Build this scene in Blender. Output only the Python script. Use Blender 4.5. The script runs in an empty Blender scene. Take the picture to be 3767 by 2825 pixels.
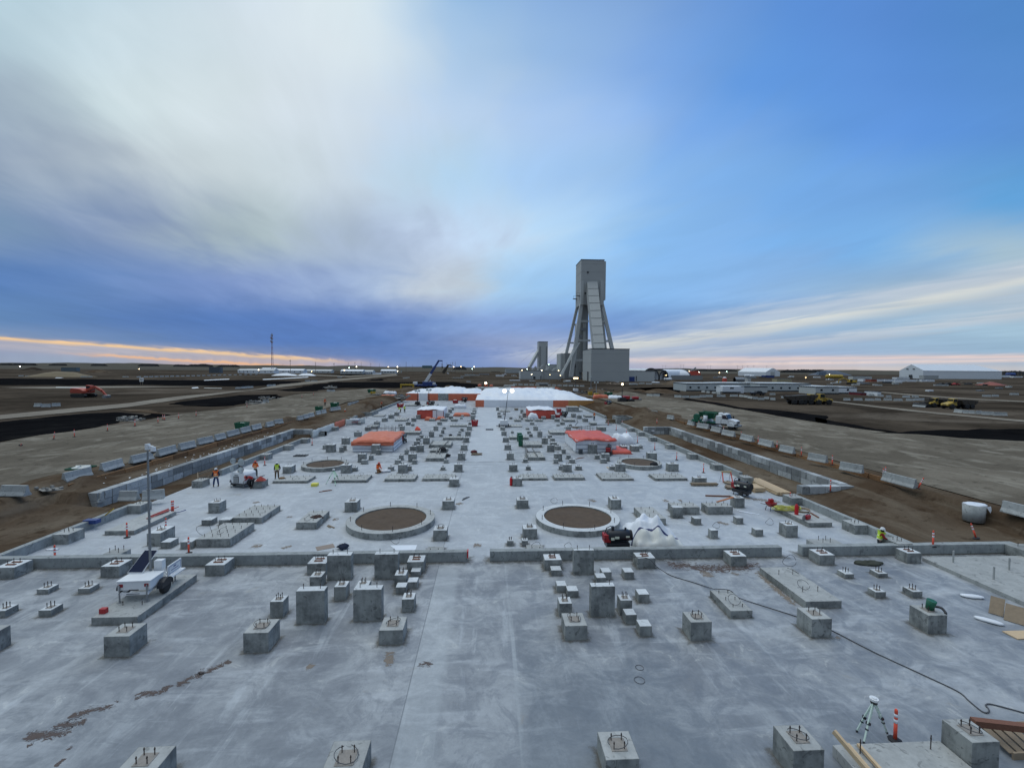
import bpy, bmesh, math, random
from mathutils import Vector, Matrix, noise
R=math.radians
random.seed(7)
scene=bpy.context.scene
C=scene.collection
# ---------------------------------------------------------------- camera
FPX=1642.0; IW,IH=3767.0,2825.0
CAMH=12.0
YAW,PITCH,ROLL=R(3.13),R(2.14),R(-0.43)
fw=Vector((math.sin(YAW)*math.cos(PITCH),math.cos(YAW)*math.cos(PITCH),-math.sin(PITCH)))
rt=Vector((math.cos(YAW),-math.sin(YAW),0)); up=rt.cross(fw)
rq=Matrix.Rotation(ROLL,3,fw); rt=rq@rt; up=rq@up
MC=Matrix((rt,up,-fw)).transposed()
cd=bpy.data.cameras.new('camera'); cam=bpy.data.objects.new('camera',cd); C.objects.link(cam)
cam.matrix_world=Matrix.Translation((0,0,CAMH))@MC.to_4x4()
cd.sensor_fit='HORIZONTAL'; cd.sensor_width=36; cd.lens=36*FPX/IW; cd.clip_start=0.2; cd.clip_end=20000
scene.camera=cam
scene.view_settings.view_transform='Standard'; scene.view_settings.look='None'
scene.view_settings.exposure=0.0; scene.view_settings.gamma=1
# ---------------------------------------------------------------- sky
def lin(c):
    return tuple(((v/255)/12.92 if v/255<=0.04045 else ((v/255+0.055)/1.055)**2.4) for v in c)
world=bpy.data.worlds.new("World"); scene.world=world; world.use_nodes=True
wt=world.node_tree; wn=wt.nodes; wl=wt.links; wn.clear()
def N(t,nodes,**k):
    n=nodes.new(t)
    for a,b in k.items(): setattr(n,a,b)
    return n
def M(tree,op,a,b=None,c=None,clamp=False):
    n=tree.nodes.new('ShaderNodeMath'); n.operation=op; n.use_clamp=clamp
    for i,v in enumerate((a,b,c)):
        if v is None: continue
        if isinstance(v,(int,float)): n.inputs[i].default_value=v
        else: tree.links.new(v,n.inputs[i])
    return n.outputs[0]
def MIX(tree,f,a,b,bt='MIX'):
    n=tree.nodes.new('ShaderNodeMix'); n.data_type='RGBA'; n.blend_type=bt
    for s,v in ((n.inputs[0],f),(n.inputs[6],a),(n.inputs[7],b)):
        if isinstance(v,(int,float)): s.default_value=v
        elif isinstance(v,(tuple,list)): s.default_value=(*v[:3],1)
        else: tree.links.new(v,s)
    return n.outputs[2]
def SMOOTH(tree,v,a,b,o0=0.0,o1=1.0):
    n=tree.nodes.new('ShaderNodeMapRange'); n.interpolation_type='SMOOTHSTEP'
    tree.links.new(v,n.inputs[0]); n.inputs[1].default_value=a; n.inputs[2].default_value=b
    n.inputs[3].default_value=o0; n.inputs[4].default_value=o1
    return n.outputs[0]
def build_sky():
    T=wt
    tc=N('ShaderNodeTexCoord',wn); sp=N('ShaderNodeSeparateXYZ',wn); wl.new(tc.outputs['Generated'],sp.inputs[0])
    x,y,z=sp.outputs
    ay=M(T,'MAXIMUM',M(T,'ABSOLUTE',y),0.05)
    s0=M(T,'DIVIDE',x,ay); t0=M(T,'DIVIDE',z,ay)
    # high cloud sheet: coordinates on a horizontal layer, wind-stretched
    zz=M(T,'MAXIMUM',z,0.015); zc=M(T,'ADD',zz,0.06)
    cx=M(T,'DIVIDE',x,zc); cy=M(T,'DIVIDE',y,zc)
    a=R(-14)   # wind direction
    al=M(T,'ADD',M(T,'MULTIPLY',cx,math.sin(a)),M(T,'MULTIPLY',cy,math.cos(a)))
    cr=M(T,'SUBTRACT',M(T,'MULTIPLY',cx,math.cos(a)),M(T,'MULTIPLY',cy,math.sin(a)))
    cb=N('ShaderNodeCombineXYZ',wn); wl.new(M(T,'MULTIPLY',cr,1.05),cb.inputs[0]); wl.new(M(T,'MULTIPLY',al,0.62),cb.inputs[1])
    n1=N('ShaderNodeTexNoise',wn); n1.inputs['Scale'].default_value=1.0; n1.inputs['Detail'].default_value=4; n1.inputs['Roughness'].default_value=0.5; n1.inputs['Distortion'].default_value=0.5
    wl.new(cb.outputs[0],n1.inputs['Vector'])
    cb2=N('ShaderNodeCombineXYZ',wn); wl.new(M(T,'MULTIPLY',cr,3.0),cb2.inputs[0]); wl.new(M(T,'MULTIPLY',al,1.0),cb2.inputs[1])
    n2=N('ShaderNodeTexNoise',wn); n2.inputs['Scale'].default_value=1.0; n2.inputs['Detail'].default_value=5; n2.inputs['Roughness'].default_value=0.55; n2.inputs['Distortion'].default_value=0.6
    wl.new(cb2.outputs[0],n2.inputs['Vector'])
    f1=M(T,'SUBTRACT',n1.outputs[0],0.5); f2=M(T,'SUBTRACT',n2.outputs[0],0.5)
    amp=SMOOTH(T,t0,0.0,0.35,0.12,1.0)
    s=M(T,'ADD',s0,M(T,'MULTIPLY',M(T,'ADD',M(T,'MULTIPLY',f1,0.60),M(T,'MULTIPLY',f2,0.14)),amp))
    t=M(T,'ADD',t0,M(T,'MULTIPLY',M(T,'ADD',M(T,'MULTIPLY',f1,0.16),M(T,'MULTIPLY',f2,0.06)),SMOOTH(T,t0,0.04,0.5,0.05,1.0)))
    cols=[-1.09,-.807,-.52,-.237,-.096,.05,.334,.62,.905,1.2]
    rows=[(0.0,[(150,162,185),(155,165,185),(186,164,166),(130,145,185),(115,140,185),(130,150,195),(166,170,195),(196,185,190),(203,195,195),(195,195,200)]),
     (.028,[(140,155,185),(148,160,185),(115,135,176),(96,127,184),(110,138,190),(125,148,198),(150,168,200),(150,172,205),(160,182,210),(158,180,205)]),
     (.054,[(125,148,185),(104,134,180),(86,122,184),(90,125,186),(115,140,190),(138,156,196),(148,168,202),(150,175,208),(152,178,206),(150,180,205)]),
     (.095,[(96,134,182),(86,122,178),(84,121,184),(96,128,190),(122,152,204),(130,160,212),(112,150,205),(140,172,208),(150,180,208),(160,190,212)]),
     (.178,[(82,122,180),(106,138,190),(126,150,198),(166,186,216),(190,203,216),(165,200,232),(140,186,234),(138,180,226),(150,180,208),(170,188,205)]),
     (.28,[(120,148,180),(132,152,184),(170,187,194),(168,185,208),(192,212,236),(186,218,246),(146,192,238),(130,178,230),(126,178,228),(160,188,208)]),
     (.417,[(138,156,180),(186,199,208),(203,216,222),(196,212,226),(182,212,236),(170,205,242),(140,185,236),(120,172,230),(112,165,224),(98,160,215)]),
     (.55,[(152,170,188),(198,215,221),(214,226,233),(204,219,233),(190,213,238),(178,205,237),(142,182,235),(108,160,226),(96,150,222),(92,146,212)]),
     (.687,[(170,195,208),(198,217,226),(215,228,236),(213,227,236),(178,205,232),(155,190,230),(132,172,226),(102,154,221),(92,144,215),(87,140,206)]),
     (.82,[(185,212,224),(192,215,228),(210,225,236),(214,229,237),(160,194,228),(144,181,226),(124,164,218),(98,148,216),(88,138,208),(82,135,200)])]
    sn=M(T,'DIVIDE',M(T,'ADD',s,1.3),2.7,clamp=True)
    prev=None; col=None
    for tv,cs in rows:
        r=N('ShaderNodeValToRGB',wn); r.color_ramp.interpolation='CARDINAL'
        e=r.color_ramp.elements
        while len(e)>1: e.remove(e[-1])
        e[0].position=(cols[0]+1.3)/2.7; e[0].color=(*lin(cs[0]),1)
        for cv,cc in list(zip(cols,cs))[1:]:
            q=e.new((cv+1.3)/2.7); q.color=(*lin(cc),1)
        wl.new(sn,r.inputs[0])
        col=r.outputs[0] if col is None else MIX(T,SMOOTH(T,t,prev,tv),col,r.outputs[0])
        prev=tv
    # thin lit cloud bars near the horizon
    def bar(a0,b0,w,s_lo,s_hi,s_f,color,strength,nz=0.02,cuv=0.0):
        nonlocal col
        c=M(T,'ADD',M(T,'ADD',a0,M(T,'MULTIPLY',s0,b0)),M(T,'MULTIPLY',f2,nz))
        if cuv: c=M(T,'ADD',c,M(T,'MULTIPLY',M(T,'MULTIPLY',s0,s0),cuv))
        d=M(T,'DIVIDE',M(T,'SUBTRACT',t0,c),w)
        g=M(T,'EXPONENT',M(T,'MULTIPLY',M(T,'MULTIPLY',d,d),-1.0))
        m=M(T,'MULTIPLY',SMOOTH(T,s0,s_lo-s_f,s_lo+s_f),SMOOTH(T,s0,s_hi-s_f,s_hi+s_f,1,0))
        k=M(T,'MULTIPLY',M(T,'MULTIPLY',g,m),M(T,'ADD',M(T,'MULTIPLY',n2.outputs[0],strength),strength*0.5),clamp=True)
        fy=SMOOTH(T,y,-0.1,0.15)
        col=MIX(T,M(T,'MULTIPLY',k,fy),col,lin(color))
    bar(-.010,-.061,.0042,-1.6,-.34,.12,(248,205,145),1.0,.012)
    bar(-.016,-.054,.012,-1.6,-.28,.15,(190,182,188),.6,.012)
    bar(-.024,-.052,.003,-.85,-.35,.10,(250,190,130),.7,.012)
    bar(.018,.085,.016,.10,1.5,.16,(216,218,212),.75,.035,.055)
    bar(-.008,.075,.013,.30,1.5,.20,(196,202,210),.6,.035,.03)
    bar(.045,.10,.022,.45,1.5,.25,(196,204,214),.6,.05,.04)
    bar(.012,.018,.006,.30,1.6,.15,(226,205,200),.85,.006)
    bar(.0,.020,.004,.45,1.6,.15,(236,214,205),.7,.004)
    # fine streak contrast
    k=M(T,'ADD',M(T,'ADD',1.06,M(T,'MULTIPLY',f2,0.24)),M(T,'MULTIPLY',f1,0.18))
    vm=N('ShaderNodeVectorMath',wn,operation='SCALE'); wl.new(col,vm.inputs[0]); wl.new(k,vm.inputs['Scale'])
    # Nishita clear sky behind the cloud sheet, low sun at the glow on the left
    sky=N('ShaderNodeTexSky',wn); sky.sky_type='NISHITA'; sky.sun_disc=False
    sky.sun_elevation=R(62); sky.sun_rotation=R(150)
    sk=N('ShaderNodeVectorMath',wn,operation='SCALE'); wl.new(sky.outputs[0],sk.inputs[0]); sk.inputs['Scale'].default_value=0.05
    tot=MIX(T,0.93,sk.outputs[0],vm.outputs[0])
    # brighter cloud sheet overhead, above the picture
    b=SMOOTH(T,z,0.66,0.90)
    tot=MIX(T,SMOOTH(T,y,0.05,-0.35),tot,lin(BACKSKY))
    vs=N('ShaderNodeVectorMath',wn,operation='SCALE'); vs.inputs['Scale'].default_value=1.0; wl.new(MIX(T,b,tot,tuple(ZENITH*v for v in (.84,.98,1.10))),vs.inputs[0])
    bg=N('ShaderNodeBackground',wn); bg.inputs[1].default_value=1.0; wl.new(vs.outputs[0],bg.inputs[0])
    out=N('ShaderNodeOutputWorld',wn); wl.new(bg.outputs[0],out.inputs[0])
ZENITH=.98; BACKSKY=(124,143,166)
build_sky()
sd=bpy.data.lights.new('sun','SUN'); sd.energy=0.62; sd.angle=R(50); sd.color=(1,0.97,0.93)
sun=bpy.data.objects.new('sun',sd); C.objects.link(sun)
sun_dir=Vector((-0.25,0.35,0.9)).normalized()   # towards the bright cloud
sun.rotation_euler=sun_dir.to_track_quat('Z','Y').to_euler()
# ---------------------------------------------------------------- pixel helpers
Z={'A':(600,1800,3.16),'B':(1150,1800,3.16),'C':(1750,1800,3.16),'D':(2400,1800,3.16),'E':(3000,1900,2.884),'F':(0,1950,3.16),
'G':(1150,1400,3.386),'H':(1750,1400,3.386),'I':(2350,1450,3.16),'J':(650,1500,3.687),'K':(0,1550,3.16),'L':(3000,1550,2.884),
'M':(0,2300,2.328),'N':(900,2300,2.328),'O':(1850,2200,2.328),'P':(2750,2300,2.175),'Q':(0,1250,2.328),'R':(900,1250,2.328),
'S':(1800,900,3.016),'T':(2300,1280,2.989),'U':(3000,1280,2.884),'Z':(0,0,0.5872)}
def px(z,x,y):
    o=Z[z]; return o[0]+x/o[2], o[1]+y/o[2]
def ray(z,x,y):
    a,b=px(z,x,y)
    return MC@Vector(((a-IW/2)/FPX,-(b-IH/2)/FPX,-1))
def G(z,x,y,h=0.0):                    # point of the picture on the horizontal plane z=h
    d=ray(z,x,y); k=(h-CAMH)/d.z
    return Vector((d.x*k,d.y*k,h))
def V(z,x,y,Y):                        # point of the picture in the upright plane at distance Y
    d=ray(z,x,y); k=Y/d.y
    return Vector((d.x*k,Y,CAMH+d.z*k))
# ---------------------------------------------------------------- materials
MATS={}
def newmat(name):
    m=bpy.data.materials.new(name); m.use_nodes=True; nt=m.node_tree
    b=nt.nodes['Principled BSDF']; return m,nt,b
def noise_n(nt,scale,detail=4,vec=None,rough=.55,dist=0,sc=(1,1,1),coord='Object'):
    n=nt.nodes.new('ShaderNodeTexNoise'); n.inputs['Scale'].default_value=scale; n.inputs['Detail'].default_value=detail
    n.inputs['Roughness'].default_value=rough; n.inputs['Distortion'].default_value=dist
    mp=nt.nodes.new('ShaderNodeMapping'); mp.inputs['Scale'].default_value=sc
    if vec is None:
        if coord=='World':
            g=nt.nodes.new('ShaderNodeNewGeometry'); vec=g.outputs['Position']
        else:
            g=nt.nodes.new('ShaderNodeTexCoord'); vec=g.outputs['Object']
    nt.links.new(vec,mp.inputs[0]); nt.links.new(mp.outputs[0],n.inputs['Vector'])
    return n.outputs[0]
def bump(nt,b,h,strength=.3,dist=.02):
    n=nt.nodes.new('ShaderNodeBump'); n.inputs['Strength'].default_value=strength; n.inputs['Distance'].default_value=dist
    nt.links.new(h,n.inputs['Height']); nt.links.new(n.outputs[0],b.inputs['Normal'])
def mat(name,col,rough=.7,var=.12,scale=3.0,metal=0.0,emit=None,es=0,island=0.0,wave=None):
    if name in MATS: return MATS[name]
    m,nt,b=newmat(name)
    n=noise_n(nt,scale,5,coord='World')
    f=M(nt,'ADD',1-var,M(nt,'MULTIPLY',n,2*var))
    if island:
        g=nt.nodes.new('ShaderNodeNewGeometry')
        f=M(nt,'MULTIPLY',f,M(nt,'ADD',1-island,M(nt,'MULTIPLY',g.outputs['Random Per Island'],2*island)))
    v=nt.nodes.new('ShaderNodeVectorMath'); v.operation='SCALE'; v.inputs[0].default_value=col[:3]; nt.links.new(f,v.inputs['Scale'])
    nt.links.new(v.outputs[0],b.inputs['Base Color'])
    b.inputs['Roughness'].default_value=rough; b.inputs['Metallic'].default_value=metal
    if emit: b.inputs['Emission Color'].default_value=(*emit,1); b.inputs['Emission Strength'].default_value=es
    MATS[name]=m; return m
def concrete(name,base,dark,blot=.5,isl=.12,streak=True):
    m,nt,b=newmat(name)
    n1=noise_n(nt,1.6,6,coord='World',rough=.6); n2=noise_n(nt,9,6,coord='World',rough=.7)
    n3=noise_n(nt,1.0,4,coord='World',sc=(5,5,.7))
    n4=noise_n(nt,3.1,5,coord='World',dist=1.2)
    f=M(nt,'ADD',M(nt,'MULTIPLY',SMOOTH(nt,n1,.35,.68),blot),M(nt,'MULTIPLY',SMOOTH(nt,n3,.45,.75),.35 if streak else 0),clamp=True)
    c=MIX(nt,f,base,dark)
    c=MIX(nt,M(nt,'MULTIPLY',SMOOTH(nt,n4,.58,.66),.6),c,tuple(v*.55 for v in dark))
    k=M(nt,'ADD',.80,M(nt,'MULTIPLY',n2,.4))
    g=nt.nodes.new('ShaderNodeNewGeometry'); oi=nt.nodes.new('ShaderNodeObjectInfo')
    k=M(nt,'MULTIPLY',k,M(nt,'ADD',1-isl,M(nt,'MULTIPLY',g.outputs['Random Per Island'],2*isl)))
    k=M(nt,'MULTIPLY',k,M(nt,'ADD',.92,M(nt,'MULTIPLY',oi.outputs['Random'],.16)))
    v=nt.nodes.new('ShaderNodeVectorMath'); v.operation='SCALE'; nt.links.new(c,v.inputs[0]); nt.links.new(k,v.inputs['Scale'])
    nt.links.new(v.outputs[0],b.inputs['Base Color']); b.inputs['Roughness'].default_value=.85
    bump(nt,b,n2,.35,.012); MATS[name]=m; return m
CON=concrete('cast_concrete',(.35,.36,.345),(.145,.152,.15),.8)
CONL=concrete('pale_concrete',(.62,.64,.65),(.50,.52,.53),.4)  # paler mix for block tops, overhead light put into the colour
CONW=concrete('wall_concrete',(.37,.39,.385),(.22,.235,.235),.6)
CONB=concrete('block_concrete',(.38,.395,.40),(.25,.265,.27),.5,.48)
CONR=concrete('barrier_concrete',(.42,.435,.43),(.28,.29,.285),.4,.05)
PADC=concrete('pad_concrete',(.42,.425,.41),(.29,.295,.285),.5)
STEEL=mat('galvanised_steel',(.30,.31,.32),.45,.1,6,.6)
BOLT=mat('bolt_steel',(.085,.07,.065),.5,.2,20,.5)
RUST=mat('rusty_shim',(.20,.085,.05),.8,.3,18)
WIRE=mat('grey_wire',(.09,.09,.095),.6,.1)
BLACK=mat('black_rubber',(.018,.018,.02),.7,.2)
BLKP=mat('black_paint',(.02,.021,.026),.35,.2)
WHITE=mat('white_paint',(.78,.79,.80),.45,.05)
ORANGE=mat('orange_plastic',(.85,.10,.05),.45,.08)
REDP=mat('red_paint',(.40,.02,.025),.45,.2)
BLUEP=mat('blue_paint',(.03,.06,.22),.4,.15)
GREEN=mat('green_paint',(.01,.115,.06),.5,.2)
YELLOW=mat('yellow_paint',(.52,.34,.03),.5,.2)
TARPO=mat('orange_tarp',(.64,.165,.085),.55,.22,1.2)
TARPR=mat('red_tarp',(.64,.095,.06),.55,.2,1.2)
TARPW=mat('white_tarp',(.80,.82,.86),.5,.10,1.0)
TARPC=mat('cream_tarp',(.66,.66,.62),.55,.15,1.5)
LINEB=mat('navy_stripe',(.02,.03,.12),.6,.1)
WOOD=mat('new_lumber',(.60,.44,.27),.75,.15,8,island=.22)
WOODO=mat('weathered_lumber',(.25,.19,.13),.85,.25,6,island=.2)
GLASS=mat('dark_glass',(.02,.03,.04),.08,.1)
SOIL=mat('bare_soil',(.10,.068,.045),.95,.35,2.2)
GREYM=mat('grey_cladding',(.20,.215,.22),.6,.06,.4)
LAMP=mat('lamp_glow',(1,1,1),.5,0,1,0,(1,.88,.62),18)
LAMPS=mat('lamp_glow_soft',(1,1,1),.5,0,1,0,(1,.74,.38),9)
def slab_mat():
    m,nt,b=newmat('slab_concrete')
    w=dict(coord='World')
    big=noise_n(nt,.10,5,rough=.6,dist=.8,**w); mid=noise_n(nt,.5,8,rough=.68,dist=.6,**w)
    stx=noise_n(nt,1.0,6,rough=.6,dist=.5,sc=(.25,1.4,1),**w); sty=noise_n(nt,1.0,6,rough=.65,dist=.6,sc=(1.5,.16,1),**w)
    fine=noise_n(nt,5.5,8,rough=.75,**w)
    f=M(nt,'ADD',M(nt,'MULTIPLY',SMOOTH(nt,mid,.36,.66),.5),M(nt,'MULTIPLY',SMOOTH(nt,big,.38,.62),.45),clamp=True)
    g=nt.nodes.new('ShaderNodeNewGeometry'); s=nt.nodes.new('ShaderNodeSeparateXYZ'); nt.links.new(g.outputs['Position'],s.inputs[0])
    X,Y,_=s.outputs
    c=MIX(nt,f,(.215,.228,.248),(.485,.50,.51))
    c=MIX(nt,M(nt,'MULTIPLY',SMOOTH(nt,stx,.52,.66),.5),c,(.54,.56,.58))
    c=MIX(nt,M(nt,'MULTIPLY',SMOOTH(nt,sty,.54,.68),.5),c,(.53,.555,.575))
    patch=noise_n(nt,.7,8,rough=.72,dist=.9,**w)
    c=MIX(nt,M(nt,'MULTIPLY',SMOOTH(nt,patch,.56,.40),.55),c,(.17,.185,.21))
    c=MIX(nt,M(nt,'MULTIPLY',SMOOTH(nt,patch,.60,.66),.45),c,(.62,.625,.60))
    # pours: the bay past the wall cured palest, the far bays darker except the aisle
    yy=M(nt,'ADD',Y,M(nt,'MULTIPLY',mid,2.0))
    c=MIX(nt,M(nt,'MULTIPLY',M(nt,'MULTIPLY',SMOOTH(nt,yy,27.8,29),SMOOTH(nt,yy,56.5,57.5,1,0)),.45),c,(.60,.63,.66))
    ais=M(nt,'MULTIPLY',SMOOTH(nt,X,-2.93,-2.83),SMOOTH(nt,X,3.2,3.4,1,0))
    c=MIX(nt,M(nt,'MULTIPLY',M(nt,'MULTIPLY',SMOOTH(nt,yy,57,58),M(nt,'ADD',.15,M(nt,'MULTIPLY',ais,.55))),.8),c,(.62,.65,.68))
    st1=M(nt,'MULTIPLY',SMOOTH(nt,X,-2.90,-2.86),SMOOTH(nt,M(nt,'ADD',X,M(nt,'MULTIPLY',mid,.5)),-1.6,-1.2,1,0))
    st2=M(nt,'MULTIPLY',SMOOTH(nt,M(nt,'ABSOLUTE',M(nt,'SUBTRACT',X,1.17)),.05,.12,1,0),SMOOTH(nt,sty,.42,.58))
    c=MIX(nt,M(nt,'MULTIPLY',M(nt,'MAXIMUM',st1,st2),M(nt,'MULTIPLY',SMOOTH(nt,Y,26,28,1,0),.35)),c,(.56,.59,.60))
    c=MIX(nt,M(nt,'MULTIPLY',SMOOTH(nt,noise_n(nt,.35,7,rough=.7,dist=2,**w),.60,.72),.45),c,(.33,.30,.255))
    jn=SMOOTH(nt,M(nt,'ABSOLUTE',M(nt,'ADD',X,2.88)),.012,.03,1,0)
    c=MIX(nt,M(nt,'MULTIPLY',jn,.6),c,(.13,.14,.15))
    c=MIX(nt,M(nt,'MULTIPLY',SMOOTH(nt,Y,26,28,1,0),.12),c,(.13,.15,.18))  # front bay darker, lens falloff painted into its colour
    dark_band=M(nt,'MULTIPLY',M(nt,'MULTIPLY',SMOOTH(nt,M(nt,'ADD',X,M(nt,'MULTIPLY',mid,1.5)),1.6,2.4),SMOOTH(nt,M(nt,'ADD',X,M(nt,'MULTIPLY',patch,5)),8,11,1,0)),SMOOTH(nt,M(nt,'ADD',Y,M(nt,'MULTIPLY',patch,12)),20,28,1,0))  # mask of a darker band in the front bay
    c=MIX(nt,M(nt,'MULTIPLY',dark_band,.50),c,(.14,.165,.19))
    c=MIX(nt,M(nt,'MULTIPLY',SMOOTH(nt,M(nt,'ADD',Y,M(nt,'MULTIPLY',big,8)),21,13),.55),c,(.15,.175,.20))  # darkens further towards the camera, same painted falloff
    k=M(nt,'ADD',.74,M(nt,'MULTIPLY',fine,.52))
    v=nt.nodes.new('ShaderNodeVectorMath'); v.operation='SCALE'; nt.links.new(c,v.inputs[0]); nt.links.new(k,v.inputs['Scale'])
    nt.links.new(v.outputs[0],b.inputs['Base Color'])
    nt.links.new(M(nt,'ADD',.30,M(nt,'MULTIPLY',patch,.6)),b.inputs['Roughness']); b.inputs['Specular IOR Level'].default_value=.35
    bump(nt,b,fine,.25,.01); return m
def dirt_mat(name,c1,c2,c3,st=(.05,.6,1),rough=.95,sc=1.0,tracks=.5):
    m,nt,b=newmat(name); w=dict(coord='World')
    a=noise_n(nt,.06*sc,6,rough=.6,dist=1.0,**w); d=noise_n(nt,.9*sc,8,rough=.7,dist=.6,**w)
    s=noise_n(nt,.55*sc,7,rough=.6,dist=.8,sc=st,**w); fine=noise_n(nt,4,8,rough=.8,**w)
    c=MIX(nt,SMOOTH(nt,a,.38,.64),c1,c2)
    c=MIX(nt,M(nt,'MULTIPLY',SMOOTH(nt,s,.50,.68),tracks),c,c3)
    c=MIX(nt,M(nt,'MULTIPLY',SMOOTH(nt,d,.48,.33),.6),c,tuple(v*.5 for v in c1))
    k=M(nt,'ADD',.65,M(nt,'MULTIPLY',fine,.7))
    v=nt.nodes.new('ShaderNodeVectorMath'); v.operation='SCALE'; nt.links.new(c,v.inputs[0]); nt.links.new(k,v.inputs['Scale'])
    nt.links.new(v.outputs[0],b.inputs['Base Color']); b.inputs['Roughness'].default_value=rough; b.inputs['Specular IOR Level'].default_value=0
    bump(nt,b,d,.8,.12); return m
SLAB=slab_mat()
DIRT=dirt_mat('brown_dirt',(.078,.052,.034),(.14,.108,.078),(.20,.165,.125),(.5,.12,1))
ROAD=dirt_mat('gravel_road',(.135,.116,.092),(.21,.183,.146),(.30,.27,.22),(.55,.30,1),tracks=.75)
FAR=dirt_mat('far_dirt',(.045,.036,.028),(.10,.079,.06),(.16,.132,.105),(.05,.16,1),sc=.4,tracks=.7)
TRACK=dirt_mat('pale_track',(.23,.20,.165),(.27,.24,.20),(.32,.29,.24),(.05,.2,1))
COAL=dirt_mat('black_liner',(.007,.007,.008),(.011,.011,.012),(.022,.021,.02),(.3,.3,1),.8)
FIELD=dirt_mat('stubble_field',(.095,.088,.075),(.125,.115,.095),(.15,.135,.11),(.01,.05,1),sc=.2)
# ---------------------------------------------------------------- mesh builder
class MB:
    def __init__(s): s.v=[]; s.f=[]; s.m=[]; s.mi=0
    def add(s,vs,fs):
        o=len(s.v); s.v+=[tuple(v) for v in vs]
        for f in fs: s.f.append(tuple(o+i for i in f)); s.m.append(s.mi)
        return s
    def box(s,x0,x1,y0,y1,z0,z1,tx=0,ty=0):
        return s.add([(x0,y0,z0),(x1,y0,z0),(x1,y1,z0),(x0,y1,z0),(x0+tx,y0+ty,z1),(x1-tx,y0+ty,z1),(x1-tx,y1-ty,z1),(x0+tx,y1-ty,z1)],
            [(3,2,1,0),(4,5,6,7),(0,1,5,4),(1,2,6,5),(2,3,7,6),(3,0,4,7)])
    def cbox(s,c,size,rot=None):
        a,b,d=[q/2 for q in size]; vs=[Vector((x,y,z)) for z in(-d,d) for y in(-b,b) for x in(-a,a)]
        if rot is not None: vs=[rot@v for v in vs]
        return s.add([v+Vector(c) for v in vs],[(0,2,3,1),(4,5,7,6),(0,1,5,4),(1,3,7,5),(3,2,6,7),(2,0,4,6)])
    def beam(s,a,b,w,h=None,upv=(0,0,1)):
        a=Vector(a);b=Vector(b);h=h or w;d=(b-a); L=d.length
        if L<1e-6: return s
        d/=L; u=Vector(upv)
        if abs(d.dot(u))>.98: u=Vector((0,1,0))
        x=d.cross(u).normalized(); y=x.cross(d)
        vs=[]
        for p in(a,b):
            for i,j in((-1,-1),(1,-1),(1,1),(-1,1)): vs.append(p+x*i*w/2+y*j*h/2)
        return s.add(vs,[(3,2,1,0),(4,5,6,7),(0,1,5,4),(1,2,6,5),(2,3,7,6),(3,0,4,7)])
    def cyl(s,a,b,r0,r1=None,n=10,cap=True):
        a=Vector(a);b=Vector(b);r1=r0 if r1 is None else r1;d=(b-a).normalized()
        u=Vector((0,0,1)) if abs(d.z)<.9 else Vector((1,0,0)); x=d.cross(u).normalized(); y=d.cross(x)
        vs=[];fs=[]
        for p,r in((a,r0),(b,r1)):
            for i in range(n):
                t=2*math.pi*i/n; vs.append(p+x*math.cos(t)*r+y*math.sin(t)*r)
        for i in range(n): j=(i+1)%n; fs.append((i,i+n,j+n,j))
        if cap: fs.append(tuple(range(n))); fs.append(tuple(range(2*n-1,n-1,-1)))
        return s.add(vs,fs)
    def tube(s,pts,r,n=6):
        pts=[Vector(p) for p in pts]; vs=[];fs=[]; k=len(pts)
        for i,p in enumerate(pts):
            d=(pts[min(i+1,k-1)]-pts[max(i-1,0)]).normalized()
            u=Vector((0,0,1)) if abs(d.z)<.95 else Vector((1,0,0)); x=d.cross(u).normalized(); y=d.cross(x)
            rr=r[i] if isinstance(r,(list,tuple)) else r
            for j in range(n):
                t=2*math.pi*j/n; vs.append(p+x*math.cos(t)*rr+y*math.sin(t)*rr)
        for i in range(k-1):
            for j in range(n): q=(j+1)%n; fs.append((i*n+j,i*n+n+j,i*n+n+q,i*n+q))
        fs.append(tuple(range(n-1,-1,-1))); fs.append(tuple(range((k-1)*n,k*n)))
        return s.add(vs,fs)
    def lathe(s,prof,c=(0,0,0),n=16,ax="z",cap=None):
        if cap is None: cap=not(abs(prof[0][0]-prof[-1][0])<1e-6 and abs(prof[0][1]-prof[-1][1])<1e-6)
        vs=[];fs=[];k=len(prof)
        for r,h in prof:
            for j in range(n):
                t=2*math.pi*j/n
                if ax=='z': p=(r*math.cos(t),r*math.sin(t),h)
                elif ax=='x': p=(h,r*math.cos(t),r*math.sin(t))
                else: p=(r*math.sin(t),h,r*math.cos(t))
                vs.append((p[0]+c[0],p[1]+c[1],p[2]+c[2]))
        for i in range(k-1):
            for j in range(n): q=(j+1)%n; fs.append((i*n+j,i*n+q,i*n+n+q,i*n+n+j))
        if cap and prof[0][0]>1e-4: fs.append(tuple(range(n-1,-1,-1)))
        if cap and prof[-1][0]>1e-4: fs.append(tuple(range((k-1)*n,k*n)))
        return s.add(vs,fs)
    def prism(s,poly,a,b,ax='y'):
        n=len(poly)
        def P(u,w,h): return {'y':(u,h,w),'x':(h,u,w),'z':(u,w,h)}[ax]
        vs=[P(u,w,a) for u,w in poly]+[P(u,w,b) for u,w in poly]
        return s.add(vs,[tuple(range(n))[::-1],tuple(range(n,2*n))]+[(i,(i+1)%n,(i+1)%n+n,i+n) for i in range(n)])
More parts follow.
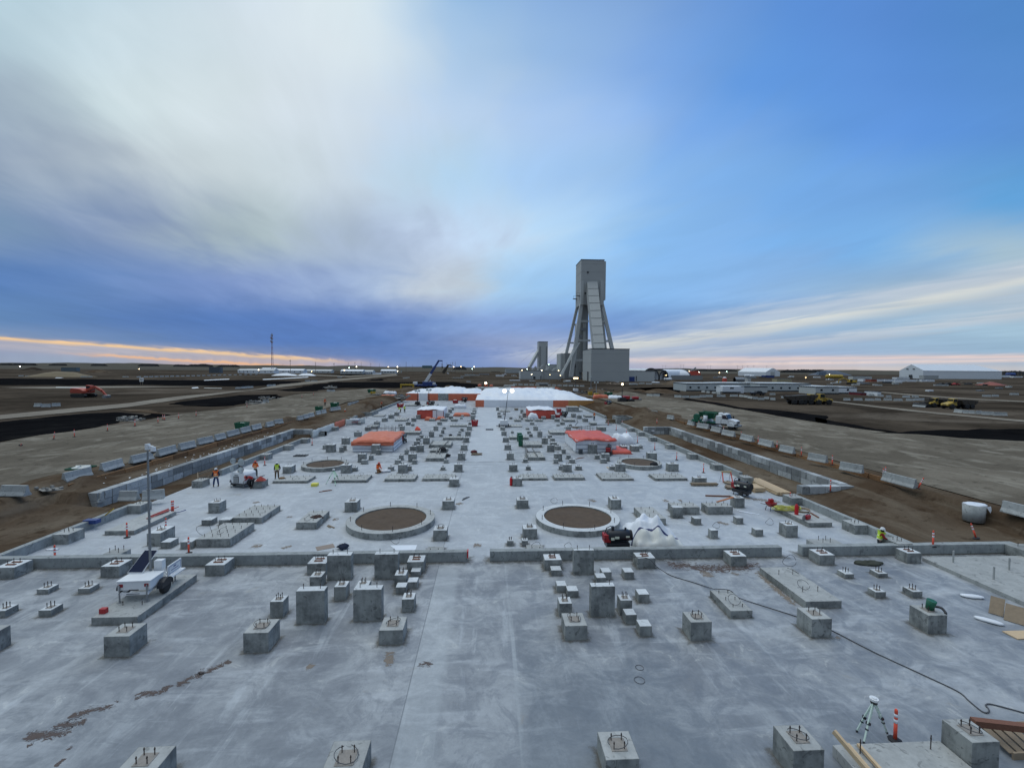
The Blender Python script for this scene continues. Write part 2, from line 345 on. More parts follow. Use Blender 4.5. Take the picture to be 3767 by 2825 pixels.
    def ball(s,c,r,sc=(1,1,1),n=10,jit=0,lo=-1.0):
        prof=[];vs=[];fs=[];k=7
        for i in range(k):
            t=math.pi*(i/(k-1)); prof.append((math.sin(t),-math.cos(t)))
        for q,h in prof:
            for j in range(n):
                t=2*math.pi*j/n; e=1+random.uniform(-jit,jit)
                vs.append((c[0]+q*math.cos(t)*r*sc[0]*e,c[1]+q*math.sin(t)*r*sc[1]*e,c[2]+max(h,lo)*r*sc[2]*(e if h>0 else 1)))
        for i in range(k-1):
            for j in range(n): q=(j+1)%n; fs.append((i*n+j,i*n+q,i*n+n+q,i*n+n+j))
        return s.add(vs,fs)
    def mesh(s,name,mats,smooth=False):
        me=bpy.data.meshes.new(name); me.from_pydata(s.v,[],s.f)
        for m in (mats if isinstance(mats,(list,tuple)) else [mats]): me.materials.append(m)
        for p,i in zip(me.polygons,s.m): p.material_index=i; p.use_smooth=smooth
        me.validate(); me.update()
        bm=bmesh.new(); bm.from_mesh(me); bmesh.ops.recalc_face_normals(bm,faces=bm.faces); bm.to_mesh(me); bm.free()
        return me
    def build(s,name,mats,parent=None,loc=None,smooth=False,bev=0):
        return link(name,s.mesh(name,mats,smooth),parent,loc,bev)
def link(name,me,parent=None,loc=None,bev=0):
    o=bpy.data.objects.new(name,me); C.objects.link(o)
    if parent: o.parent=parent
    if loc is not None: o.location=loc
    if bev:
        b=o.modifiers.new('bevel','BEVEL'); b.width=bev; b.segments=2; b.limit_method='ANGLE'
    return o
def tag(o,label,cat,group=None,kind=None):
    o['label']=label
    if kind is None: o['category']=cat
    else: o['kind']=kind
    if group: o['group']=group
    return o
def thing(name,label,cat,loc=(0,0,0),rz=0,group=None):
    o=bpy.data.objects.new(name,None); C.objects.link(o); o.location=loc; o.rotation_euler=(0,0,rz); o.empty_display_size=.3
    return tag(o,label,cat,group)
def struct(o): o['kind']='structure'; return o
def dup(o,loc=None,rz=None,label=None,parent=None,scale=None):
    c=o.copy(); C.objects.link(c)
    if parent is not None: c.parent=parent
    if loc is not None: c.location=loc
    if rz is not None: c.rotation_euler=(0,0,rz)
    if scale is not None: c.scale=scale
    if label: c['label']=label
    for ch in list(o.children): dup(ch,parent=c)
    return c
ORD=['first','second','third','fourth','fifth','sixth','seventh','eighth','ninth','tenth','eleventh','twelfth','thirteenth','fourteenth','fifteenth','sixteenth','seventeenth','eighteenth','nineteenth','twentieth']
def od(i):
    if i<20: return ORD[i]
    t,u=divmod(i+1,10); T=['','','twenty','thirty','forty','fifty','sixty'][t]
    return (T[:-1]+'ieth') if u==0 else T+'-'+ORD[u-1]
# ================================================================ GROUND
XL,XR=-29.2,28.2          # slab edges behind the cross wall
YW=27.2                   # cross wall, front face
YEND=168.0
def ss(a,b,x):
    t=max(0,min(1,(x-a)/(b-a))); return t*t*(3-2*t)
MOUNDS=[]                 # x,y,rx,ry,h
def mound(z,x,y,w,h,d=None):
    p=G(z,x,y,1.3); MOUNDS.append((p.x,p.y,w,d or w*1.6,h))
for a in [('G',730,290,4.5,1.1,9),('G',560,340,3,.7,6),('G',900,230,6,.9,9),('I',60,250,5,1.0,7),('I',250,300,3,.6,5),('J',1500,210,2.2,.7,5),('G',1200,130,6,1.4,12),('H',2000,420,4,.8,8),('H',1700,330,4,.5,8),('K',900,700,2.5,.35,4),('H',1500,150,6,1.2,10),('L',1000,960,1.6,.25,1.2),('L',1250,930,1.2,.3,1),('L',850,900,1.5,.2,1.2),('L',1800,1050,1.2,.35,1),('L',700,700,2,.35,1.5),('L',300,560,1,.3,2),('K',700,880,1.4,.4,1.2),('K',1000,720,1.2,.35,2),('K',300,1000,1.5,.3,1)]: mound(*a)
def ground_z(x,y):
    if y<YW+.2 and -31.9<x<35.1: return -.35
    if x<-29.5 or y>YEND or x>28.5:
        # site level
        z=1.7
        if -60<x<60:
            # ledge between road and walls
            if x>0: z=1.22+.48*ss(38.1,38.7,x+.25*noise.noise(Vector((x*.1,y*.35,0))))
            else:   z=1.22+.48*ss(-36.3,-36.9,x+.25*noise.noise(Vector((x*.1,y*.35,3))) ) if True else z
            if x<0: z=1.22+.48*ss(36.1,36.8,-x+.3*noise.noise(Vector((x*.1,y*.35,3))))
            if y>95: z=z*(1-ss(95,130,y))+1.5*ss(95,130,y) if abs(x)<45 else z
            # pits
            if 28.4<x<33.8 and 39.4<y<80.3: z=-.05
            if -32.95<x<-29.4 and 37.8<y<76.6: z=-.05
            # lower ground near the camera
            if x<0 and y<37.8: z=min(z,.42+1.28*ss(34.8,36.2,-x+.6*noise.noise(Vector((x*.2,y*.3,3)))))
            if x>0 and y<39.4:
                e=37.4-2.6*ss(30,38,y)+(-4.0*ss(36,39.4,y))
                z=min(z,.47+ (1.22-.47)*ss(29.5,35,x)*ss(31,38.5,y)+.0)
                if x>36.6: z=max(z,.47+1.23*ss(36.9,37.9,x+.5*noise.noise(Vector((x*.2,y*.3,3)))))
            # gentle drop to the curb further back
            if 28.2<abs(x)<33 and (y>81): z=.55+(z-.55)*ss(29.2,33,abs(x))
            for (mx,my,rx,ry,h) in MOUNDS:
                d=((x-mx)/rx)**2+((y-my)/ry)**2
                if d<4 and not(abs(x)<29.4 and y<YEND): z+=h*math.exp(-d*1.3)*(1+.35*noise.noise(Vector((x*.5,y*.5,1))))
            kb=.25 if (abs(x)>38.3 or x<-36.8) else 1; z+=kb*(.10*noise.noise(Vector((x*.35,y*.22,0)))+.06*noise.noise(Vector((x*1.1,y*.9,5))))
        return z
    return -.35
xs=[];x=-60
while x<=60: xs.append(x); x+= .35 if 27.5<abs(x)<41 else (3.0 if abs(x)<27 else .9)
for k in range(40): 
    d=60*(1.14**(k+1)); xs=[-d]+xs+[d]
    if d>9000: break
ys=[];y=2.0
while y<=110: ys.append(y); y+=.45 if y<70 else .8
while y<=200: ys.append(y); y+=1.6
while y<9000: ys.append(y); y*=1.12
ys=[-3000,-300,-30]+ys
vs=[];fs=[]
for yy in ys:
    for xx in xs:
        z=ground_z(xx,yy) if yy<220 else 1.7
        vs.append((xx,yy,z))
n=len(xs)
for j in range(len(ys)-1):
    for i in range(n-1):
        a=j*n+i; fs.append((a,a+1,a+n+1,a+n))
me=bpy.data.meshes.new('ground'); me.from_pydata(vs,[],fs); me.materials.append(DIRT); me.materials.append(FAR)
for p in me.polygons:
    c=p.center; p.material_index=1 if (c.y>200 or abs(c.x)>60) else 0; p.use_smooth=True
struct(link('ground',me))
# slab
s=MB(); s.box(-29.25,28.35,YW-.1,YEND,-.3,0); s.box(-32,35.2,1,YW-.1,-.3,0); struct(s.build('concrete_floor',SLAB))
# ---- flat sheets of other ground, each a few mm-cm above the one below
SHZ=[1.72]
def sheet(name,pts,m,z,sub=True):
    vs=[(p.x,p.y,z) for p in pts]
    bm=bmesh.new(); vv=[bm.verts.new(v) for v in vs]; bm.faces.new(vv)
    bmesh.ops.triangulate(bm,faces=bm.faces)
    me=bpy.data.meshes.new(name); bm.to_mesh(me); bm.free(); me.materials.append(m)
    return struct(link(name,me))
def gp(lst,h=1.7):
    return [G(a,x,y,h) for a,x,y in lst]
def rag(pts,amp=.012,seed=0):      # ragged outline
    out=[];n=len(pts)
    for i in range(n):
        a=pts[i];b=pts[(i+1)%n];L=(b-a).length;k=max(3,min(36,int(L/2.2)))
        for j in range(k):
            p=a.lerp(b,j/k)
            if j: 
                q=amp*p.length; p=p+Vector((noise.noise(Vector((p.x*.07,p.y*.05,seed)))*q*1.4+noise.noise(Vector((p.x*.3,p.y*.2,seed)))*q*.8,noise.noise(Vector((p.x*.06,p.y*.05,seed+9)))*q*1.6+noise.noise(Vector((p.x*.3,p.y*.2,seed+3)))*q,0))
            out.append(p)
    return out
# the roads beside the excavation: beyond the soil step
lroad=[Vector((-37.3,8,0)),Vector((-37.3,60,0)),Vector((-37.5,95,0)),Vector((-40,130,0)),Vector((-36,160,0))]+gp([('R',1230,425),('R',1100,415),('R',700,448),('R',420,470),('R',280,505),('Q',2212,552),('Q',1900,600),('Q',1600,628),('Q',1420,655),('Q',1180,705),('Q',900,745),('Q',560,795),('Q',340,820),('Q',0,885)])+[Vector((-90,8,0))]
sheet('haul_road',rag(lroad,.004),ROAD,1.765)
rroad=[Vector((39.2,8,0)),Vector((39.2,60,0)),Vector((40,95,0)),Vector((38,125,0)),Vector((36,160,0))]+gp([('T',0,475),('T',300,530),('T',640,575),('T',900,612),('T',1200,668),('T',1600,738),('T',2212,835),('U',300,835),('U',600,878),('U',900,908),('U',1400,940),('U',1800,968),('L',2212,215)])+[Vector((120,8,0))]
sheet('haul_road',rag(rroad,.004,5),ROAD,1.765)
def basin(l,seed): sheet('drainage_basin',rag(gp(l),.009,seed),COAL,1.79)
basin([('Q',-120,720),('Q',300,678),('Q',700,636),('Q',1000,622),('Q',1220,640),('Q',1120,690),('Q',1000,705),('Q',880,735),('Q',560,790),('Q',340,815),('Q',0,875),('Q',-120,900)],1)
basin([('Q',1180,670),('Q',1300,632),('Q',1435,642),('Q',1380,658),('Q',1200,690)],2)
basin([('Q',1440,550),('Q',1700,515),('Q',2050,475),('Q',2380,468),('Q',2350,500),('Q',2212,535),('Q',2000,565),('Q',1800,573),('Q',1580,565)],3)
basin([('R',215,485),('R',250,476),('R',350,490),('R',280,508),('R',200,512)],4)
basin([('R',290,435),('R',640,378),('R',760,362),('R',1350,364),('R',1800,362),('R',2000,385),('R',1990,410),('R',1700,412),('R',1350,412),('R',800,415),('R',770,430),('R',700,418),('R',640,440),('R',430,442)],5)
basin([('Q',-60,330),('Q',1200,342),('Q',2212,350),('R',300,352),('R',520,358),('R',380,380),('R',0,402),('Q',2000,398),('Q',1200,386),('Q',600,392),('Q',-60,388)],6)
basin([('R',1080,340),('R',1150,333),('R',1220,336),('R',1200,350),('R',1060,352)],7)
basin([('T',640,545),('T',900,592),('T',1300,662),('T',1700,690),('T',2212,748),('T',2212,832),('T',1900,788),('T',1600,732),('T',1200,664),('T',900,608),('T',640,572)],8)
basin([('U',0,740),('U',500,835),('U',640,865),('U',900,905),('U',600,875),('U',300,832),('U',0,790)],9)
basin([('L',600,125),('L',1000,108),('L',1600,98),('L',2300,85),('L',2300,215),('L',1700,190),('L',1100,140)],10)
basin([('T',50,440),('T',350,432),('T',640,438),('T',560,450),('T',300,455),('T',280,485),('T',430,512),('T',380,520),('T',250,492),('T',120,462)],11)
basin([('S',1560,1590),('S',2111,1580),('S',2111,1640),('S',1850,1622),('S',1600,1612)],12)
def trk(l,s_,m=TRACK,z=1.80,name='dirt_track'): sheet(name,rag(gp(l),.002,s_),m,z)
trk([('Q',-60,652),('Q',1100,545),('Q',1500,490),('Q',2212,422),('R',300,385),('R',700,344),('R',1300,298),('R',1310,306),('R',720,362),('R',300,408),('R',0,440),('Q',1500,520),('Q',1100,578),('Q',-60,690)],1)
trk([('U',150,562),('U',700,624),('U',1300,688),('U',2300,778),('U',2300,798),('U',1300,706),('U',700,642),('U',150,572)],2)
trk([('U',560,455),('U',1000,492),('U',1600,535),('U',2300,572),('U',2300,582),('U',1500,542),('U',1000,505),('U',560,462)],3)
trk([('R',400,300),('R',900,318),('R',1300,296),('R',1290,290),('R',900,308),('R',420,293)],4)
trk([('Q',0,410),('Q',500,402),('Q',1000,398),('Q',1800,402),('Q',1200,410),('Q',400,420)],5)
trk([('Q',1000,600),('Q',1250,600),('Q',1420,640),('Q',1300,632),('Q',1100,615)],6,DIRT)
# a few snow / standing-water strips far off on the left
for k,(a,x0,y0,x1,y1,w) in enumerate([('Q',1745,348,1960,338,6),('Q',470,327,522,327,5),('R',162,341,540,321,6),('Q',1645,415,1700,411,8),('Q',480,409,820,414,5),('Q',1745,415,1900,418,3)]):
    trk([(a,x0,y0-w/2),(a,x1,y1-w/2),(a,x1,y1+w/2),(a,x0,y0+w/2)],20+k,WHITE if k<4 else TARPC,1.83,'snow_strip')
# stubble fields to the horizon and low hills
sheet('field',[Vector((-9000,900,0)),Vector((9000,900,0)),Vector((9000,8600,0)),Vector((-9000,8600,0))],FIELD,1.9)
for k,(x0,x1,Y,h,sd_) in enumerate([(-6500,-2600,5200,34,1),(-2700,-900,4300,20,2),(-1200,500,4800,15,3),(900,2600,4200,17,4),(2400,5200,3800,16,5),(400,1500,5200,18,6)]):
    v=[];f=[];n=46
    for i in range(n+1):
        u=i/n; xx=x0+(x1-x0)*u; e=math.sin(math.pi*u)**.45
        hh=h*e*(.62+.5*noise.noise(Vector((u*7,sd_*3.1,0)))+.15*noise.noise(Vector((u*31,sd_,0))))
        for q,(dy,zz) in enumerate(((-500,0),(-180,.6),(0,1),(300,.75),(700,0))): v.append((xx,Y+dy,1.5+max(hh,0)*zz))
    for i in range(n):
        for q in range(4): a=i*5+q; f.append((a,a+5,a+6,a+1))
    me=bpy.data.meshes.new('hill'); me.from_pydata(v,[],f); me.materials.append(FIELD)
    for p in me.polygons: p.use_smooth=True
    struct(link('hill',me))
# ================================================================ CURB WALLS
def curb(name,pts,h,w,label,grp=None,m=CONW):
    b=MB()
    for (x0,x1,y0,y1) in pts: b.box(x0,x1,y0,y1,0,h)
    o=b.build(name,m,bev=.02); return tag(o,label,'concrete wall',grp)
WH=.62
gl=G('B',1795,858).x; gr=G('C',165,860).x; g2=G('D',1533,800).x; g3=G('D',1745,780).x
EX=35.0
YB=YW+.45
curb('cross_wall',[(XL,gl,YW,YB)],WH,0,'low grey concrete wall running from the trailer to the left side of the aisle','cross walls')
curb('cross_wall',[(gr,g2,YW,YB)],WH,0,'low grey concrete wall in front of the white tarp pile and black heater','cross walls')
curb('cross_wall',[(g3,EX,YW,YB)],WH,0,'low grey concrete wall behind the green bucket, reaching the right dirt','cross walls')
curb('edge_wall',[(EX-.45,EX,12,YW-.004)],WH,0,'short stretch of concrete edge wall at the far right beside the dirt','edge walls')
yl=[G('K',1600,1030).y]
c1=G('K',1640,1040).y
curb('edge_wall',[(XL,XL+.4,YB+.004,c1)],WH,0,'pale concrete curb wall along the brown dirt at lower left','edge walls')
c2=G('J',600,920).y; c3=G('J',1740,460).y; 
curb('edge_wall',[(XL,XL+.4,c2,c3)],WH,0,'concrete curb wall beside the left block-lined pit, behind the workers','edge walls')
curb('edge_wall',[(XL,XL+.4,c3+3.5,c3+16)],WH,0,'curb wall draped with orange and cream tarp on the left','edge walls')
curb('edge_wall',[(XR-.4,XR,YB+.004,G('I',1940,1230).y)],WH,0,'concrete curb wall beside the worker in yellow vest on the right','edge walls')
curb('edge_wall',[(XR-.4,XR,G('I',1230,970).y,G('H',1850,560).y)],WH,0,'long concrete curb wall beside the right block-lined pit','edge walls')
curb('edge_wall',[(XL,XL+.4,112,150)],WH,0,'distant curb wall on the left near the white tarp shelter','edge walls')
curb('edge_wall',[(XR-.4,XR,104,134)],WH,0,'distant curb wall on the right near the orange-sided shelter','edge walls')
# block retaining walls
def blockwall(name,x0,x1,y0,y1,z0,z1,label,along='y'):
    b=MB(); rows=2; hh=(z1-z0)/rows
    L0,L1=(y0,y1) if along=='y' else (x0,x1)
    for r in range(rows):
        p=L0-(.75 if r%2 else 0)
        while p<L1-.05:
            q=p+random.choice((1.5,1.5,1.5,.75)); a=max(p,L0); e=min(q,L1); j=random.uniform(-.025,.025)
            if e-a>.05:
                g=.028
                if along=='y': b.box(x0+j,x1+j,a+g,e-g,z0+r*hh+.003,z0+(r+1)*hh-g)
                else: b.box(a+g,e-g,y0+j,y1+j,z0+r*hh+.003,z0+(r+1)*hh-g)
            p=q
    o=b.build(name,CONB); return tag(o,label,'retaining wall','block retaining walls')
blockwall('block_retaining_wall',33.2,33.95,39.9,79.6,-.1,1.30,'long two-course grey block retaining wall along the right pit')
blockwall('block_retaining_wall',28.6,33.95,79.65,80.4,-.1,1.30,'short block wall closing the far end of the right pit','x')
blockwall('block_retaining_wall',28.9,33.95,39.1,39.85,-.1,1.27,'pale-topped block wall closing the near end of the right pit','x')
blockwall('block_retaining_wall',-33.15,-32.4,38.6,76.3,-.1,1.30,'long two-course grey block retaining wall along the left pit')
blockwall('block_retaining_wall',-33.15,-29.5,76.35,77.1,-.1,1.30,'short block wall closing the far end of the left pit','x')
# timber edging along the soil step
def timber(x,y0,y1,z0,z1,label):
    b=MB(); y=y0
    while y<y1:
        q=y+random.uniform(2.4,4); j=.12*noise.noise(Vector((x,y*.3,0))); e=random.uniform(-.08,.05)
        b.box(x+j-.07,x+j+.07,y+.02,q-.05,z0,z1+e); y=q
    tag(b.build('timber_edging',mat('earthy_timber',(.24,.125,.055),.9,.45,5,island=.35)),label,'timber edging','timber edgings')
timber(38.0,39,92,1.0,1.70,'rough brown timber edging holding back the right haul road')
timber(-35.9,40,88,1.0,1.70,'rough brown timber edging holding back the left haul road')
# ================================================================ CONCRETE BLOCKS
boltme={}
def bolt_mesh(h,r=.0155):
    k=(round(h,2),r)
    if k not in boltme:
        b=MB(); b.cyl((0,0,-.01),(0,0,h),r,n=7); b.cyl((0,0,h*.72),(0,0,h*.72+.035),r*1.55,n=6); boltme[k]=b.mesh('anchor_bolt',BOLT)
    return boltme[k]
def loop_pts(cx,cy,z,r,tilt=.3,n=14,ph=0):
    return [(cx+r*math.cos(ph+2*math.pi*i/n*.9),cy+r*math.sin(ph+2*math.pi*i/n*.9),z+.04+r*tilt*(1+math.sin(2*math.pi*i/n))) for i in range(n+1)]
BLK=[]
def geom(z,xl,xr,yb,yf,yk=None,dmax=None,z0=0.0):
    a=G(z,xl,yb,z0); b=G(z,xr,yb,z0); Y=(a.y+b.y)/2
    t=V(z,(xl+xr)/2,yf,Y); h=t.z
    w=b.x-a.x
    if yk is None: d=w
    else: d=max(.3,G(z,(xl+xr)/2,yk,h).y-Y)
    if dmax: d=min(d,dmax)
    return a.x,b.x,Y,d,h
def pedestal(z,xl,xr,yb,yf,yk=None,nb=4,kind='pedestal',m=None,dmax=None,shim=False,loop=False,bh=.22,flat=False,z0=0.0,cap=None):
    x0,x1,Y,d,h=geom(z,xl,xr,yb,yf,yk,dmax,z0)
    w=x1-x0; cx,cy=(x0+x1)/2,Y+d/2
    pxw=(xr-xl)/Z[z][2]
    b=MB(); j=.012*random.uniform(-1,1)
    b.box(-w/2,w/2,-d/2,d/2,0,h-z0)
    top=h-z0
    # darker form-joint seams and a paler top, light from above painted into it
    m=m or CON
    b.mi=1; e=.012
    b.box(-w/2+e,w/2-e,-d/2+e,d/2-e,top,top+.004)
    small=pxw<26
    sp=min(w,d)*.16 if kind!='pier' else w*.30
    pos=[]
    if nb==4: pos=[(-sp,-sp),(sp,-sp),(-sp,sp),(sp,sp)]
    elif nb==2: pos=[(-sp,0),(sp,0)]
    if small and pos:
        b.mi=2
        for q in pos: b.cyl((q[0],q[1],top),(q[0],q[1],top+bh),.035,n=5)
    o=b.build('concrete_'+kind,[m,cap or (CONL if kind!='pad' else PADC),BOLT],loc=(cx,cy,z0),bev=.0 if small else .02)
    if pos and not small:
        if shim:
            s=MB(); s.box(-sp*1.5,sp*1.5,-sp*1.35,-sp*.65,top+.004,top+.05); s.box(-sp*1.5,sp*1.5,sp*.65,sp*1.35,top+.004,top+.05)
            s.build('shim_plate',RUST,o)
        elif pxw>34 and nb==4:
            s=MB(); s.box(-sp*1.5,sp*1.5,-sp*1.5,sp*1.5,top+.004,top+.02); s.build('grout_bed',mat('grout_stain',(.30,.27,.24),.9,.3,12),o)
        me=bolt_mesh(bh)
        for q in pos: link('anchor_bolt',me,o,(q[0],q[1],top))
    if loop:
        s=MB(); s.tube(loop_pts(0,0,top,min(w,d)*.30,.22,ph=random.uniform(0,6)),.012,5); s.build('wire_loop',WIRE,o)
    BLK.append(dict(o=o,kind=kind,x=cx,y=cy,w=w,d=d,h=h,nb=nb))
    return o
def pad(z,xl,xr,yb,yf,yk,nx=0,ny=0,dmax=None,kind='pad',bh=.2,loop=0,x2=None):
    x0,x1,Y,d,h=geom(z,xl,xr,yb,yf,yk,dmax)
    w=x1-x0; cx,cy=(x0+x1)/2,Y+d/2; b=MB(); b.box(-w/2,w/2,-d/2,d/2,0,h); b.mi=1; b.box(-w/2+.015,w/2-.015,-d/2+.015,d/2-.015,h,h+.004)
    pxw=(xr-xl)/Z[z][2]
    small=pxw<45
    pos=[]
    for i in range(nx):
        for k in range(ny):
            pos.append((-w/2+w*(i+.5+.12*(.5-i/(max(nx-1,1))))/nx,-d/2+d*(k+.5)/ny))
    if small:
        b.mi=2
        for q in pos: b.cyl((q[0],q[1],h),(q[0],q[1],h+bh),.035,n=5)
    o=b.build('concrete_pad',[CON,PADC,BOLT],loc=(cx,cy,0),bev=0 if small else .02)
    if not small:
        me=bolt_mesh(bh)
        for q in pos: link('anchor_bolt',me,o,(q[0],q[1],h))
    for i in range(loop):
        s=MB(); s.tube(loop_pts(w*random.uniform(-.3,.3),d*random.uniform(-.3,.3),h,.28,.5,ph=i*2),.012,5); s.build('wire_loop',WIRE,o)
    BLK.append(dict(o=o,kind='pad',x=cx,y=cy,w=w,d=d,h=h,nb=nx*ny))
    return o
P=pedestal
# --- piers in front of the cross wall
for a in [('A',1550,1875,1565,1180,1125),('A',1908,2182,1055,768,727),('B',475,800,1532,1165,1112),('B',720,992,1043,755,718),('C',1135,1374,990,708,685),('C',1337,1617,1480,1128,1082)]:
    P(*a,nb=2,kind='pier',dmax=.75,bh=.25)
for a in [('A',1245,1395,1492,1305,1232),('A',1705,1840,1150,1017,952),('A',1988,2125,1292,1133,1065),('B',952,1085,1135,998,935),('B',1037,1178,1427,1277,1200),('C',972,1120,1478,1327,1247),('C',1680,1818,1462,1290,1218),('B',505,650,1235,1115,1058)]:
    P(*a,nb=4,bh=.26,cap=CONL)
for a in [('B',1140,1250,1018,957,903),('B',1100,1215,1155,1077,1020),('B',965,1085,1217,1137,1080),('C',878,1000,1003,940,887),('C',945,1060,1195,1120,1060),('C',1068,1195,1255,1180,1118),('C',1470,1580,1050,962,907),('C',1405,1517,1110,1027,970),('C',1730,1842,1045,962,907),('C',1893,2020,1315,1220,1155),('C',1745,1873,1568,1458,1383),('O',1172,1277,327,240,180)]:
    P(*a,nb=0,kind='stub')
# --- the large pedestals nearest the camera
for a in [('F',1215,1505,1472,1235,1085),('N',-8,203,233,65,-52),('N',1150,1355,165,42,-72),('O',532,723,360,237,125),('O',1605,1788,365,205,112),('D',1845,2085,1724,1507,1367),('E',1187,1395,1245,1048,930),('P',357,612,1235,1000,790),('P',1780,2012,1210,935,738),('O',878,1168,1560,1380,1135),('N',640,985,1500,1300,988),('M',975,1310,1480,1275,1040),('F',-250,-10,1410,1175,1105)]:
    P(*a,nb=4,kind='pedestal',loop=a[0] in 'NOP' ,bh=.24,cap=PADC)
# --- half-bonded pedestals on the cross wall
for a in [('F',1173,1385,550,422,340),('A',490,710,1003,880,790),('A',1675,1890,990,863,780),('B',1097,1290,968,843,765),('C',800,1000,938,820,750),('C',1880,2090,918,800,730),('D',910,1097,893,778,705),('D',1940,2122,878,765,690),('E',970,1125,495,388,330),('F',-60,165,565,435,345)]:
    x0,x1,Y,d,h=geom(*a); 
    o=P(*a,nb=4,kind='pedestal',shim=True,bh=.26,dmax=max(.5,YW-Y-.004))
    BLK[-1]['wall']=True
for (x0,x1,y0,h) in [(G('E',1870,340).x,G('E',2100,340).x,YW-1.2,WH+.003)]:
    b=MB(); b.box(-(x1-x0)/2,(x1-x0)/2,-.6,.596,0,h); o=b.build('concrete_pedestal',[CON],loc=((x0+x1)/2,YW-.6,0),bev=.02)
    for q in ((-.25,-.25),(.25,-.25),(-.25,.25),(.25,.25)): link('anchor_bolt',bolt_mesh(.22),o,(q[0],q[1],h))
    BLK.append(dict(o=o,kind='pedestal',x=(x0+x1)/2,y=YW-.6,w=x1-x0,d=1.2,h=h,nb=4,wall=True))
# blocks just behind the wall
for (a,x0,x1,yk,nb,hh) in [('F',1100,1310,232,4,WH+.003),('D',1990,2335,597,4,WH+.003),('B',1310,1510,662,2,.16),('C',603,800,640,2,.12)]:
    q=G(a,(x0+x1)/2,yk,hh); xa=G(a,x0,yk+90,hh).x; xb=G(a,x1,yk+90,hh).x; y0=YB+.004; y1=max(q.y,y0+.8)
    b=MB(); b.box(-(xb-xa)/2,(xb-xa)/2,-(y1-y0)/2,(y1-y0)/2,0,hh); o=b.build('concrete_pad',[PADC],loc=((xa+xb)/2,(y0+y1)/2,0),bev=.02)
    for k in range(nb): link('anchor_bolt',bolt_mesh(.3),o,((-.25,.25)[k%2],(-.2,.2)[k//2],hh))
    BLK.append(dict(o=o,kind='pad',x=(xa+xb)/2,y=(y0+y1)/2,w=xb-xa,d=y1-y0,h=hh,nb=nb))
# small low footings
for a in [('F',430,560,742,688,628),('F',908,1040,735,680,618),('F',450,590,1005,932,855),('F',-60,60,1015,938,862),('E',312,410,655,610,558),('E',665,768,645,605,553),('E',635,748,862,800,748),('E',1030,1135,862,797,736)]:
    P(*a,nb=4,kind='footing',bh=.26)
# large pads in front
TP=pad('F',1073,1590,1100,1012,530,2,2)
pad('D',1778,2205,1380,1300,893,2,2,bh=.3,loop=2)
pad('D',905,1165,1495,1410,1163,2,3,bh=.16,loop=1)
# far right raised strip and bottom right pad
e0=G('E',1130,430,.22); b=MB(); b.box(e0.x,34.4,e0.y-14,e0.y,0,.22)
for i in range(9):
    x=e0.x+1.2+(i%2)*2.3; y=e0.y-.8-i*1.1; b.cyl((x,y,.2),(x,y,.95),.05,n=6)
o=b.build('concrete_pad',[PADC],bev=.01); BLK.append(dict(o=o,kind='pad',x=31,y=18,w=6,d=14,h=.22,nb=9,lab='long low concrete pad with upright rods at the right edge, beside the dirt'))
p0=G('P',740,950,.35); p1=G('P',1560,940,.35); b=MB(); b.box(p0.x-.25,p1.x,p0.y-4,p0.y,0,.35)
o=b.build('concrete_pad',[PADC],bev=.02); BLK.append(dict(o=o,kind='pad',x=12,y=9,w=4,d=4,h=.35,nb=0,lab='wide low concrete pad at the bottom right, under the leaning timbers'))
for q in [(.35,-.35),(.35,-1.5),((p1.x-p0.x)-.6,-.3)]: link('anchor_bolt',bolt_mesh(.45),o,(p0.x+q[0],p0.y+q[1],.35))
# --- behind the wall
for a in [('A',448,560,420,357,318),('A',648,776,415,355,317),('F',1868,1980,212,140,88),('A',203,330,692,612,560),('A',527,655,275,158,118),('K',1710,1865,1447,1300,1215)]:
    P(*a,nb=4 if a[4] in(158,1300) else 0,kind='pedestal' if a[4] in(158,1300) else 'stub')
pad('A',808,1143,397,330,186,4,4); pad('A',390,775,672,576,390,4,4,loop=1); pad('A',1548,1783,462,385,250,2,3,loop=1)
pad('K',1222,1553,1318,1272,1050,0,0)
for a in [('B',373,515,262,150,108),('B',1508,1642,236,137,98),('B',1402,1560,598,475,420),('C',480,612,223,127,90),('C',1575,1692,230,122,80),('C',552,713,577,460,410),('D',958,1072,213,100,70),('D',1553,1690,557,422,375)]:
    P(*a,nb=4,loop=a[1] in(480,552,1402),bh=.2)
for a in [('C',367,440,657,598,570),('C',540,608,660,598,565)]: P(*a,nb=2,bh=.2)
for a in [('D',487,568,412,340,310),('D',978,1057,403,333,307),('D',680,762,570,477,450),('D',1198,1288,545,470,440)]: P(*a,nb=0,kind='stub')
pad('D',250,550,292,207,150,3,2,dmax=3); 
LP=P('D',238,357,335,212,170,nb=0,kind='stub',dmax=.55)
pad('D',645,937,290,203,150,4,2,dmax=4)
SBP=pad('D',-79,158,415,340,205,2,3,dmax=5)
HP=pad('D',1815,2092,437,388,192,0,0)
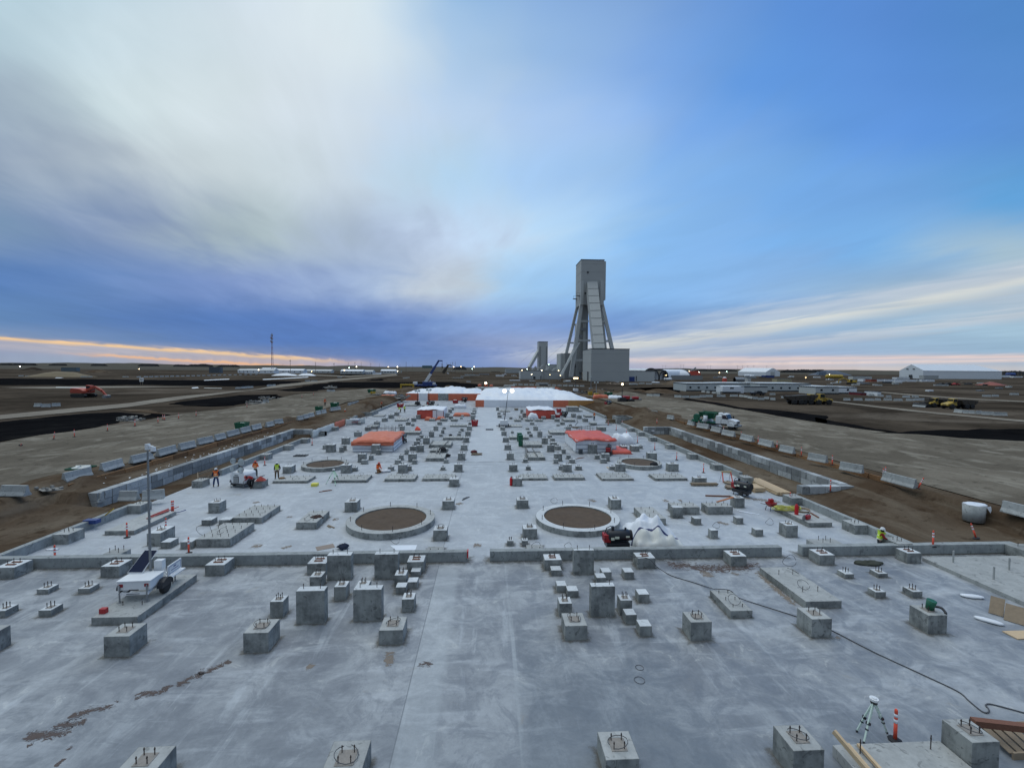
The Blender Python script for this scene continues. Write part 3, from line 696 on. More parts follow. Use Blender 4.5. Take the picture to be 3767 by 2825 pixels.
# --- middle distance, left half (view G, J)
for a in [('J',1305,1770,1022,992,922),('G',243,668,1270,1240,1172),('G',897,1270,1257,1225,1165),('G',1370,1765,1250,1222,1165)]: pad(*a,5,2,bh=.2,loop=1)
for a in [('G',1702,1817,1322,1232,1200),('G',350,470,1152,1055,1037),('G',1062,1170,1152,1050,1035),('G',1762,1865,1138,1045,1033),('J',1437,1555,892,800,770),('J',1015,1160,1090,1000,960)]: P(*a,nb=4)
for a in [(483,545,1130,1085,1070),(1180,1230,1125,1068,1060),(935,1005,1125,1075,1062),(1595,1650,1117,1078,1068),(605,680,1042,990,980),(700,748,990,935,925),(1023,1093,1042,990,978),(1075,1125,990,930,920),(1240,1293,1040,990,980),(1635,1690,1028,985,978),(790,847,925,862,855),(1145,1193,920,862,855),(125,165,857,808,800),(330,373,893,830,822),(370,412,873,810,802)]: P('G',*a,nb=2,bh=.16)
for a in [(563,660,1018,915,903),(1190,1290,1012,915,903),(1810,1898,990,908,896),(733,832,908,802,790),(1293,1380,890,808,797),(1210,1285,873,820,810),(1845,1925,868,803,793),(360,450,793,715,705),(165,270,893,800,788),(1375,1452,790,713,703),(1877,1947,770,710,700),(515,600,700,640,632),(1447,1508,707,637,629),(1902,1967,688,635,627),(1082,1138,625,570,562),(1505,1560,625,570,562),(1920,1982,620,568,560),(650,715,625,580,572),(762,830,552,513,506),(860,922,513,466,458),(943,1002,473,426,418),(1228,1283,513,466,458),(1160,1213,555,518,510),(1553,1607,555,515,508),(1655,1705,460,405,398),(1287,1340,480,430,422),(1017,1068,440,393,386),(1970,2018,492,435,428),(1970,2025,455,398,390),(1993,2037,410,366,358),(1995,2035,380,343,337)]: P('G',*a,nb=4,bh=.2)
for a in [(1262,1330,805,758,750),(1290,1338,760,713,706),(1330,1375,720,680,672),(1577,1615,700,668,660),(1803,1845,690,660,653),(1600,1637,662,615,608),(1815,1850,655,633,627),(1618,1655,607,580,573),(1840,1880,633,598,590),(1068,1110,568,542,536),(1228,1262,568,540,534),(1835,1868,480,460,454),(1850,1880,455,435,429),(1940,1975,550,520,512),(740,787,415,388,382),(1700,1745,482,440,432),(1690,1730,405,358,350),(1715,1755,370,335,328),(560,600,552,515,508)]: P('G',*a,nb=2,bh=.15,kind='stub')
for a,nx in [((1410,1640,1003,965,903),3),((1450,1720,838,800,752),4),((1465,1670,895,870,835),3),((1625,1867,740,712,690),5),((1110,1335,677,645,622),4),((1713,1920,577,560,545),5),((670,800,605,570,550),3),((1022,1165,508,490,465),3),((1453,1520,508,480,467),2),((1590,1672,510,480,468),2),((1722,1805,510,485,473),2),((745,880,452,440,422),0),((1360,1540,330,312,290),0),((1150,1290,320,305,280),2)]: pad('G',*a,nx,2 if nx else 0,bh=.18,dmax=8)
# --- middle distance, right half (view H, I)
for a in [('H',565,893,1242,1215,1162),('H',985,1360,1240,1210,1163),('H',1575,1970,1245,1222,1147),('I',195,568,1005,978,922)]: pad(*a,5,2,bh=.2,loop=1)
for a in [('H',460,578,1313,1222,1203),('H',418,520,1135,1050,1035),('H',1090,1197,1138,1048,1033),('H',1747,1867,1132,1040,1028),('I',343,463,897,812,795),('I',650,790,1033,975,955),('I',107,212,770,685,672)]: P(*a,nb=4)
for a in [(628,685,1115,1072,1062),(1037,1090,1112,1065,1058),(1250,1323,1115,1068,1056),(1673,1745,1112,1070,1060),(592,648,1022,980,970),(975,1028,1035,980,972),(1170,1238,1030,983,973),(1135,1185,978,930,920),(1490,1545,978,928,920),(1562,1632,1030,978,968),(1075,1122,912,858,850)]: P('H',*a,nb=2,bh=.16)
for a in [(387,475,988,908,896),(980,1077,1005,912,900),(1570,1670,1005,913,903),(360,440,865,802,793),(893,980,888,805,797),(988,1063,865,815,806),(1408,1513,908,798,788),(340,412,768,710,700),(827,900,788,715,706),(320,385,687,635,627),(773,830,705,635,627),(308,365,622,578,570),(722,777,625,573,565),(1130,1187,625,576,568),(680,730,553,518,510),(1058,1110,553,518,510),(990,1047,515,478,470),(1340,1400,515,473,465),(945,992,483,430,423),(1270,1320,477,433,426),(1200,1248,460,413,405),(273,322,465,430,423),(270,310,430,398,390),(255,290,375,333,326),(585,630,460,403,396),(560,595,410,363,356),(1820,1890,878,820,800),(1945,2040,882,815,798),(822,875,485,452,444)]: P('H',*a,nb=4,bh=.2)
for a in [(937,1012,805,770,760),(935,985,755,720,710),(1163,1217,765,712,703),(903,950,720,680,671),(1120,1170,720,683,675),(668,710,703,665,657),(645,688,665,632,624),(440,475,660,633,626),(625,668,612,590,583),(1012,1045,570,545,539),(1165,1200,568,545,539),(420,458,482,455,448),(540,572,465,438,431),(2045,2080,850,812,805),(560,590,490,462,456),(345,362,425,402,396)]: P('H',*a,nb=2,bh=.15,kind='stub')
for a,nx in [((650,865,993,955,896),3),((590,828,835,800,752),4),((425,660,735,705,682),4),((930,1155,677,645,615),4),((410,580,580,570,548),4),((483,565,513,490,477),2),((620,715,510,485,473),2),((745,838,513,490,478),2),((1105,1240,515,490,466),2),((1523,1625,628,582,570),0),((1430,1510,555,527,515),0),((300,430,392,380,366),3),((1370,1460,460,440,424),0),((1145,1285,390,330,318),0),((1205,1330,390,375,362),0)]: pad('H',*a,nx,2 if nx else 0,bh=.18,dmax=8)
# pedestals bonded to the side curbs (x pinned to the curb, depth from the picture)
def sideped(z,x,y,side,w=1.0,hh=WH,face=None):
    p=G(z,x,y,hh); x0=(XL+.404 if side<0 else XR-.404-w); b=MB(); b.box(-w/2,w/2,-.6,.6,0,hh+.05)
    b.mi=1; b.box(-w/2+.015,w/2-.015,-.585,.585,hh+.05,hh+.054)
    o=b.build('concrete_pedestal',[CON,PADC],loc=(x0+w/2,p.y,0),bev=.02 if p.y<60 else 0)
    if p.y<75:
        for q in ((-.15,-.15),(.15,-.15),(-.15,.15),(.15,.15)): link('anchor_bolt',bolt_mesh(.22),o,(q[0],q[1],hh+.05))
    BLK.append(dict(o=o,kind='pedestal',x=x0+w/2,y=p.y,w=w,d=1.2,h=hh,nb=4,side=side))
for a in [('K',850,1285),('K',1730,960),('J',330,980),('J',1210,630),('J',1530,510),('J',1790,420),('J',2000,330),('G',310,580),('G',140,640)]: sideped(*a,-1)
for a in [('E',430,70),('E',940,260),('I',1850,1190),('I',1330,960),('I',930,815),('I',625,695),('I',385,585),('I',190,500),('I',30,440),('H',1900,590)]: sideped(*a,1)
# round tank bases
def ring(z,xl,xr,ytop,yfb,h,label,inner=.80,white=False):
    a=G(z,(xl+xr)/2,ytop,h); f=G(z,(xl+xr)/2,yfb,h); r1=(a.y-f.y)/2; cy=(a.y+f.y)/2
    yc=cy; d0=ray(z,xl,(ytop+yfb)/2); d1=ray(z,xr,(ytop+yfb)/2)
    xa=d0.x/d0.y*cy; xb=d1.x/d1.y*cy; r2=(xb-xa)/2*.985; r=(r1+r2)/2; cx=(xa+xb)/2
    t=thing('tank_ring_base',label,'ring foundation',(cx,cy,0),0,'round tank foundations')
    n=72; m=MB(); ri=r*inner
    m.lathe([(ri,0.0),(r,0.0),(r,h),(ri,h),(ri,0.0)],n=n); 
    o=m.build('ring_wall',[CON],t)
    m=MB(); m.lathe([(ri+.02,h),(r-.02,h),(r-.02,h+.006),(ri+.02,h+.006),(ri+.02,h)],n=n); m.build('ring_top',[PADC if not white else CONL],t)
    m=MB(); k=14; vs=[(0,0,h-.07)];fs=[]
    for i in range(1,k+1):
        for j in range(36):
            q=ri*i/k; tt=2*math.pi*j/36; vs.append((q*math.cos(tt),q*math.sin(tt),h-.09+.07*noise.noise(Vector((q*math.cos(tt)*.9,q*math.sin(tt)*.9,cx)))))
    for j in range(36): fs.append((0,1+j,1+(j+1)%36))
    for i in range(k-1):
        for j in range(36): a_=1+i*36+j; b_=1+i*36+(j+1)%36; fs.append((a_,b_,b_+36,a_+36))
    m.add(vs,fs); m.build('soil_fill',SOIL,t,smooth=True)
    for j in range(8):
        tt=2*math.pi*(j+.3)/8; link('anchor_rod',bolt_mesh(.38,.02),t,((r+ri)/2*math.cos(tt),(r+ri)/2*math.sin(tt),h))
    return t
ring('B',400,1427,180,515,.45,'large round concrete ring filled with brown soil, nearest left of the aisle')
ring('C',690,1668,165,490,.42,'large round concrete ring filled with soil beside the black heater',white=True)
ring('J',1690,2340,698,820,.42,'distant round soil-filled ring left of the aisle, behind the standing man')
ring('H',1745,2325,962,1068,.42,'distant round soil-filled ring right of the aisle near the curb')
# ---- labels for all blocks by row and order from the aisle
def label_blocks():
    blocks=[b for b in BLK]
    groups={}
    for b in blocks:
        if 'lab' in b: tag(b['o'],b['lab'],'concrete pad','concrete pads'); continue
        s='left' if b['x']<0 else 'right'
        k=('side' if 'side' in b else 'wall' if 'wall' in b else ('front' if b['y']<YW else 'rear'),b['kind'],s)
        groups.setdefault(k,[]).append(b)
    names={'pier':'tall grey two-bolt concrete pier','pedestal':'square bolted concrete pedestal','stub':'small plain-topped concrete block','footing':'low concrete footing with bolt cluster','pad':'low flat concrete pad'}
    cats={'pier':'concrete pier','pedestal':'concrete pedestal','stub':'concrete block','footing':'concrete footing','pad':'concrete pad'}
    for (zone,kind,s),bl in groups.items():
        if zone=='side':
            bl.sort(key=lambda b:b['y'])
            for i,b in enumerate(bl): tag(b['o'],f'bolted pedestal built against the {s} edge curb, {od(i)} from the camera','concrete pedestal',f'{s} curb pedestals')
            continue
        if zone=='wall':
            bl.sort(key=lambda b:abs(b['x']))
            for i,b in enumerate(bl): tag(b['o'],f'bolted pedestal joined to the low cross wall, {od(i)} {s} of the gap','concrete pedestal','cross wall pedestals')
            continue
        # rows by y
        bl.sort(key=lambda b:b['y']); rows=[]
        for b in bl:
            if rows and b['y']-rows[-1][0]['y']<max(.9,rows[-1][0]['y']*.022): rows[-1].append(b)
            else: rows.append([b])
        for ri,row in enumerate(rows):
            row.sort(key=lambda b:abs(b['x']))
            for ci,b in enumerate(row):
                where='before' if zone=='front' else 'past'
                if zone=='front': rr=len(rows)-1-ri
                else: rr=ri
                tag(b['o'],f'{names[kind]}, {od(ci)} {s} of aisle in {od(rr)} such row {where} wall',cats[kind],f'{cats[kind]}s')
label_blocks()
# ================================================================ SMALL REPEATS
class Seq:     # things in a series that get their ordinal label once all are placed
    def __init__(s): s.g={}
    def add(s,key,o,xpix): s.g.setdefault(key,[]).append((xpix,o))
    def done(s):
        for (tpl,cat,grp),l in s.g.items():
            l.sort(key=lambda q:q[0])
            for i,(x,o) in enumerate(l): tag(o,tpl.format(od(i)) if len(l)>1 else tpl.replace(', {}','').replace('{} ',''),cat,grp)
SEQ=Seq()
def pxx(z,x): return Z[z][0]+x/Z[z][2]
# jersey barrier, 1 m long, scaled along its length
def barrier_mesh(L):
    b=MB(); pr=[(-.30,.0),(.30,.0),(.30,.08),(.16,.32),(.085,.80),(-.085,.80),(-.16,.32),(-.30,.08)]
    n=len(pr); vs=[(-L/2,u,w) for u,w in pr]+[(L/2,u,w) for u,w in pr]
    b.add(vs,[tuple(range(n)),tuple(range(2*n-1,n-1,-1))]+[(i,i+n,(i+1)%n+n,(i+1)%n) for i in range(n)])
    return b.mesh('road_barrier',CONR)
BM={}
def barrier(z,x0,y0,x1,y1,h,key,s=1.0):
    a=G(z,x0,y0,h); b=G(z,x1,y1,h); d=b-a; L=max(1.4,min(4.2,d.length)); L=round(L*2)/2
    if L not in BM: BM[L]=barrier_mesh(L)
    m=(a+b)/2; rz=math.atan2(d.y,d.x)
    o=bpy.data.objects.new('road_barrier',BM[L]); C.objects.link(o); o.location=(m.x,m.y,h+.0); o.rotation_euler=(0,0,rz); 
    if s!=1: o.scale=(1,s,s)
    SEQ.add(key,o,pxx(z,(x0+x1)/2)); return o
H1=1.765
KL=('concrete barrier on the left roadside ledge, {} from the left','road barrier','barriers along the left haul road')
for a in [(15,858,335,862),(740,705,1050,625),(1185,582,1405,520),(1515,490,1775,430),(1835,405,2030,350)]: barrier('K',*a,H1,KL)
for a in [(30,575,240,525),(285,500,475,460),(510,445,655,410),(680,395,830,355),(865,345,985,315),(1010,305,1140,275),(1210,262,1310,240),(1315,225,1440,205),(1635,170,1705,158),(1715,150,1780,135),(1785,130,1855,115),(1885,97,1950,82),(1957,82,2022,68)]: barrier('J',*a,H1,KL)
for a in [(735,610,815,597),(885,567,915,560),(920,559,945,553),(950,552,975,546)]: barrier('R',*a,1.6,KL)
KLB=('grey barrier lying across the near end of the left pit, {} from the left','road barrier','barriers closing the left pit')
for a in [(985,930,1195,937),(1420,914,1585,914),(1705,910,1865,895)]: barrier('K',*a,.45,KLB)
KR=('concrete barrier on the right roadside ledge, {} from the left','road barrier','barriers along the right haul road')
for a in [(150,228,210,234),(335,286,402,294),(570,352,660,370),(690,385,805,405),(850,425,955,450),(975,468,1115,497),(1190,522,1330,556),(1410,582,1550,617),(1640,657,1810,694),(1970,757,2190,800)]: barrier('I',*a,H1,KR)
for a in [(255,505,510,552),(725,622,1060,712),(2000,955,2260,1022)]: barrier('L',*a,H1,KR)
KF=('small pale barrier in the rows before the grey modular offices, {} from the left','road barrier','barriers in the equipment yard')
for a in [(240,527,300,532),(310,528,380,532),(540,541,620,545),(630,547,700,547),(715,549,815,549),(820,542,885,541),(885,538,960,540),(1010,537,1100,538),(1155,535,1235,535),(1255,535,1300,540),(1305,541,1350,547),(1355,552,1400,558),(1410,562,1455,562),(1465,570,1525,570),(1530,560,1580,562),(1600,571,1645,573),(840,486,880,489),(895,493,930,496),(955,498,1000,502),(1010,506,1045,509),(535,451,560,453),(585,453,610,455),(630,459,665,462),(1590,516,1650,517),(1710,550,1770,552)]: barrier('T',*a,1.7,KF)
KG=('small pale barrier in the scattered rows left of the parked haulers, {} from the left','road barrier','barriers near the parked haulers')
for a in [(300,556,365,557),(410,557,490,557),(530,559,612,559),(628,557,690,557),(727,556,808,557),(835,561,915,561),(963,560,1045,561),(1050,558,1112,556),(1115,556,1172,555),(925,526,1000,526),(748,523,802,523),(660,516,718,516),(565,509,625,509),(1020,522,1095,524),(630,400,712,401),(870,330,940,331)]: barrier('U',*a,1.7,KG)
KH=('pale barrier in the line right of the parked haulers, {} from the left','road barrier','barriers right of the haulers')
for a in [(1478,682,1560,690),(1565,692,1685,698),(1695,700,1765,700),(1770,708,1880,712),(1885,716,2030,720),(1770,517,1855,518),(1870,516,1940,516),(2060,497,2155,498)]: barrier('U',*a,1.7,KH)
KQ=('tiny barrier in the far left dirt field, {} from the left','road barrier','barriers on the far left field')
for i in range(22): barrier('Q',1230+i*45,321-i*1.05,1268+i*45,320-i*1.05,1.7,KQ)
for a in [(160,312,200,312),(215,316,252,316),(265,314,305,314),(690,320,745,320),(750,320,790,320),(1040,321,1110,321),(1170,322,1205,321),(2015,420,2060,419),(2065,417,2110,414),(2115,413,2165,411),(300,572,350,572),(355,577,435,575),(440,571,520,567)]: barrier('Q',*a,1.7,KQ)
KS=('small barrier on the left plain beyond the dark basins, {} from the left','road barrier','barriers on the left plain')
for a in [(75,547,145,547),(150,540,210,538),(190,399,212,397),(215,397,235,396),(240,396,262,394),(515,356,560,355),(567,357,622,357),(795,324,835,324),(1355,330,1395,330),(705,443,735,443),(740,444,775,443),(1375,326,1420,327),(1900,362,1935,362)]: barrier('R',*a,1.7,KS)
KT=('tiny barrier on the dirt before the headframe buildings, {} from the left','road barrier','barriers before the headframe')
for i in range(13): barrier('S',260+i*62,1556+i*1.5,308+i*62,1557+i*1.5,1.7,KT)
for a in [(1660,1545,1720,1545),(1740,1550,1800,1550),(1380,1528,1440,1528),(1810,1528,1880,1530)]: barrier('S',*a,1.7,KT)
# delineator posts
def delin_proto():
    b=MB(); b.lathe([(.20,.0),(.20,.035),(.13,.06),(.07,.075),(.0,.075)],n=8)
    base=b.mesh('base',BLACK)
    b=MB(); b.lathe([(.055,.07),(.052,.60),(.050,.60)],n=10); b.mi=1; b.lathe([(.056,.60),(.055,.72)],n=10); b.mi=0; b.lathe([(.052,.72),(.050,.80)],n=10); b.mi=1; b.lathe([(.055,.80),(.054,.90)],n=10); b.mi=0; b.lathe([(.050,.90),(.046,1.02),(.02,1.06),(.0,1.06)],n=10)
    return base,b.mesh('tube',[ORANGE,TARPW],True)
DB,DT=delin_proto()
def delin(z,x,y,h,key,tilt=(0,0),s=1.0):
    p=G(z,x,y,h); t=thing('delineator_post','x','post',p); t.rotation_euler=(tilt[0],tilt[1],random.uniform(0,3)); t.scale=(s,s,s)
    link('base',DB,t); link('tube',DT,t); SEQ.add(key,t,pxx(z,x))
k1=('orange white delineator post on the slab left of aisle, {} from the left','delineator post','delineator posts on the left slab')
for a in [('K',205,1620),('K',1477,1350),('K',1930,1290),('K',1997,1072),('K',2016,1068),('A',298,742),('J',1195,782),('J',1837,506)]: 
    if a[1]==205: delin('F',640,372,0,k1)
    else: delin(*a,0,k1)
k2=('orange delineator post edging the left haul road, {} from the left','delineator post','delineator posts on the left road')
for a in [('K',240,282,(1.2,.5)),('K',625,208,(0,-.25)),('K',865,182,(0,0)),('K',1250,112,(0,0)),('K',1570,52,(0,0)),('Q',1155,742,(0,0)),('Q',1353,712,(0,0)),('Q',1530,677,(0,0)),('Q',1410,690,(0,0)),('R',490,498,(0,0)),('R',590,475,(0,0)),('Q',2115,580,(0,0)),('Q',1680,655,(0,0)),('Q',1395,688,(0,0))]: delin(a[0],a[1],a[2],H1,k2,a[3])
k3=('orange delineator post between barriers on the right ledge, {} from the left','delineator post','delineator posts on the right ledge')
for a in [('I',115,215,(0,0)),('I',210,350,(0,0)),('I',700,378,(0,.1)),('I',985,458,(0,0)),('I',1190,517,(0,0)),('I',1387,573,(0,0)),('I',1605,640,(0,0)),('I',1888,718,(0,0)),('L',177,463,(0,0)),('L',716,617,(0,0)),('L',740,598,(0,0)),('L',1085,712,(0,-.35))]: delin(a[0],a[1],a[2],H1,k3,a[3])
k4=('orange and white delineator post on the slab beside the right curb, {} from the left','delineator post','delineator posts on the right slab')
for a in [('H',1650,556),('H',1750,619),('H',1825,556),('H',1877,672),('H',2015,776),('I',185,648),('I',440,765),('I',752,912),('I',1758,1275)]: delin(*a,0,k4)
k5=('orange delineator post on the brown dirt at the right, {} from the left','delineator post','delineator posts on the right dirt')
delin('L',158,745,1.25,k5); delin('L',1245,1325,.48,k5); delin('L',1705,1240,.5,k5,(0,.3))
o=delin('P',1180,920,0,('orange and white delineator post behind the wooden timbers at bottom right','delineator post',None))
SEQ.g[('orange and white delineator post behind the wooden timbers at bottom right','delineator post','delineator posts on the right slab')]=SEQ.g.pop(('orange and white delineator post behind the wooden timbers at bottom right','delineator post',None))
# ================================================================ PEOPLE
SKIN=mat('skin',(.45,.27,.19),.6,.05); HIVIS=mat('hivis_yellow',(.62,.85,.05),.6,.1); HIORG=mat('hivis_orange',(.95,.20,.04),.6,.1); STRIP=mat('reflective_strip',(.85,.85,.62),.4,.05)
def cloth(n,c): return mat('cloth_'+n,c,.9,.2,9)
def skinmesh(name,pts,edges,m,subs=1):
    ks=list(pts); me=bpy.data.meshes.new(name); me.from_pydata([pts[k][0] for k in ks],[(ks.index(a),ks.index(b)) for a,b in edges],[])
    o=bpy.data.objects.new('tmp',me); C.objects.link(o); md=o.modifiers.new('s','SKIN'); md.use_smooth_shade=True
    sub=o.modifiers.new('u','SUBSURF'); sub.levels=subs; sub.render_levels=subs
    for i,k in enumerate(ks):
        r=pts[k][1]; r=r if isinstance(r,tuple) else (r,r); me.skin_vertices[0].data[i].radius=r; me.skin_vertices[0].data[i].use_root=(i==0)
    dg=bpy.context.evaluated_depsgraph_get(); dg.update(); out=bpy.data.meshes.new_from_object(o.evaluated_get(dg)); out.name=name
    bpy.data.objects.remove(o); out.materials.clear(); out.materials.append(m)
    return out
STAND=dict(pel=(0,0,.95),sp=(0,0,1.15),ch=(0,0,1.36),nk=(0,.0,1.50),hd=(0,-.03,1.62),ht=(0,-.02,1.74),
 sl=(-.19,0,1.42),sr=(.19,0,1.42),el=(-.25,.02,1.14),er=(.25,.02,1.14),wl=(-.24,-.08,.90),wr=(.24,-.08,.90),
 hl=(-.1,0,.92),hr=(.1,0,.92),kl=(-.13,-.03,.50),kr=(.13,-.03,.50),al=(-.14,.02,.10),ar=(.14,.02,.10),tl=(-.17,-.15,.05),tr=(.17,-.15,.05))
BEND=dict(STAND,pel=(0,.15,.88),sp=(0,-.02,1.03),ch=(0,-.22,1.13),nk=(0,-.36,1.17),hd=(0,-.47,1.15),ht=(0,-.57,1.14),sl=(-.19,-.25,1.16),sr=(.19,-.25,1.16),el=(-.24,-.42,.98),er=(.24,-.42,.98),wl=(-.2,-.58,.85),wr=(.2,-.58,.85),hl=(-.1,.15,.85),hr=(.1,.15,.85),kl=(-.13,.03,.48),kr=(.13,.08,.48))
KNEEL=dict(STAND,pel=(0,.1,.42),sp=(0,.05,.60),ch=(0,-.05,.80),nk=(0,-.09,.94),hd=(0,-.15,1.05),ht=(0,-.15,1.17),sl=(-.19,-.05,.86),sr=(.19,-.05,.86),el=(-.25,-.18,.62),er=(.25,-.18,.62),wl=(-.13,-.40,.52),wr=(.13,-.40,.52),hl=(-.1,.08,.40),hr=(.1,.08,.40),kl=(-.17,-.33,.12),kr=(.17,-.33,.12),al=(-.12,.14,.08),ar=(.12,.14,.08),tl=(-.12,.30,.05),tr=(.12,.30,.05))
def vv(a,b,t): return tuple(a[i]+(b[i]-a[i])*t for i in range(3))
def person(pose,loc,rz,label,top,bottom,vest=None,hat=WHITE,s=1.0,mask=True,group=None):
    J=pose; t=thing('person',label,'person',loc,rz,group); t.scale=(s,s,s)
    pts={'pel':(J['pel'],(.13,.10)),'sp':(J['sp'],(.125,.09)),'ch':(J['ch'],(.15,.105)),'nk':(J['nk'],.055),'hd':(J['hd'],(.078,.09)),'ht':(J['ht'],(.06,.07))}
    hd,ht=Vector(J['hd']),Vector(J['ht']); f=Vector((0,-1,0)); u=(ht-hd).normalized(); f=(f-u*f.dot(u)).normalized() if abs(u.y)<.7 else Vector((0,-.3,-1)).normalized()
    pts['nose']=(tuple(hd+f*.105+u*.01),.016); pts['chin']=(tuple(hd+f*.07-u*.06),.03)
    ed=[('pel','sp'),('sp','ch'),('ch','nk'),('nk','hd'),('hd','ht'),('hd','nose'),('hd','chin')]
    for q in 'lr':
        S=-1 if q=='l' else 1
        pts['s'+q]=(J['s'+q],.065); pts['e'+q]=(J['e'+q],.047); pts['w'+q]=(J['w'+q],.030)
        pts['h'+q]=(J['h'+q],.09); pts['k'+q]=(J['k'+q],.058); pts['a'+q]=(J['a'+q],.042); pts['t'+q]=(J['t'+q],.04)
        w=Vector(J['w'+q]); d=(w-Vector(J['e'+q])).normalized(); side=Vector((1,0,0)); side=(side-d*side.dot(d)).normalized(); nrm=d.cross(side)
        pm=w+d*.07; pts['p'+q]=(tuple(pm),(.036,.02))
        ed+=[('ch','s'+q),('s'+q,'e'+q),('e'+q,'w'+q),('w'+q,'p'+q),('pel','h'+q),('h'+q,'k'+q),('k'+q,'a'+q),('a'+q,'t'+q)]
        for i,(o_,l) in enumerate(((-.030,.062),(-.010,.075),(.010,.07),(.030,.055))):
            b1=pm+side*o_+d*.03; b2=b1+d*l*.55+nrm*-.008; b3=b2+d*l*.4+nrm*-.02
            for n_,b_ in(('1',b1),('2',b2),('3',b3)): pts[f'f{q}{i}{n_}']=(tuple(b_),.0085)
            ed+=[('p'+q,f'f{q}{i}1'),(f'f{q}{i}1',f'f{q}{i}2'),(f'f{q}{i}2',f'f{q}{i}3')]
        th=pm-d*.02+side*(-S)*.045; pts['th'+q]=(tuple(th),.010); th2=th+d*.04+side*(-S)*.012; pts['u'+q]=(tuple(th2),.009); ed+=[('p'+q,'th'+q),('th'+q,'u'+q)]
    body=link('body',skinmesh('body',pts,ed,SKIN),t)
    if mask:
        m=MB(); m.tube([hd-u*.13,hd-u*.05,hd+u*.02,hd+u*.09],[.075,.108,.108,.09],10); m.build('balaclava',cloth('black',(.02,.02,.025)),t,smooth=True)
    # trousers, jacket, boots grown a little wider than the body
    tp={'pel':(J['pel'],(.165,.13)),'pw':(vv(J['pel'],J['sp'],.5),(.155,.12))}; te=[('pw','pel')]
    jp={'ch':(J['ch'],(.20,.15)),'sp':(J['sp'],(.175,.14)),'pv':(vv(J['pel'],J['sp'],.2),(.175,.14)),'nk':(vv(J['ch'],J['nk'],.8),.085)}; je=[('ch','sp'),('sp','pv'),('ch','nk')]
    bp={};be=[]
    for q in 'lr':
        tp['h'+q]=(J['h'+q],.115); tp['k'+q]=(J['k'+q],.088); tp['a'+q]=(vv(J['k'+q],J['a'+q],.85),.075); te+=[('pel','h'+q),('h'+q,'k'+q),('k'+q,'a'+q)]
        jp['s'+q]=(J['s'+q],.095); jp['e'+q]=(J['e'+q],.073); jp['w'+q]=(vv(J['e'+q],J['w'+q],.9),.055); je+=[('ch','s'+q),('s'+q,'e'+q),('e'+q,'w'+q)]
    link('trousers',skinmesh('trousers',tp,te,bottom),t); link('jacket',skinmesh('jacket',jp,je,top),t)
    for q in 'lr':
        b_={'a':(J['a'+q],.062),'t':(J['t'+q],.055),'k':(vv(J['k'+q],J['a'+q],.8),.06)}; link('boot',skinmesh('boot',b_,[('a','t'),('a','k')],cloth('boot',(.06,.04,.025))),t)
    if vest:
        ch,sp,pv=Vector(J['ch']),Vector(J['sp']),Vector(vv(J['pel'],J['sp'],.1)); nk=Vector(vv(J['ch'],J['nk'],.45))
        v_={'ch':(tuple(ch),(.222,.172)),'sp':(tuple(sp),(.20,.165)),'pv':(tuple(pv),(.20,.165)),'nk':(tuple(nk),(.15,.12))}
        vo=link('safety_vest',skinmesh('safety_vest',v_,[('ch','sp'),('sp','pv'),('ch','nk')],vest),t)
        m=MB()
        for p_,d_ in((pv.lerp(sp,.35),(sp-pv).normalized()),(sp.lerp(ch,.4),(ch-sp).normalized())):
            m.cyl(p_-d_*.03,p_+d_*.03,.168,.168,14)
        m.build('reflective_band',STRIP,vo,smooth=True)
    hh=hd.lerp(ht,.55); m=MB(); rot=u.to_track_quat('Z','Y').to_matrix()
    mm=MB(); mm.lathe([(.135,.0),(.132,.03),(.118,.09),(.08,.135),(.0,.155)],n=14); mm.lathe([(.13,-.004),(.16,-.01),(.16,.004),(.13,.012)],n=14)
    mm.v=[tuple(hh+rot@Vector((a*.92,b*1.05,c))) for a,b,c in mm.v]
    mm.build('hard_hat',hat,t,smooth=True)
    return t
navy=cloth('navy',(.02,.03,.06)); jean=cloth('jean',(.03,.06,.16)); brown=cloth('brown',(.13,.085,.05)); black=cloth('black',(.02,.02,.025)); red=cloth('red',(.30,.02,.02)); orgc=cloth('orange',(.80,.12,.03)); HRED=mat('hat_red',(.6,.12,.09),.4,.05)
W=math.pi
pA=dict(STAND,el=(-.30,-.03,1.17),er=(.30,-.03,1.17),wl=(-.26,-.22,.98),wr=(.26,-.2,.96),kl=(-.17,-.03,.5),kr=(.17,-.03,.5),al=(-.22,.02,.1),ar=(.2,.02,.1))
person(pA,G('J',535,1068),R(15),'worker in orange vest, blue trousers and white hard hat left of the light tower',navy,jean,HIORG,s=1.02)
pB=dict(STAND,el=(-.27,-.08,1.15),er=(.27,-.08,1.15),wl=(-.16,-.28,1.12),wr=(.16,-.28,1.12))
person(pB,G('J',1068,945),R(190),'worker in orange jacket seen from behind, beside the light tower',orgc,black,HIORG,HRED)
person(BEND,G('J',1022,1092),R(-75),'worker in dark red jacket bending over the light tower',red,black,None,HRED)
person(dict(STAND,er=(.31,.02,1.17),wr=(.24,-.06,.95),kl=(-.15,-.02,.5),al=(-.17,.04,.1)),G('J',1362,965),R(10),'worker in yellow vest and brown trousers standing left of the pedestal',black,brown,HIVIS)
person(KNEEL,G('G',815,1152),R(60),'kneeling worker in orange vest working beside white bags',orgc,cloth('tan',(.25,.12,.05)),HIORG,HRED)
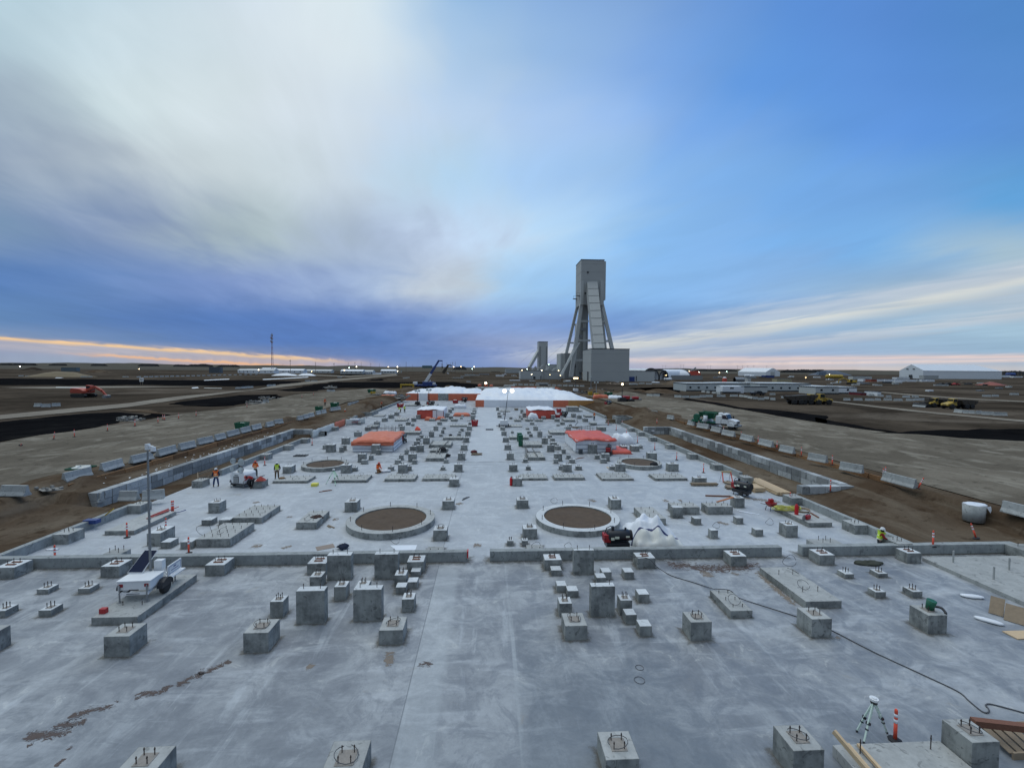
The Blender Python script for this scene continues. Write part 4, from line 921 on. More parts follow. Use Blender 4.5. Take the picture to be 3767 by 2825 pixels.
KUP=dict(STAND,pel=(0,.05,.52),sp=(0,.03,.72),ch=(0,-.03,.93),nk=(0,-.06,1.07),hd=(0,-.11,1.19),ht=(0,-.12,1.31),sl=(-.19,-.03,.99),sr=(.19,-.03,.99),el=(-.25,-.14,.74),er=(.25,-.14,.74),wl=(-.13,-.36,.66),wr=(.13,-.36,.66),hl=(-.1,.05,.5),hr=(.1,.05,.5),kl=(-.14,-.03,.08),kr=(.14,-.03,.08),al=(-.13,.38,.08),ar=(.13,.38,.08),tl=(-.13,.50,.05),tr=(.13,.50,.05))
q=G('E',722,345); person(KUP,(q.x,max(q.y,YB+.75),0),R(70),'kneeling worker in yellow vest over red hoodie behind the right wall',red,black,HIVIS,WHITE)
person(pB,G('H',1475,497),R(20),'worker in orange vest standing near the curb on the right, far off',cloth('tanj',(.3,.2,.12)),black,HIORG,HRED)
person(BEND,G('G',1092,398),R(-60),'bending worker in yellow vest by the far pedestals, left of two',HIVIS,black,HIVIS)
person(STAND,G('G',1145,398),R(150),'upright worker in yellow vest by the far pedestals, right of two',HIVIS,black,HIVIS)
person(dict(STAND),G('G',405,452,.0),R(100),'worker in orange vest and white hat by the concrete box, far left slab',orgc,black,HIORG)
person(STAND,G('G',155,315,1.75),R(40),'lone worker in orange walking on the left haul road',orgc,black,HIORG,HRED)
person(STAND,G('G',858,352,1.2),R(120),'worker in dark clothes on the brown mound at left',black,black,HIORG,HRED)
# ================================================================ PROCESS GEAR ON THE SLAB
def wheel(par,c,r=.33,w=.22,ax='x',hub=WHITE):
    m=MB(); m.lathe([(r*.58,-w/2),(r*.93,-w/2),(r,-w*.3),(r,w*.3),(r*.93,w/2),(r*.58,w/2)],c,18,ax); o=m.build('wheel',BLACK,par,smooth=True)
    m=MB(); m.lathe([(0,-w*.32),(r*.2,-w*.36),(r*.5,-w*.2),(r*.6,-w*.42),(r*.6,w*.42),(r*.5,w*.2),(r*.2,w*.36),(0,w*.32)],c,14,ax); m.build('rim',hub,o); return o
def loc_thing(name,label,cat,z,x,y,h,rz=0,group=None): return thing(name,label,cat,G(z,x,y,h),rz,group)
# light tower, white, lamps folded down (front faces -Y)
t=loc_thing('light_tower','white mobile light tower with folded lamp heads among the workers on the left','light tower','J',825,1085,0,R(-14),'mobile light towers')
b=MB(); b.prism([(-.78,.42),(.78,.42),(.82,1.30),(.62,1.48),(-.62,1.48),(-.82,1.30)],.0,1.5,'y'); b.build('cabinet',WHITE,t,bev=.03)
b=MB(); b.box(-.42,.16,-.03,.10,.50,1.12); b.build('front_recess',BLKP,t)
b=MB(); 
for k in range(5): b.box(-.38,.12,-.045,-.03,.56+k*.11,.60+k*.11)
b.build('louvre',WHITE,t)
b=MB(); b.box(-.30,.10,-.02,.0,1.20,1.26); b.build('nameplate',BLKP,t)
b=MB(); b.box(-.95,.95,.3,.42,.30,.42); b.box(-.7,.7,-.1,1.6,.32,.42); b.build('chassis',BLKP,t)
for s in(-1,1):
    wheel(t,(s*.98,.7,.36),.36,.24); b=MB(); b.prism([(.7+.46*math.cos(a),.42+.42*math.sin(a)) for a in [k*W/8 for k in range(9)]],s*.98-.16,s*.98+.16,'x'); b.build('mudguard',BLKP,t)
    b=MB(); b.cyl((s*.7,-.05,.02),(s*.7,-.05,.7),.03); b.cyl((s*.7,-.05,.0),(s*.7,-.05,.03),.09); b.build('jack',STEEL,t)
b=MB(); b.beam((-.3,.5,1.45),(0,.4,1.9),.16); b.beam((0,.4,1.4),(0,.35,2.85),.22,.18); b.beam((-.55,.3,2.55),(.55,.3,2.6),.09); b.beam((-.3,.3,1.9),(.35,.3,2.0),.07); b.build('mast',BLKP,t)
for (x,z_,r) in((-.45,2.62,.32),(.48,2.55,.38),(-.58,1.85,.26),(.42,1.80,.30)):
    m=MB(); m.lathe([(.05,.35),(.12,.28),(r*.8,.12),(r,.0)],(x,-.02,z_),16,'y'); m.v=[(a,b_,c) for a,b_,c in m.v]; o=m.build('lamp_head',STEEL,t,smooth=True)
    m=MB(); m.lathe([(0,-.03),(r*.92,-.03)],(x,-.02,z_),16,'y'); m.build('lamp_glass',mat('clear_lens',(.80,.86,.88),.12,.05),o)
b=MB(); b.beam((0,1.5,.38),(0,3.6,.38),.10); b.build('tow_bar',STEEL,t)
# camera trailer with solar panel and tall mast, on the low pad
ZP_=.0
tp=G('F',1560,860,.22); ph=TP.dimensions.z if False else .22
t=thing('camera_trailer','white solar camera trailer with tall mast parked on the low concrete pad','trailer',(tp.x,tp.y,.0),R(3))
h0=BLK and [b for b in BLK if b['o']==TP][0]['h']; t.location.z=h0
b=MB(); b.box(-.74,.74,.0,1.0,.56,1.0); b.build('battery_box',WHITE,t,bev=.03)
b=MB(); b.box(-.78,.78,-.04,1.04,1.0,1.04); b.build('box_lid',WHITE,t)
b=MB(); b.box(-.70,.70,-.06,-.0,.36,.47); b.box(-.62,-.52,0,2.3,.36,.46); b.box(.52,.62,0,2.3,.36,.46); b.box(-.7,.7,2.1,2.2,.36,.46); b.build('chassis',WHITE,t)
for s in(-1,1):
    b=MB(); b.box(s*.58-.09,s*.58+.09,-.03,.0,.74,.88); b.build('tail_light',mat('tail_red',(.30,.005,.01),.3,.1),t)
    wheel(t,(s*.93,.8,.34),.34,.2); b=MB(); b.prism([(.8+.44*math.cos(a),.40+.40*math.sin(a)) for a in [k*W/8 for k in range(9)]],s*.93-.14,s*.93+.14,'x'); b.build('mudguard',BLKP,t)
    for y_ in(-.05,2.1): b=MB(); b.cyl((s*.62,y_,.02),(s*.62,y_,.85),.035); b.cyl((s*.62,y_,0),(s*.62,y_,.03),.12); b.build('jack',STEEL,t)
b=MB(); b.box(-.22,.22,-.012,-.0,.55,.60); b.box(-.3,.3,-.066,-.06,.40,.43); b.build('number_plate',BLKP,t)
b=MB(); b.box(.15,.55,1.2,1.5,.5,1.5); b.build('control_cabinet',WHITE,t,bev=.02)
b=MB(); b.box(.75,.80,1.25,2.35,.62,1.15); b.build('sign_board',WHITE,t)
b=MB(); 
for (y0,y1,z0,z1) in((1.32,2.28,1.06,1.08),(1.32,2.28,.70,.715),(1.32,1.335,.70,1.08),(2.265,2.28,.70,1.08),(1.7,1.9,.94,1.0),(1.5,2.1,.82,.85)): b.box(.801,.806,y0,y1,z0,z1)
b.build('sign_print',BLUEP,t)
b=MB(); b.box(.55,.95,1.2,2.45,.50,.56); b.build('side_step',WHITE,t)
b=MB(); b.cyl((.02,1.15,.5),(.02,1.15,7.6),.062,.045,10); 
for z_ in(2.2,3.7,5.2): b.cyl((.02,1.15,z_),(.02,1.15,z_+.06),.085,n=10)
mo=b.build('mast',STEEL,t)
b=MB(); b.box(-.05,.09,1.05,1.25,7.30,7.60); b.beam((.07,1.15,7.48),(.30,1.10,7.44),.10); b.cyl((.32,1.10,7.22),(.32,1.10,7.44),.12,.10,14); b.build('camera_housing',WHITE,mo)
b=MB(); b.ball((.32,1.10,7.20),.11); b.build('camera_dome',BLKP,mo,smooth=True)
A=[V('F',1478,497,tp.y+.75),V('F',1650,497,tp.y+.75),V('F',1838,225,tp.y+1.5),V('F',1687,225,tp.y+1.5)]
n_=(A[1]-A[0]).cross(A[3]-A[0]).normalized()*.04
inv=(Matrix.Translation(t.location)@Matrix.Rotation(R(3),4,'Z')).inverted()
b=MB(); L=[inv@(p-n_) for p in A]+[inv@p for p in A]; b.add(L,[(3,2,1,0),(4,5,6,7),(0,1,5,4),(1,2,6,5),(2,3,7,6),(3,0,4,7)]); po=b.build('solar_panel',WHITE,t)
cc=sum(A,Vector())/4; b=MB(); Q=[inv@(cc+(p-cc)*.94+n_*.2*(1 if n_.y<0 else -1)) for p in A]; Q2=[inv@(cc+(p-cc)*.94-n_*1.3) for p in A]; b.add(Q,[(0,1,2,3)]); b.add(Q2,[(0,1,2,3)]); b.build('solar_cells',mat('solar_cells',(.012,.018,.05),.12,.1),po)
# indirect heaters
def heater(loc,rz,label,s=1.0):
    t=thing('construction_heater',label,'heater',loc,rz,'construction heaters'); t.scale=(s,s,s)
    b=MB(); b.lathe([(0,-.78),(.20,-.78),(.36,-.66),(.38,-.60),(.38,.70),(.32,.76),(.0,.76)],(0,0,1.0),20,'x'); b.build('drum',BLKP,t,smooth=True)
    b=MB(); b.lathe([(.30,.76),(.34,.76),(.34,.90),(.30,.90)],(0,0,1.0),18,'x'); b.build('outlet_collar',BLACK,t)
    b=MB(); b.box(-.82,.70,-.40,.40,.28,.60); b.build('fuel_tank',BLKP,t,bev=.04)
    b=MB(); b.box(-.98,-.55,-.30,.30,.62,1.12); b.build('burner_box',REDP,t,bev=.02)
    b=MB(); b.box(-.56,-.34,-.41,-.39,.82,.98); b.box(-.30,-.02,-.40,-.385,.90,1.05); b.box(.42,.66,-.40,-.385,.98,1.08); b.build('sticker',mat('sticker_white',(.75,.75,.6),.5,.1),t)
    b=MB(); b.cyl((-.35,0,1.36),(-.35,0,1.60),.10); b.cyl((.5,0,1.34),(.5,0,1.5),.07); b.tube([(-.9,0,1.1),(-.75,0,1.5),(-.5,0,1.62),(-.3,0,1.4)],.03); b.build('flue_pipe',BLKP,t)
    b=MB(); b.tube([(-.85,-.36,.9),(-1.05,-.36,.9),(-1.05,.36,.9),(-.85,.36,.9)],.022); b.build('handle',BLKP,t)
    for s_ in(-1,1): wheel(t,(.2,s_*.46,.22),.22,.1,'y',STEEL)
    for s_ in(-1,1): b=MB(); b.beam((-.6,s_*.34,.30),(-.66,s_*.36,.0),.06); b.build('leg',BLKP,t)
    return t
heater(G('C',1650,705),R(0),'black diesel heater with red burner beside the round ring and white tarp')
heater(G('I',1200,1178),R(-65),'black heater standing beside the new lumber on the right',1.0)
heater(G('H',1655,925),R(70),'heater with red base at the right corner of the red roofed enclosure')
heater(G('H',1100,455),R(10),'small distant black heater right of the red walled shelter')
heater(G('G',1125,775),R(80),'heater with red base against the right side of the orange roofed enclosure')
heater(G('G',1095,235,0),R(60),'distant black heater at the left corner of the long shelter',1.3)
heater(G('G',1890,268),R(20),'distant heater by the orange wall of the long shelter',1.2)
heater(G('H',1650,325,1.2),R(30),'distant black heater on the dirt right of the shelter',1.2)
heater(G('G',1475,322),R(10),'distant black heater between the far light towers',1.2)
# ------------------------------------------------ tarps
def drape(name,x0,x1,y0,y1,H,label,cat,m,seed=0,nx=26,ny=16,lumps=1.2,skirt=.35,group=None,z0=0,prof=None,flat=.75):
    vs=[];fs=[]
    for j in range(ny+1):
        for i in range(nx+1):
            u=i/nx;v=j/ny; x=x0+(x1-x0)*u; y=y0+(y1-y0)*v
            e=min(u,1-u)*(x1-x0)/skirt; g=min(v,1-v)*(y1-y0)/skirt; q=max(0,min(1,min(e,g)))
            q=q**.45
            hh=H*(prof(u,v) if prof else 1.0)
            n1=noise.noise(Vector((x*lumps,y*lumps,seed))); n2=noise.ridged_multi_fractal(Vector((x*lumps*1.7,y*lumps*1.3,seed)),.9,2,3,1,2) if True else 0
            z=hh*q*(flat+(1-flat)*(n1+.5))+.05*H*(n2-.9)*q+.06*H*(1-2*abs(noise.noise(Vector((x*lumps*1.1,y*lumps*1.9,seed+4)))))*q
            off=(1-q)*.18*noise.noise(Vector((x*3,y*3,seed+5)))
            vs.append((x+off,y+off*.8,max(z,.0)+.012+z0))
    for j in range(ny):
        for i in range(nx): a=j*(nx+1)+i; fs.append((a,a+1,a+nx+2,a+nx+1))
    me=bpy.data.meshes.new(name); me.from_pydata(vs,[],fs)
    for q_ in (m if isinstance(m,list) else [m]): me.materials.append(q_)
    for p in me.polygons: p.use_smooth=True
    o=link(name,me); s=o.modifiers.new('t','SOLIDIFY'); s.thickness=.012; s.offset=1
    return tag(o,label,cat,group) if label else o
a=G('C',1840,700);b_=G('D',470,705); 
o=drape('tarp_pile',a.x,b_.x-.4,YB+.45,YB+3.9,1.38,'crumpled white tarp with navy stripe heaped over a load beside the heater','tarp',[TARPW,LINEB,TARPC],3,40,26,1.5,.75,flat=.5,prof=lambda u,v:(1.12-.12*u if u<.55 else 1.05-1.5*(u-.55))*(.72+.4*min(1,v*2.2)))
for p in o.data.polygons:
    j=p.index//40
    p.material_index=1 if j==8 else (2 if j<8 else 0)
a=G('C',1790,712);drape('red_cloth',a.x,a.x+2.3,YB+.12,YB+.5,.14,'crumpled red cloth lying on the slab between heater and wall','cloth',REDP,9,16,6,3,.15)
a=G('H',1755,800);b2=G('H',1985,800); drape('tarp_bundle',a.x,b2.x,a.y,a.y+3.2,1.5,'small white tarp bundle right of the red roofed enclosure','tarp',TARPW,21,24,16,.9,.5)
a=G('G',1755,345);drape('tarp_bundle',a.x,a.x+3.6,a.y,a.y+2.5,1.1,'far small white tarp heap near the left shelter','tarp',TARPW,22,14,10,1,.5)
a=G('H',655,490);drape('tarp_bundle',a.x,a.x+2.4,a.y,a.y+2,1.5,'round white bag in front of the red walled shelter','bag',TARPW,23,14,10,1,.6)
a=G('G',1745,445);drape('orange_cover',a.x,a.x+4.2,a.y,a.y+2.2,.8,'orange tarp heap on the far slab between pedestals','tarp',TARPO,24,14,10,1,.7)
a=G('G',1390,500);drape('orange_cover',a.x,a.x+2.6,a.y,a.y+1.3,.8,'orange cloth lump before the red walled left shelter','tarp',TARPO,25,12,8,1,.5)
a=G('G',1540,490);drape('orange_cover',a.x,a.x+2,a.y,a.y+1.3,.7,'second orange cloth lump, right corner of the left shelter','tarp',TARPO,26,12,8,1,.5)
a=G('H',1700,920);drape('orange_cover',a.x,a.x+3,a.y+.1,a.y+5,.45,'red orange tarp trailing behind the red roofed enclosure','tarp',TARPR,27,14,14,1,.4)
a=G('G',1265,640);drape('orange_cover',a.x,a.x+1.1,a.y+.2,a.y+1,1.0,'bright orange bag on a pad behind the orange enclosure','bag',ORANGE,28,10,8,1,.4)
a=G('H',1465,240,1.2);drape('orange_cover',a.x,a.x+5.5,a.y,a.y+2,1.8,'orange cover heap on the dirt beyond the shelter','tarp',TARPO,29,12,8,1,.6,z0=1.2)
a=G('G',835,215,1.2);drape('orange_cover',a.x,a.x+5.5,a.y,a.y+2,1.0,'faded orange tarp on the mound left of the shelter','tarp',TARPO,30,12,8,1,.6,z0=1.3)
a=G('G',870,180,1.2);drape('tarp_bundle',a.x,a.x+5,a.y,a.y+3,1.3,'white sacks on the mound left of the shelter','bag',TARPW,31,14,10,.8,.6,z0=1.3)
a=G('H',1660,245,1.2);drape('tarp_bundle',a.x,a.x+5,a.y,a.y+3,1.5,'white sacks on the dirt right of the shelter','bag',TARPW,32,14,10,.8,.6,z0=1.2)
a=G('H',1790,265,1.2);drape('tarp_bundle',a.x,a.x+3,a.y,a.y+3,1.3,'white drum cover on the dirt beside the far lamp','bag',TARPW,33,14,10,.8,.6,z0=1.2)
# sandbags on the pad
hp=[q for q in BLK if q['o']==SBP][0]['h']; sb=MB(); 
prof_bag=MB(); prof_bag.ball((0,0,.09),.28,(1.25,.8,.34),12,.05); bagm=prof_bag.mesh('sandbag',TARPW,True)
for i,(x,y,k) in enumerate([(55,352,0),(115,375,0),(150,402,0),(90,412,0),(180,385,0),(165,418,0),(130,360,.15)]):
    p=G('I',x,y+14,hp+k); o=bpy.data.objects.new('sandbag',bagm); C.objects.link(o); o.location=p; o.rotation_euler=(0,0,i*1.3)
    SEQ.add(('white sandbag in the heap on the pad behind the tarp, {} from the left','sandbag','sandbags on the pad'),o,x)
# ------------------------------------------------ hoarding tents
def tent(name,z,x0,x1,yb,yf,yk,label,roof,wall,seed,low=None,right=None,over=.35,lines=False,dmax=9):
    X0,X1,Y,d,h=geom(z,x0,x1,yb,yf,yk,dmax); t=thing(name,label,'tarp enclosure',((X0+X1)/2,Y+d/2,0),0,'tarp enclosures'); w=X1-X0
    def wavy(A,B,zt,amp,m,nm,lined=False,outn=(0,-1)):
        n=22;r=8;vs=[];fs=[]
        for j in range(r+1):
            for i in range(n+1):
                u=i/n;v=j/r; x=A[0]+(B[0]-A[0])*u; y=A[1]+(B[1]-A[1])*u; z_=zt*v*(1+.03*noise.noise(Vector((x,y,seed))))
                o_=amp*noise.noise(Vector((x*1.1,y*1.1+v*1.4,seed)))+.12*(1-v)*noise.noise(Vector((x*.6,y*.6,seed+2)))+.10*(1-v)
                vs.append((x+outn[0]*o_,y+outn[1]*o_,max(z_,.0)+.01))
        for j in range(r):
            for i in range(n): a=j*(n+1)+i; fs.append((a,a+1,a+n+2,a+n+1))
        b=MB(); b.add(vs,fs)
        if lined:
            for k in range(len(b.f)): 
                if k//n in(2,5): pass
        o=b.build(nm,m,t,smooth=True); s=o.modifiers.new('t','SOLIDIFY'); s.thickness=.02
        if lined:
            for jr in(2.5,5.2):
                pts=[]
                for i in range(n+1):
                    a=Vector(vs[int(jr)*(n+1)+i]).lerp(Vector(vs[(int(jr)+1)*(n+1)+i]),jr%1); pts.append(a+Vector((outn[0]*.03,outn[1]*.03,0)))
                q=MB(); q.tube(pts,.028,4); q.build('navy_line',LINEB,o)
        return o
    e=w/2;f=d/2
    wavy((-e,-f),(e,-f),h,.10,wall,'front_wall',lines,(0,-1)); wavy((e,-f),(e,f),h,.10,right or wall,'side_wall',lines,(1,0)); wavy((-e,f),(-e,-f),h,.10,wall,'side_wall',False,(-1,0)); wavy((e,f),(-e,f),h,.05,wall,'rear_wall',False,(0,1))
    n=26;r=18;vs=[];fs=[]
    for j in range(r+1):
        for i in range(n+1):
            u=i/n*1.06-.03;v=j/r*1.06-.03; x=-e+w*u;y=-f+d*v; ed=min(u,1-u,v,1-v)
            z_=h+.03+.16*math.sin(W*min(max(u,0),1))+.22*noise.noise(Vector((x*.5,y*.7,seed)))+.13*noise.ridged_multi_fractal(Vector((x*.9,y*.5,seed)),.9,2,3,1,2)-.06
            if ed<0: z_-=over*(1+.5*noise.noise(Vector((x,y,seed+9))))
            vs.append((x,y,z_))
    for j in range(r):
        for i in range(n): a=j*(n+1)+i; fs.append((a,a+1,a+n+2,a+n+1))
    b=MB(); b.add(vs,fs); o=b.build('roof_tarp',roof,t,smooth=True); s=o.modifiers.new('t','SOLIDIFY'); s.thickness=.02
    if low:
        b=MB(); 
        n=20
        for i in range(n+1):
            x=-e-.16+(2*e+.32)*i/n
            for k,zz in enumerate((h+.05,h*.75,h*(.66+.08*noise.noise(Vector((x*.8,seed,0)))))): b.v.append((x,-f-.16-.07*k-.07*noise.noise(Vector((x*1.6,k,seed))),zz))
        for i in range(n):
            for k in range(2): a=i*3+k; b.f.append((a,a+1,a+4,a+3)); b.m.append(0)
        o=b.build('tarp_flap',low,t,smooth=True); s=o.modifiers.new('t','SOLIDIFY'); s.thickness=.02
    return t
T1=tent('tarp_enclosure','G',500,1000,888,760,648,'orange roofed enclosure with striped white walls, left of the aisle',TARPO,TARPW,3,lines=True,over=.3,low=TARPO)
b=MB(); b.box(-T1.location.x*0-4.75,-4.2,-3.2,-2.9,0.05,1.6); 
T2=tent('tarp_enclosure','H',1250,1745,898,742,632,'bright red roofed enclosure with striped white walls, right of the aisle',TARPR,TARPW,8,lines=True,over=.25)
T3=tent('tarp_enclosure','G',1300,1630,475,368,328,'red walled shelter with white roof and right part, far left',TARPW,TARPR,12,right=TARPW,over=.15)
X0=T3.location.x
b=MB(); sz=geom('G',1300,1630,475,368,328,9); w3=sz[1]-sz[0]; b.box(w3*.10,w3/2-.05,-sz[3]/2-.30,-sz[3]/2-.22,.02,sz[4]*.97); b.build('white_door_tarp',TARPW,T3)
b=MB(); b.beam((w3*.25,-sz[3]/2-.32,0),(w3*.25,-sz[3]/2-.32,sz[4]),.07); b.build('door_post',LINEB,T3)
T4=tent('tarp_enclosure','H',668,985,475,372,332,'red walled shelter with snowy white roof, right of the aisle',TARPW,TARPR,15,over=.15)
# the long white shelters at the end of the slab
def shelter(name,x0,x1,y0,y1,h,label,walls,seed,bulge=1.5):
    t=thing(name,label,'tarp shelter',((x0+x1)/2,(y0+y1)/2,0),0,'long tarp shelters'); e=(x1-x0)/2;f=(y1-y0)/2
    n=70;r=34;vs=[];fs=[]
    for j in range(r+1):
        for i in range(n+1):
            u=i/n;v=j/r;x=-e+2*e*u;y=-f+2*f*v; ed=min(u*2*e,(1-u)*2*e,v*2*f,(1-v)*2*f)
            z_=h+bulge*min(1,ed/9)**.7+min(1,ed/2)*(1.5*(abs(noise.noise(Vector((x*.13,y*.07,seed))))**.6-.35)+.6*(abs(noise.noise(Vector((x*.42,y*.16,seed))))**.7-.3))
            vs.append((x,y,z_))
    for j in range(r):
        for i in range(n): a=j*(n+1)+i; fs.append((a,a+1,a+n+2,a+n+1))
    b=MB(); b.add(vs,fs); b.build('inflated_roof',TARPW,t,smooth=True)
    p=-e
    for frac,m in walls:
        q=p+2*e*frac; b=MB(); vs=[];fs=[];k=10
        for j in range(4):
            for i in range(k+1): xx=p+(q-p)*i/k; vs.append((xx,-f-.15+.12*noise.noise(Vector((xx*.5,j,seed))),h*j/3+.01))
        for j in range(3):
            for i in range(k): a=j*(k+1)+i; fs.append((a,a+1,a+k+2,a+k+1))
        b.add(vs,fs); b.build('wall_tarp',m,t,smooth=True); p=q
    for s in(-1,1): b=MB(); b.box(s*e-.05,s*e+.05,-f,f,.01,h-.02); b.build('end_wall',walls[0][1] if s<0 else walls[-1][1],t)
    b=MB(); b.box(-e,e,f-.05,f+.05,.01,h); b.build('rear_wall',TARPC,t)
    return t
TARPT=mat('tan_tarp',(.50,.25,.08),.6,.15)
lx0=G('G',1160,248).x; ly=G('G',1500,248).y; rx=G('H',1515,348).x; ry=G('H',600,330).y; mx=G('G',2030,330).x
shelter('tarp_shelter',lx0,mx+1,ly,ly+30,2.5,'long white roofed shelter with orange wall strips, left wing',[(.17,TARPO),(.12,TARPW),(.14,TARPO),(.14,CON),(.43,TARPO)],4,1.3)
shelter('tarp_shelter',mx,rx,ry,ry+52,2.1,'huge white inflated tarp shelter with orange right wall at slab end',[(.07,TARPO),(.55,TARPW),(.03,TARPW),(.13,TARPO),(.22,TARPT)],6,1.6)
# draped fence tarp along left curb
def drapewall(p0,p1,h,m,label,seed,z0=.0):
    n=16;vs=[];fs=[]
    for j in range(4):
        for i in range(n+1):
            u=i/n; q=Vector(p0).lerp(Vector(p1),u); d=(Vector(p1)-Vector(p0)).normalized(); o_=Vector((d.y,-d.x,0))*(.12*noise.noise(Vector((i*.5,j,seed))))
            vs.append((q.x+o_.x,q.y+o_.y,z0+h*j/3*(1+.12*noise.noise(Vector((i*.6,seed,0))))))
    for j in range(3):
        for i in range(n): a=j*(n+1)+i; fs.append((a,a+1,a+n+2,a+n+1))
    b=MB(); b.add(vs,fs); o=b.build('hanging_tarp',m,smooth=True); s=o.modifiers.new('t','SOLIDIFY'); s.thickness=.03; tag(o,label,'tarp','tarps hung on the left curb')
ya=G('J',1730,420).y; yb_=G('J',2000,300).y; yc=G('J',2150,240).y
drapewall((XL+.45,ya,0),(XL+.45,yb_,0),1.35,TARPC,'cream tarp hung over the left curb beyond the pit',1)
drapewall((XL+.45,yb_+.3,0),(XL+.45,yc,0),1.35,TARPO,'orange tarp panel hung over the left curb',2)
drapewall((XL+.5,yc+.3,0),(XL+3.5,yc+3.5,0),1.2,TARPC,'crumpled cream tarp at the far end of the hung orange panel',3)
# ------------------------------------------------ concrete boxes (hollow) at the far edges
def hollow(z,x0,x1,yb,yf,yk,label):
    X0,X1,Y,d,h=geom(z,x0,x1,yb,yf,yk,9); w=X1-X0; b=MB(); T_=.3
    b.box(-w/2,w/2,-d/2,-d/2+T_,0,h); b.box(-w/2,w/2,d/2-T_,d/2,0,h); b.box(-w/2,-w/2+T_,-d/2+T_,d/2-T_,0,h); b.box(w/2-T_,w/2,-d/2+T_,d/2-T_,0,h)
    tag(b.build('concrete_sump',CON,loc=((X0+X1)/2,Y+d/2,0)),label,'concrete box','open concrete boxes')
hollow('G',258,500,500,455,432,'open concrete box with the orange vested man behind it, far left')
hollow('G',470,735,440,395,362,'larger open concrete box behind, at the far left slab edge')
hollow('H',1760,1958,540,455,432,'open concrete box by the right curb beside the far timber pile')
# ================================================================ LOOSE THINGS
def tubething(name,pts,r,m,label,cat,group=None,n=6):
    b=MB(); b.tube(pts,r,n); return tag(b.build(name,m,smooth=True),label,cat,group)
def smoothpts(p,k=5):
    out=[]
    for i in range(len(p)-1):
        a=p[max(i-1,0)];b=p[i];c=p[i+1];d=p[min(i+2,len(p)-1)]
        for j in range(k):
            t=j/k; out.append(.5*((2*b)+(c-a)*t+(2*a-5*b+4*c-d)*t*t+(3*b-a-3*c+d)*t*t*t))
    out.append(p[-1]); return out
cable=[G('C',1700,712,.03),G('C',1760,750,WH+.05),G('C',1850,785,WH+.03),G('C',2000,800,WH+.15),G('C',2080,870,.4),G('D',60,905,.03),G('D',220,1000,.03),G('D',480,1080,.03),G('D',700,1152,.1),G('D',740,1155,.46),G('D',900,1172,.46),G('D',1000,1255,.15),G('D',1200,1325,.03),G('D',1660,1470,.03),G('D',1850,1545,.03),G('E',175,1207,.03),G('E',600,1425,.03),G('P',1400,392,.03),G('P',1680,525,.03),G('P',1770,600,.03),G('P',1880,688,.03),G('P',1930,690,.03),G('P',1925,660,.03),G('P',1905,640,.03),G('P',1925,626,.03),G('P',2000,640,.03),G('P',2230,702,.03)]
tubething('power_cable',smoothpts(cable),.022,WIRE,'long grey cable snaking across the right slab from the heater','cable')
tubething('hose',smoothpts([G('H',1100,585,.05),G('H',1140,590,.05),G('H',1200,580,.05),G('H',1380,568,.05),G('H',1560,550,.05),G('H',1700,545,.05)]),.05,BLACK,'black hose lying on the far right slab','hose','hoses')
tubething('hose',smoothpts([G('H',1265,480,.05),G('H',1260,500,.05),G('H',1275,515,.05),G('H',1255,535,.05),G('H',1240,560,.05)]),.05,BLACK,'short dark hose running up between far right pedestals','hose','hoses')
tubething('hose',smoothpts([G('E',1250,950,.45),G('E',1330,965,.5),G('E',1375,1010,.4),G('E',1382,1030,.35)]),.06,BLKP,'thick black hose behind the pedestal with the green bucket','hose','hoses')
def box3(name,z,x0,x1,yb,yf,yk,m,label,cat,group=None,z0=0,dmax=3,bev=0,taper=0):
    X0,X1,Y,d,h=geom(z,x0,x1,yb,yf,yk,dmax,z0); w=X1-X0; b=MB(); b.box(-w/2,w/2,-d/2,d/2,0,h-z0,taper,taper); o=b.build(name,m,loc=((X0+X1)/2,Y+d/2,z0),bev=bev); tag(o,label,cat,group); return o,w,d,h-z0
def plank(a,b,w,t,m,label,group='loose boards',name='board'):
    q=MB(); q.beam(a,b,w,t); return tag(q.build(name,m),label,'board',group)
# bottom right timbers
p=.40
plank(G('P',690,845,.9),G('P',1010,1220,p),.09,.14,WOOD,'leaning pale timber at the bottom right, leftmost of three')
plank(G('P',800,950,p+.05),G('P',1010,1200,p+.05),.10,.09,WOOD,'pale timber at the bottom right, middle of three')
plank(G('P',885,952,p+.06),G('P',1090,1180,p+.06),.09,.09,WOOD,'pale timber at the bottom right, rightmost of three')
plank(G('P',1800,770,.75),G('P',2260,822,.6),.20,.20,RUST,'rusty brown steel beam lying behind the bottom right pedestal',name='steel_beam')
b=MB(); c=G('P',2170,960,.0); 
for k in range(5): b.beam((c.x-.7+k*.3,c.y-.4,.12),(c.x-.6+k*.3,c.y+.5,.24),.22,.03)
b.box(c.x-.8,c.x+1.0,c.y+.5,c.y+.56,0,.32); b.box(c.x-.8,c.x+1.0,c.y-.5,c.y-.44,0,.22)
tag(b.build('wooden_crate',WOODO),'dark brown wooden crate at the bottom right edge under the steel beam','crate')
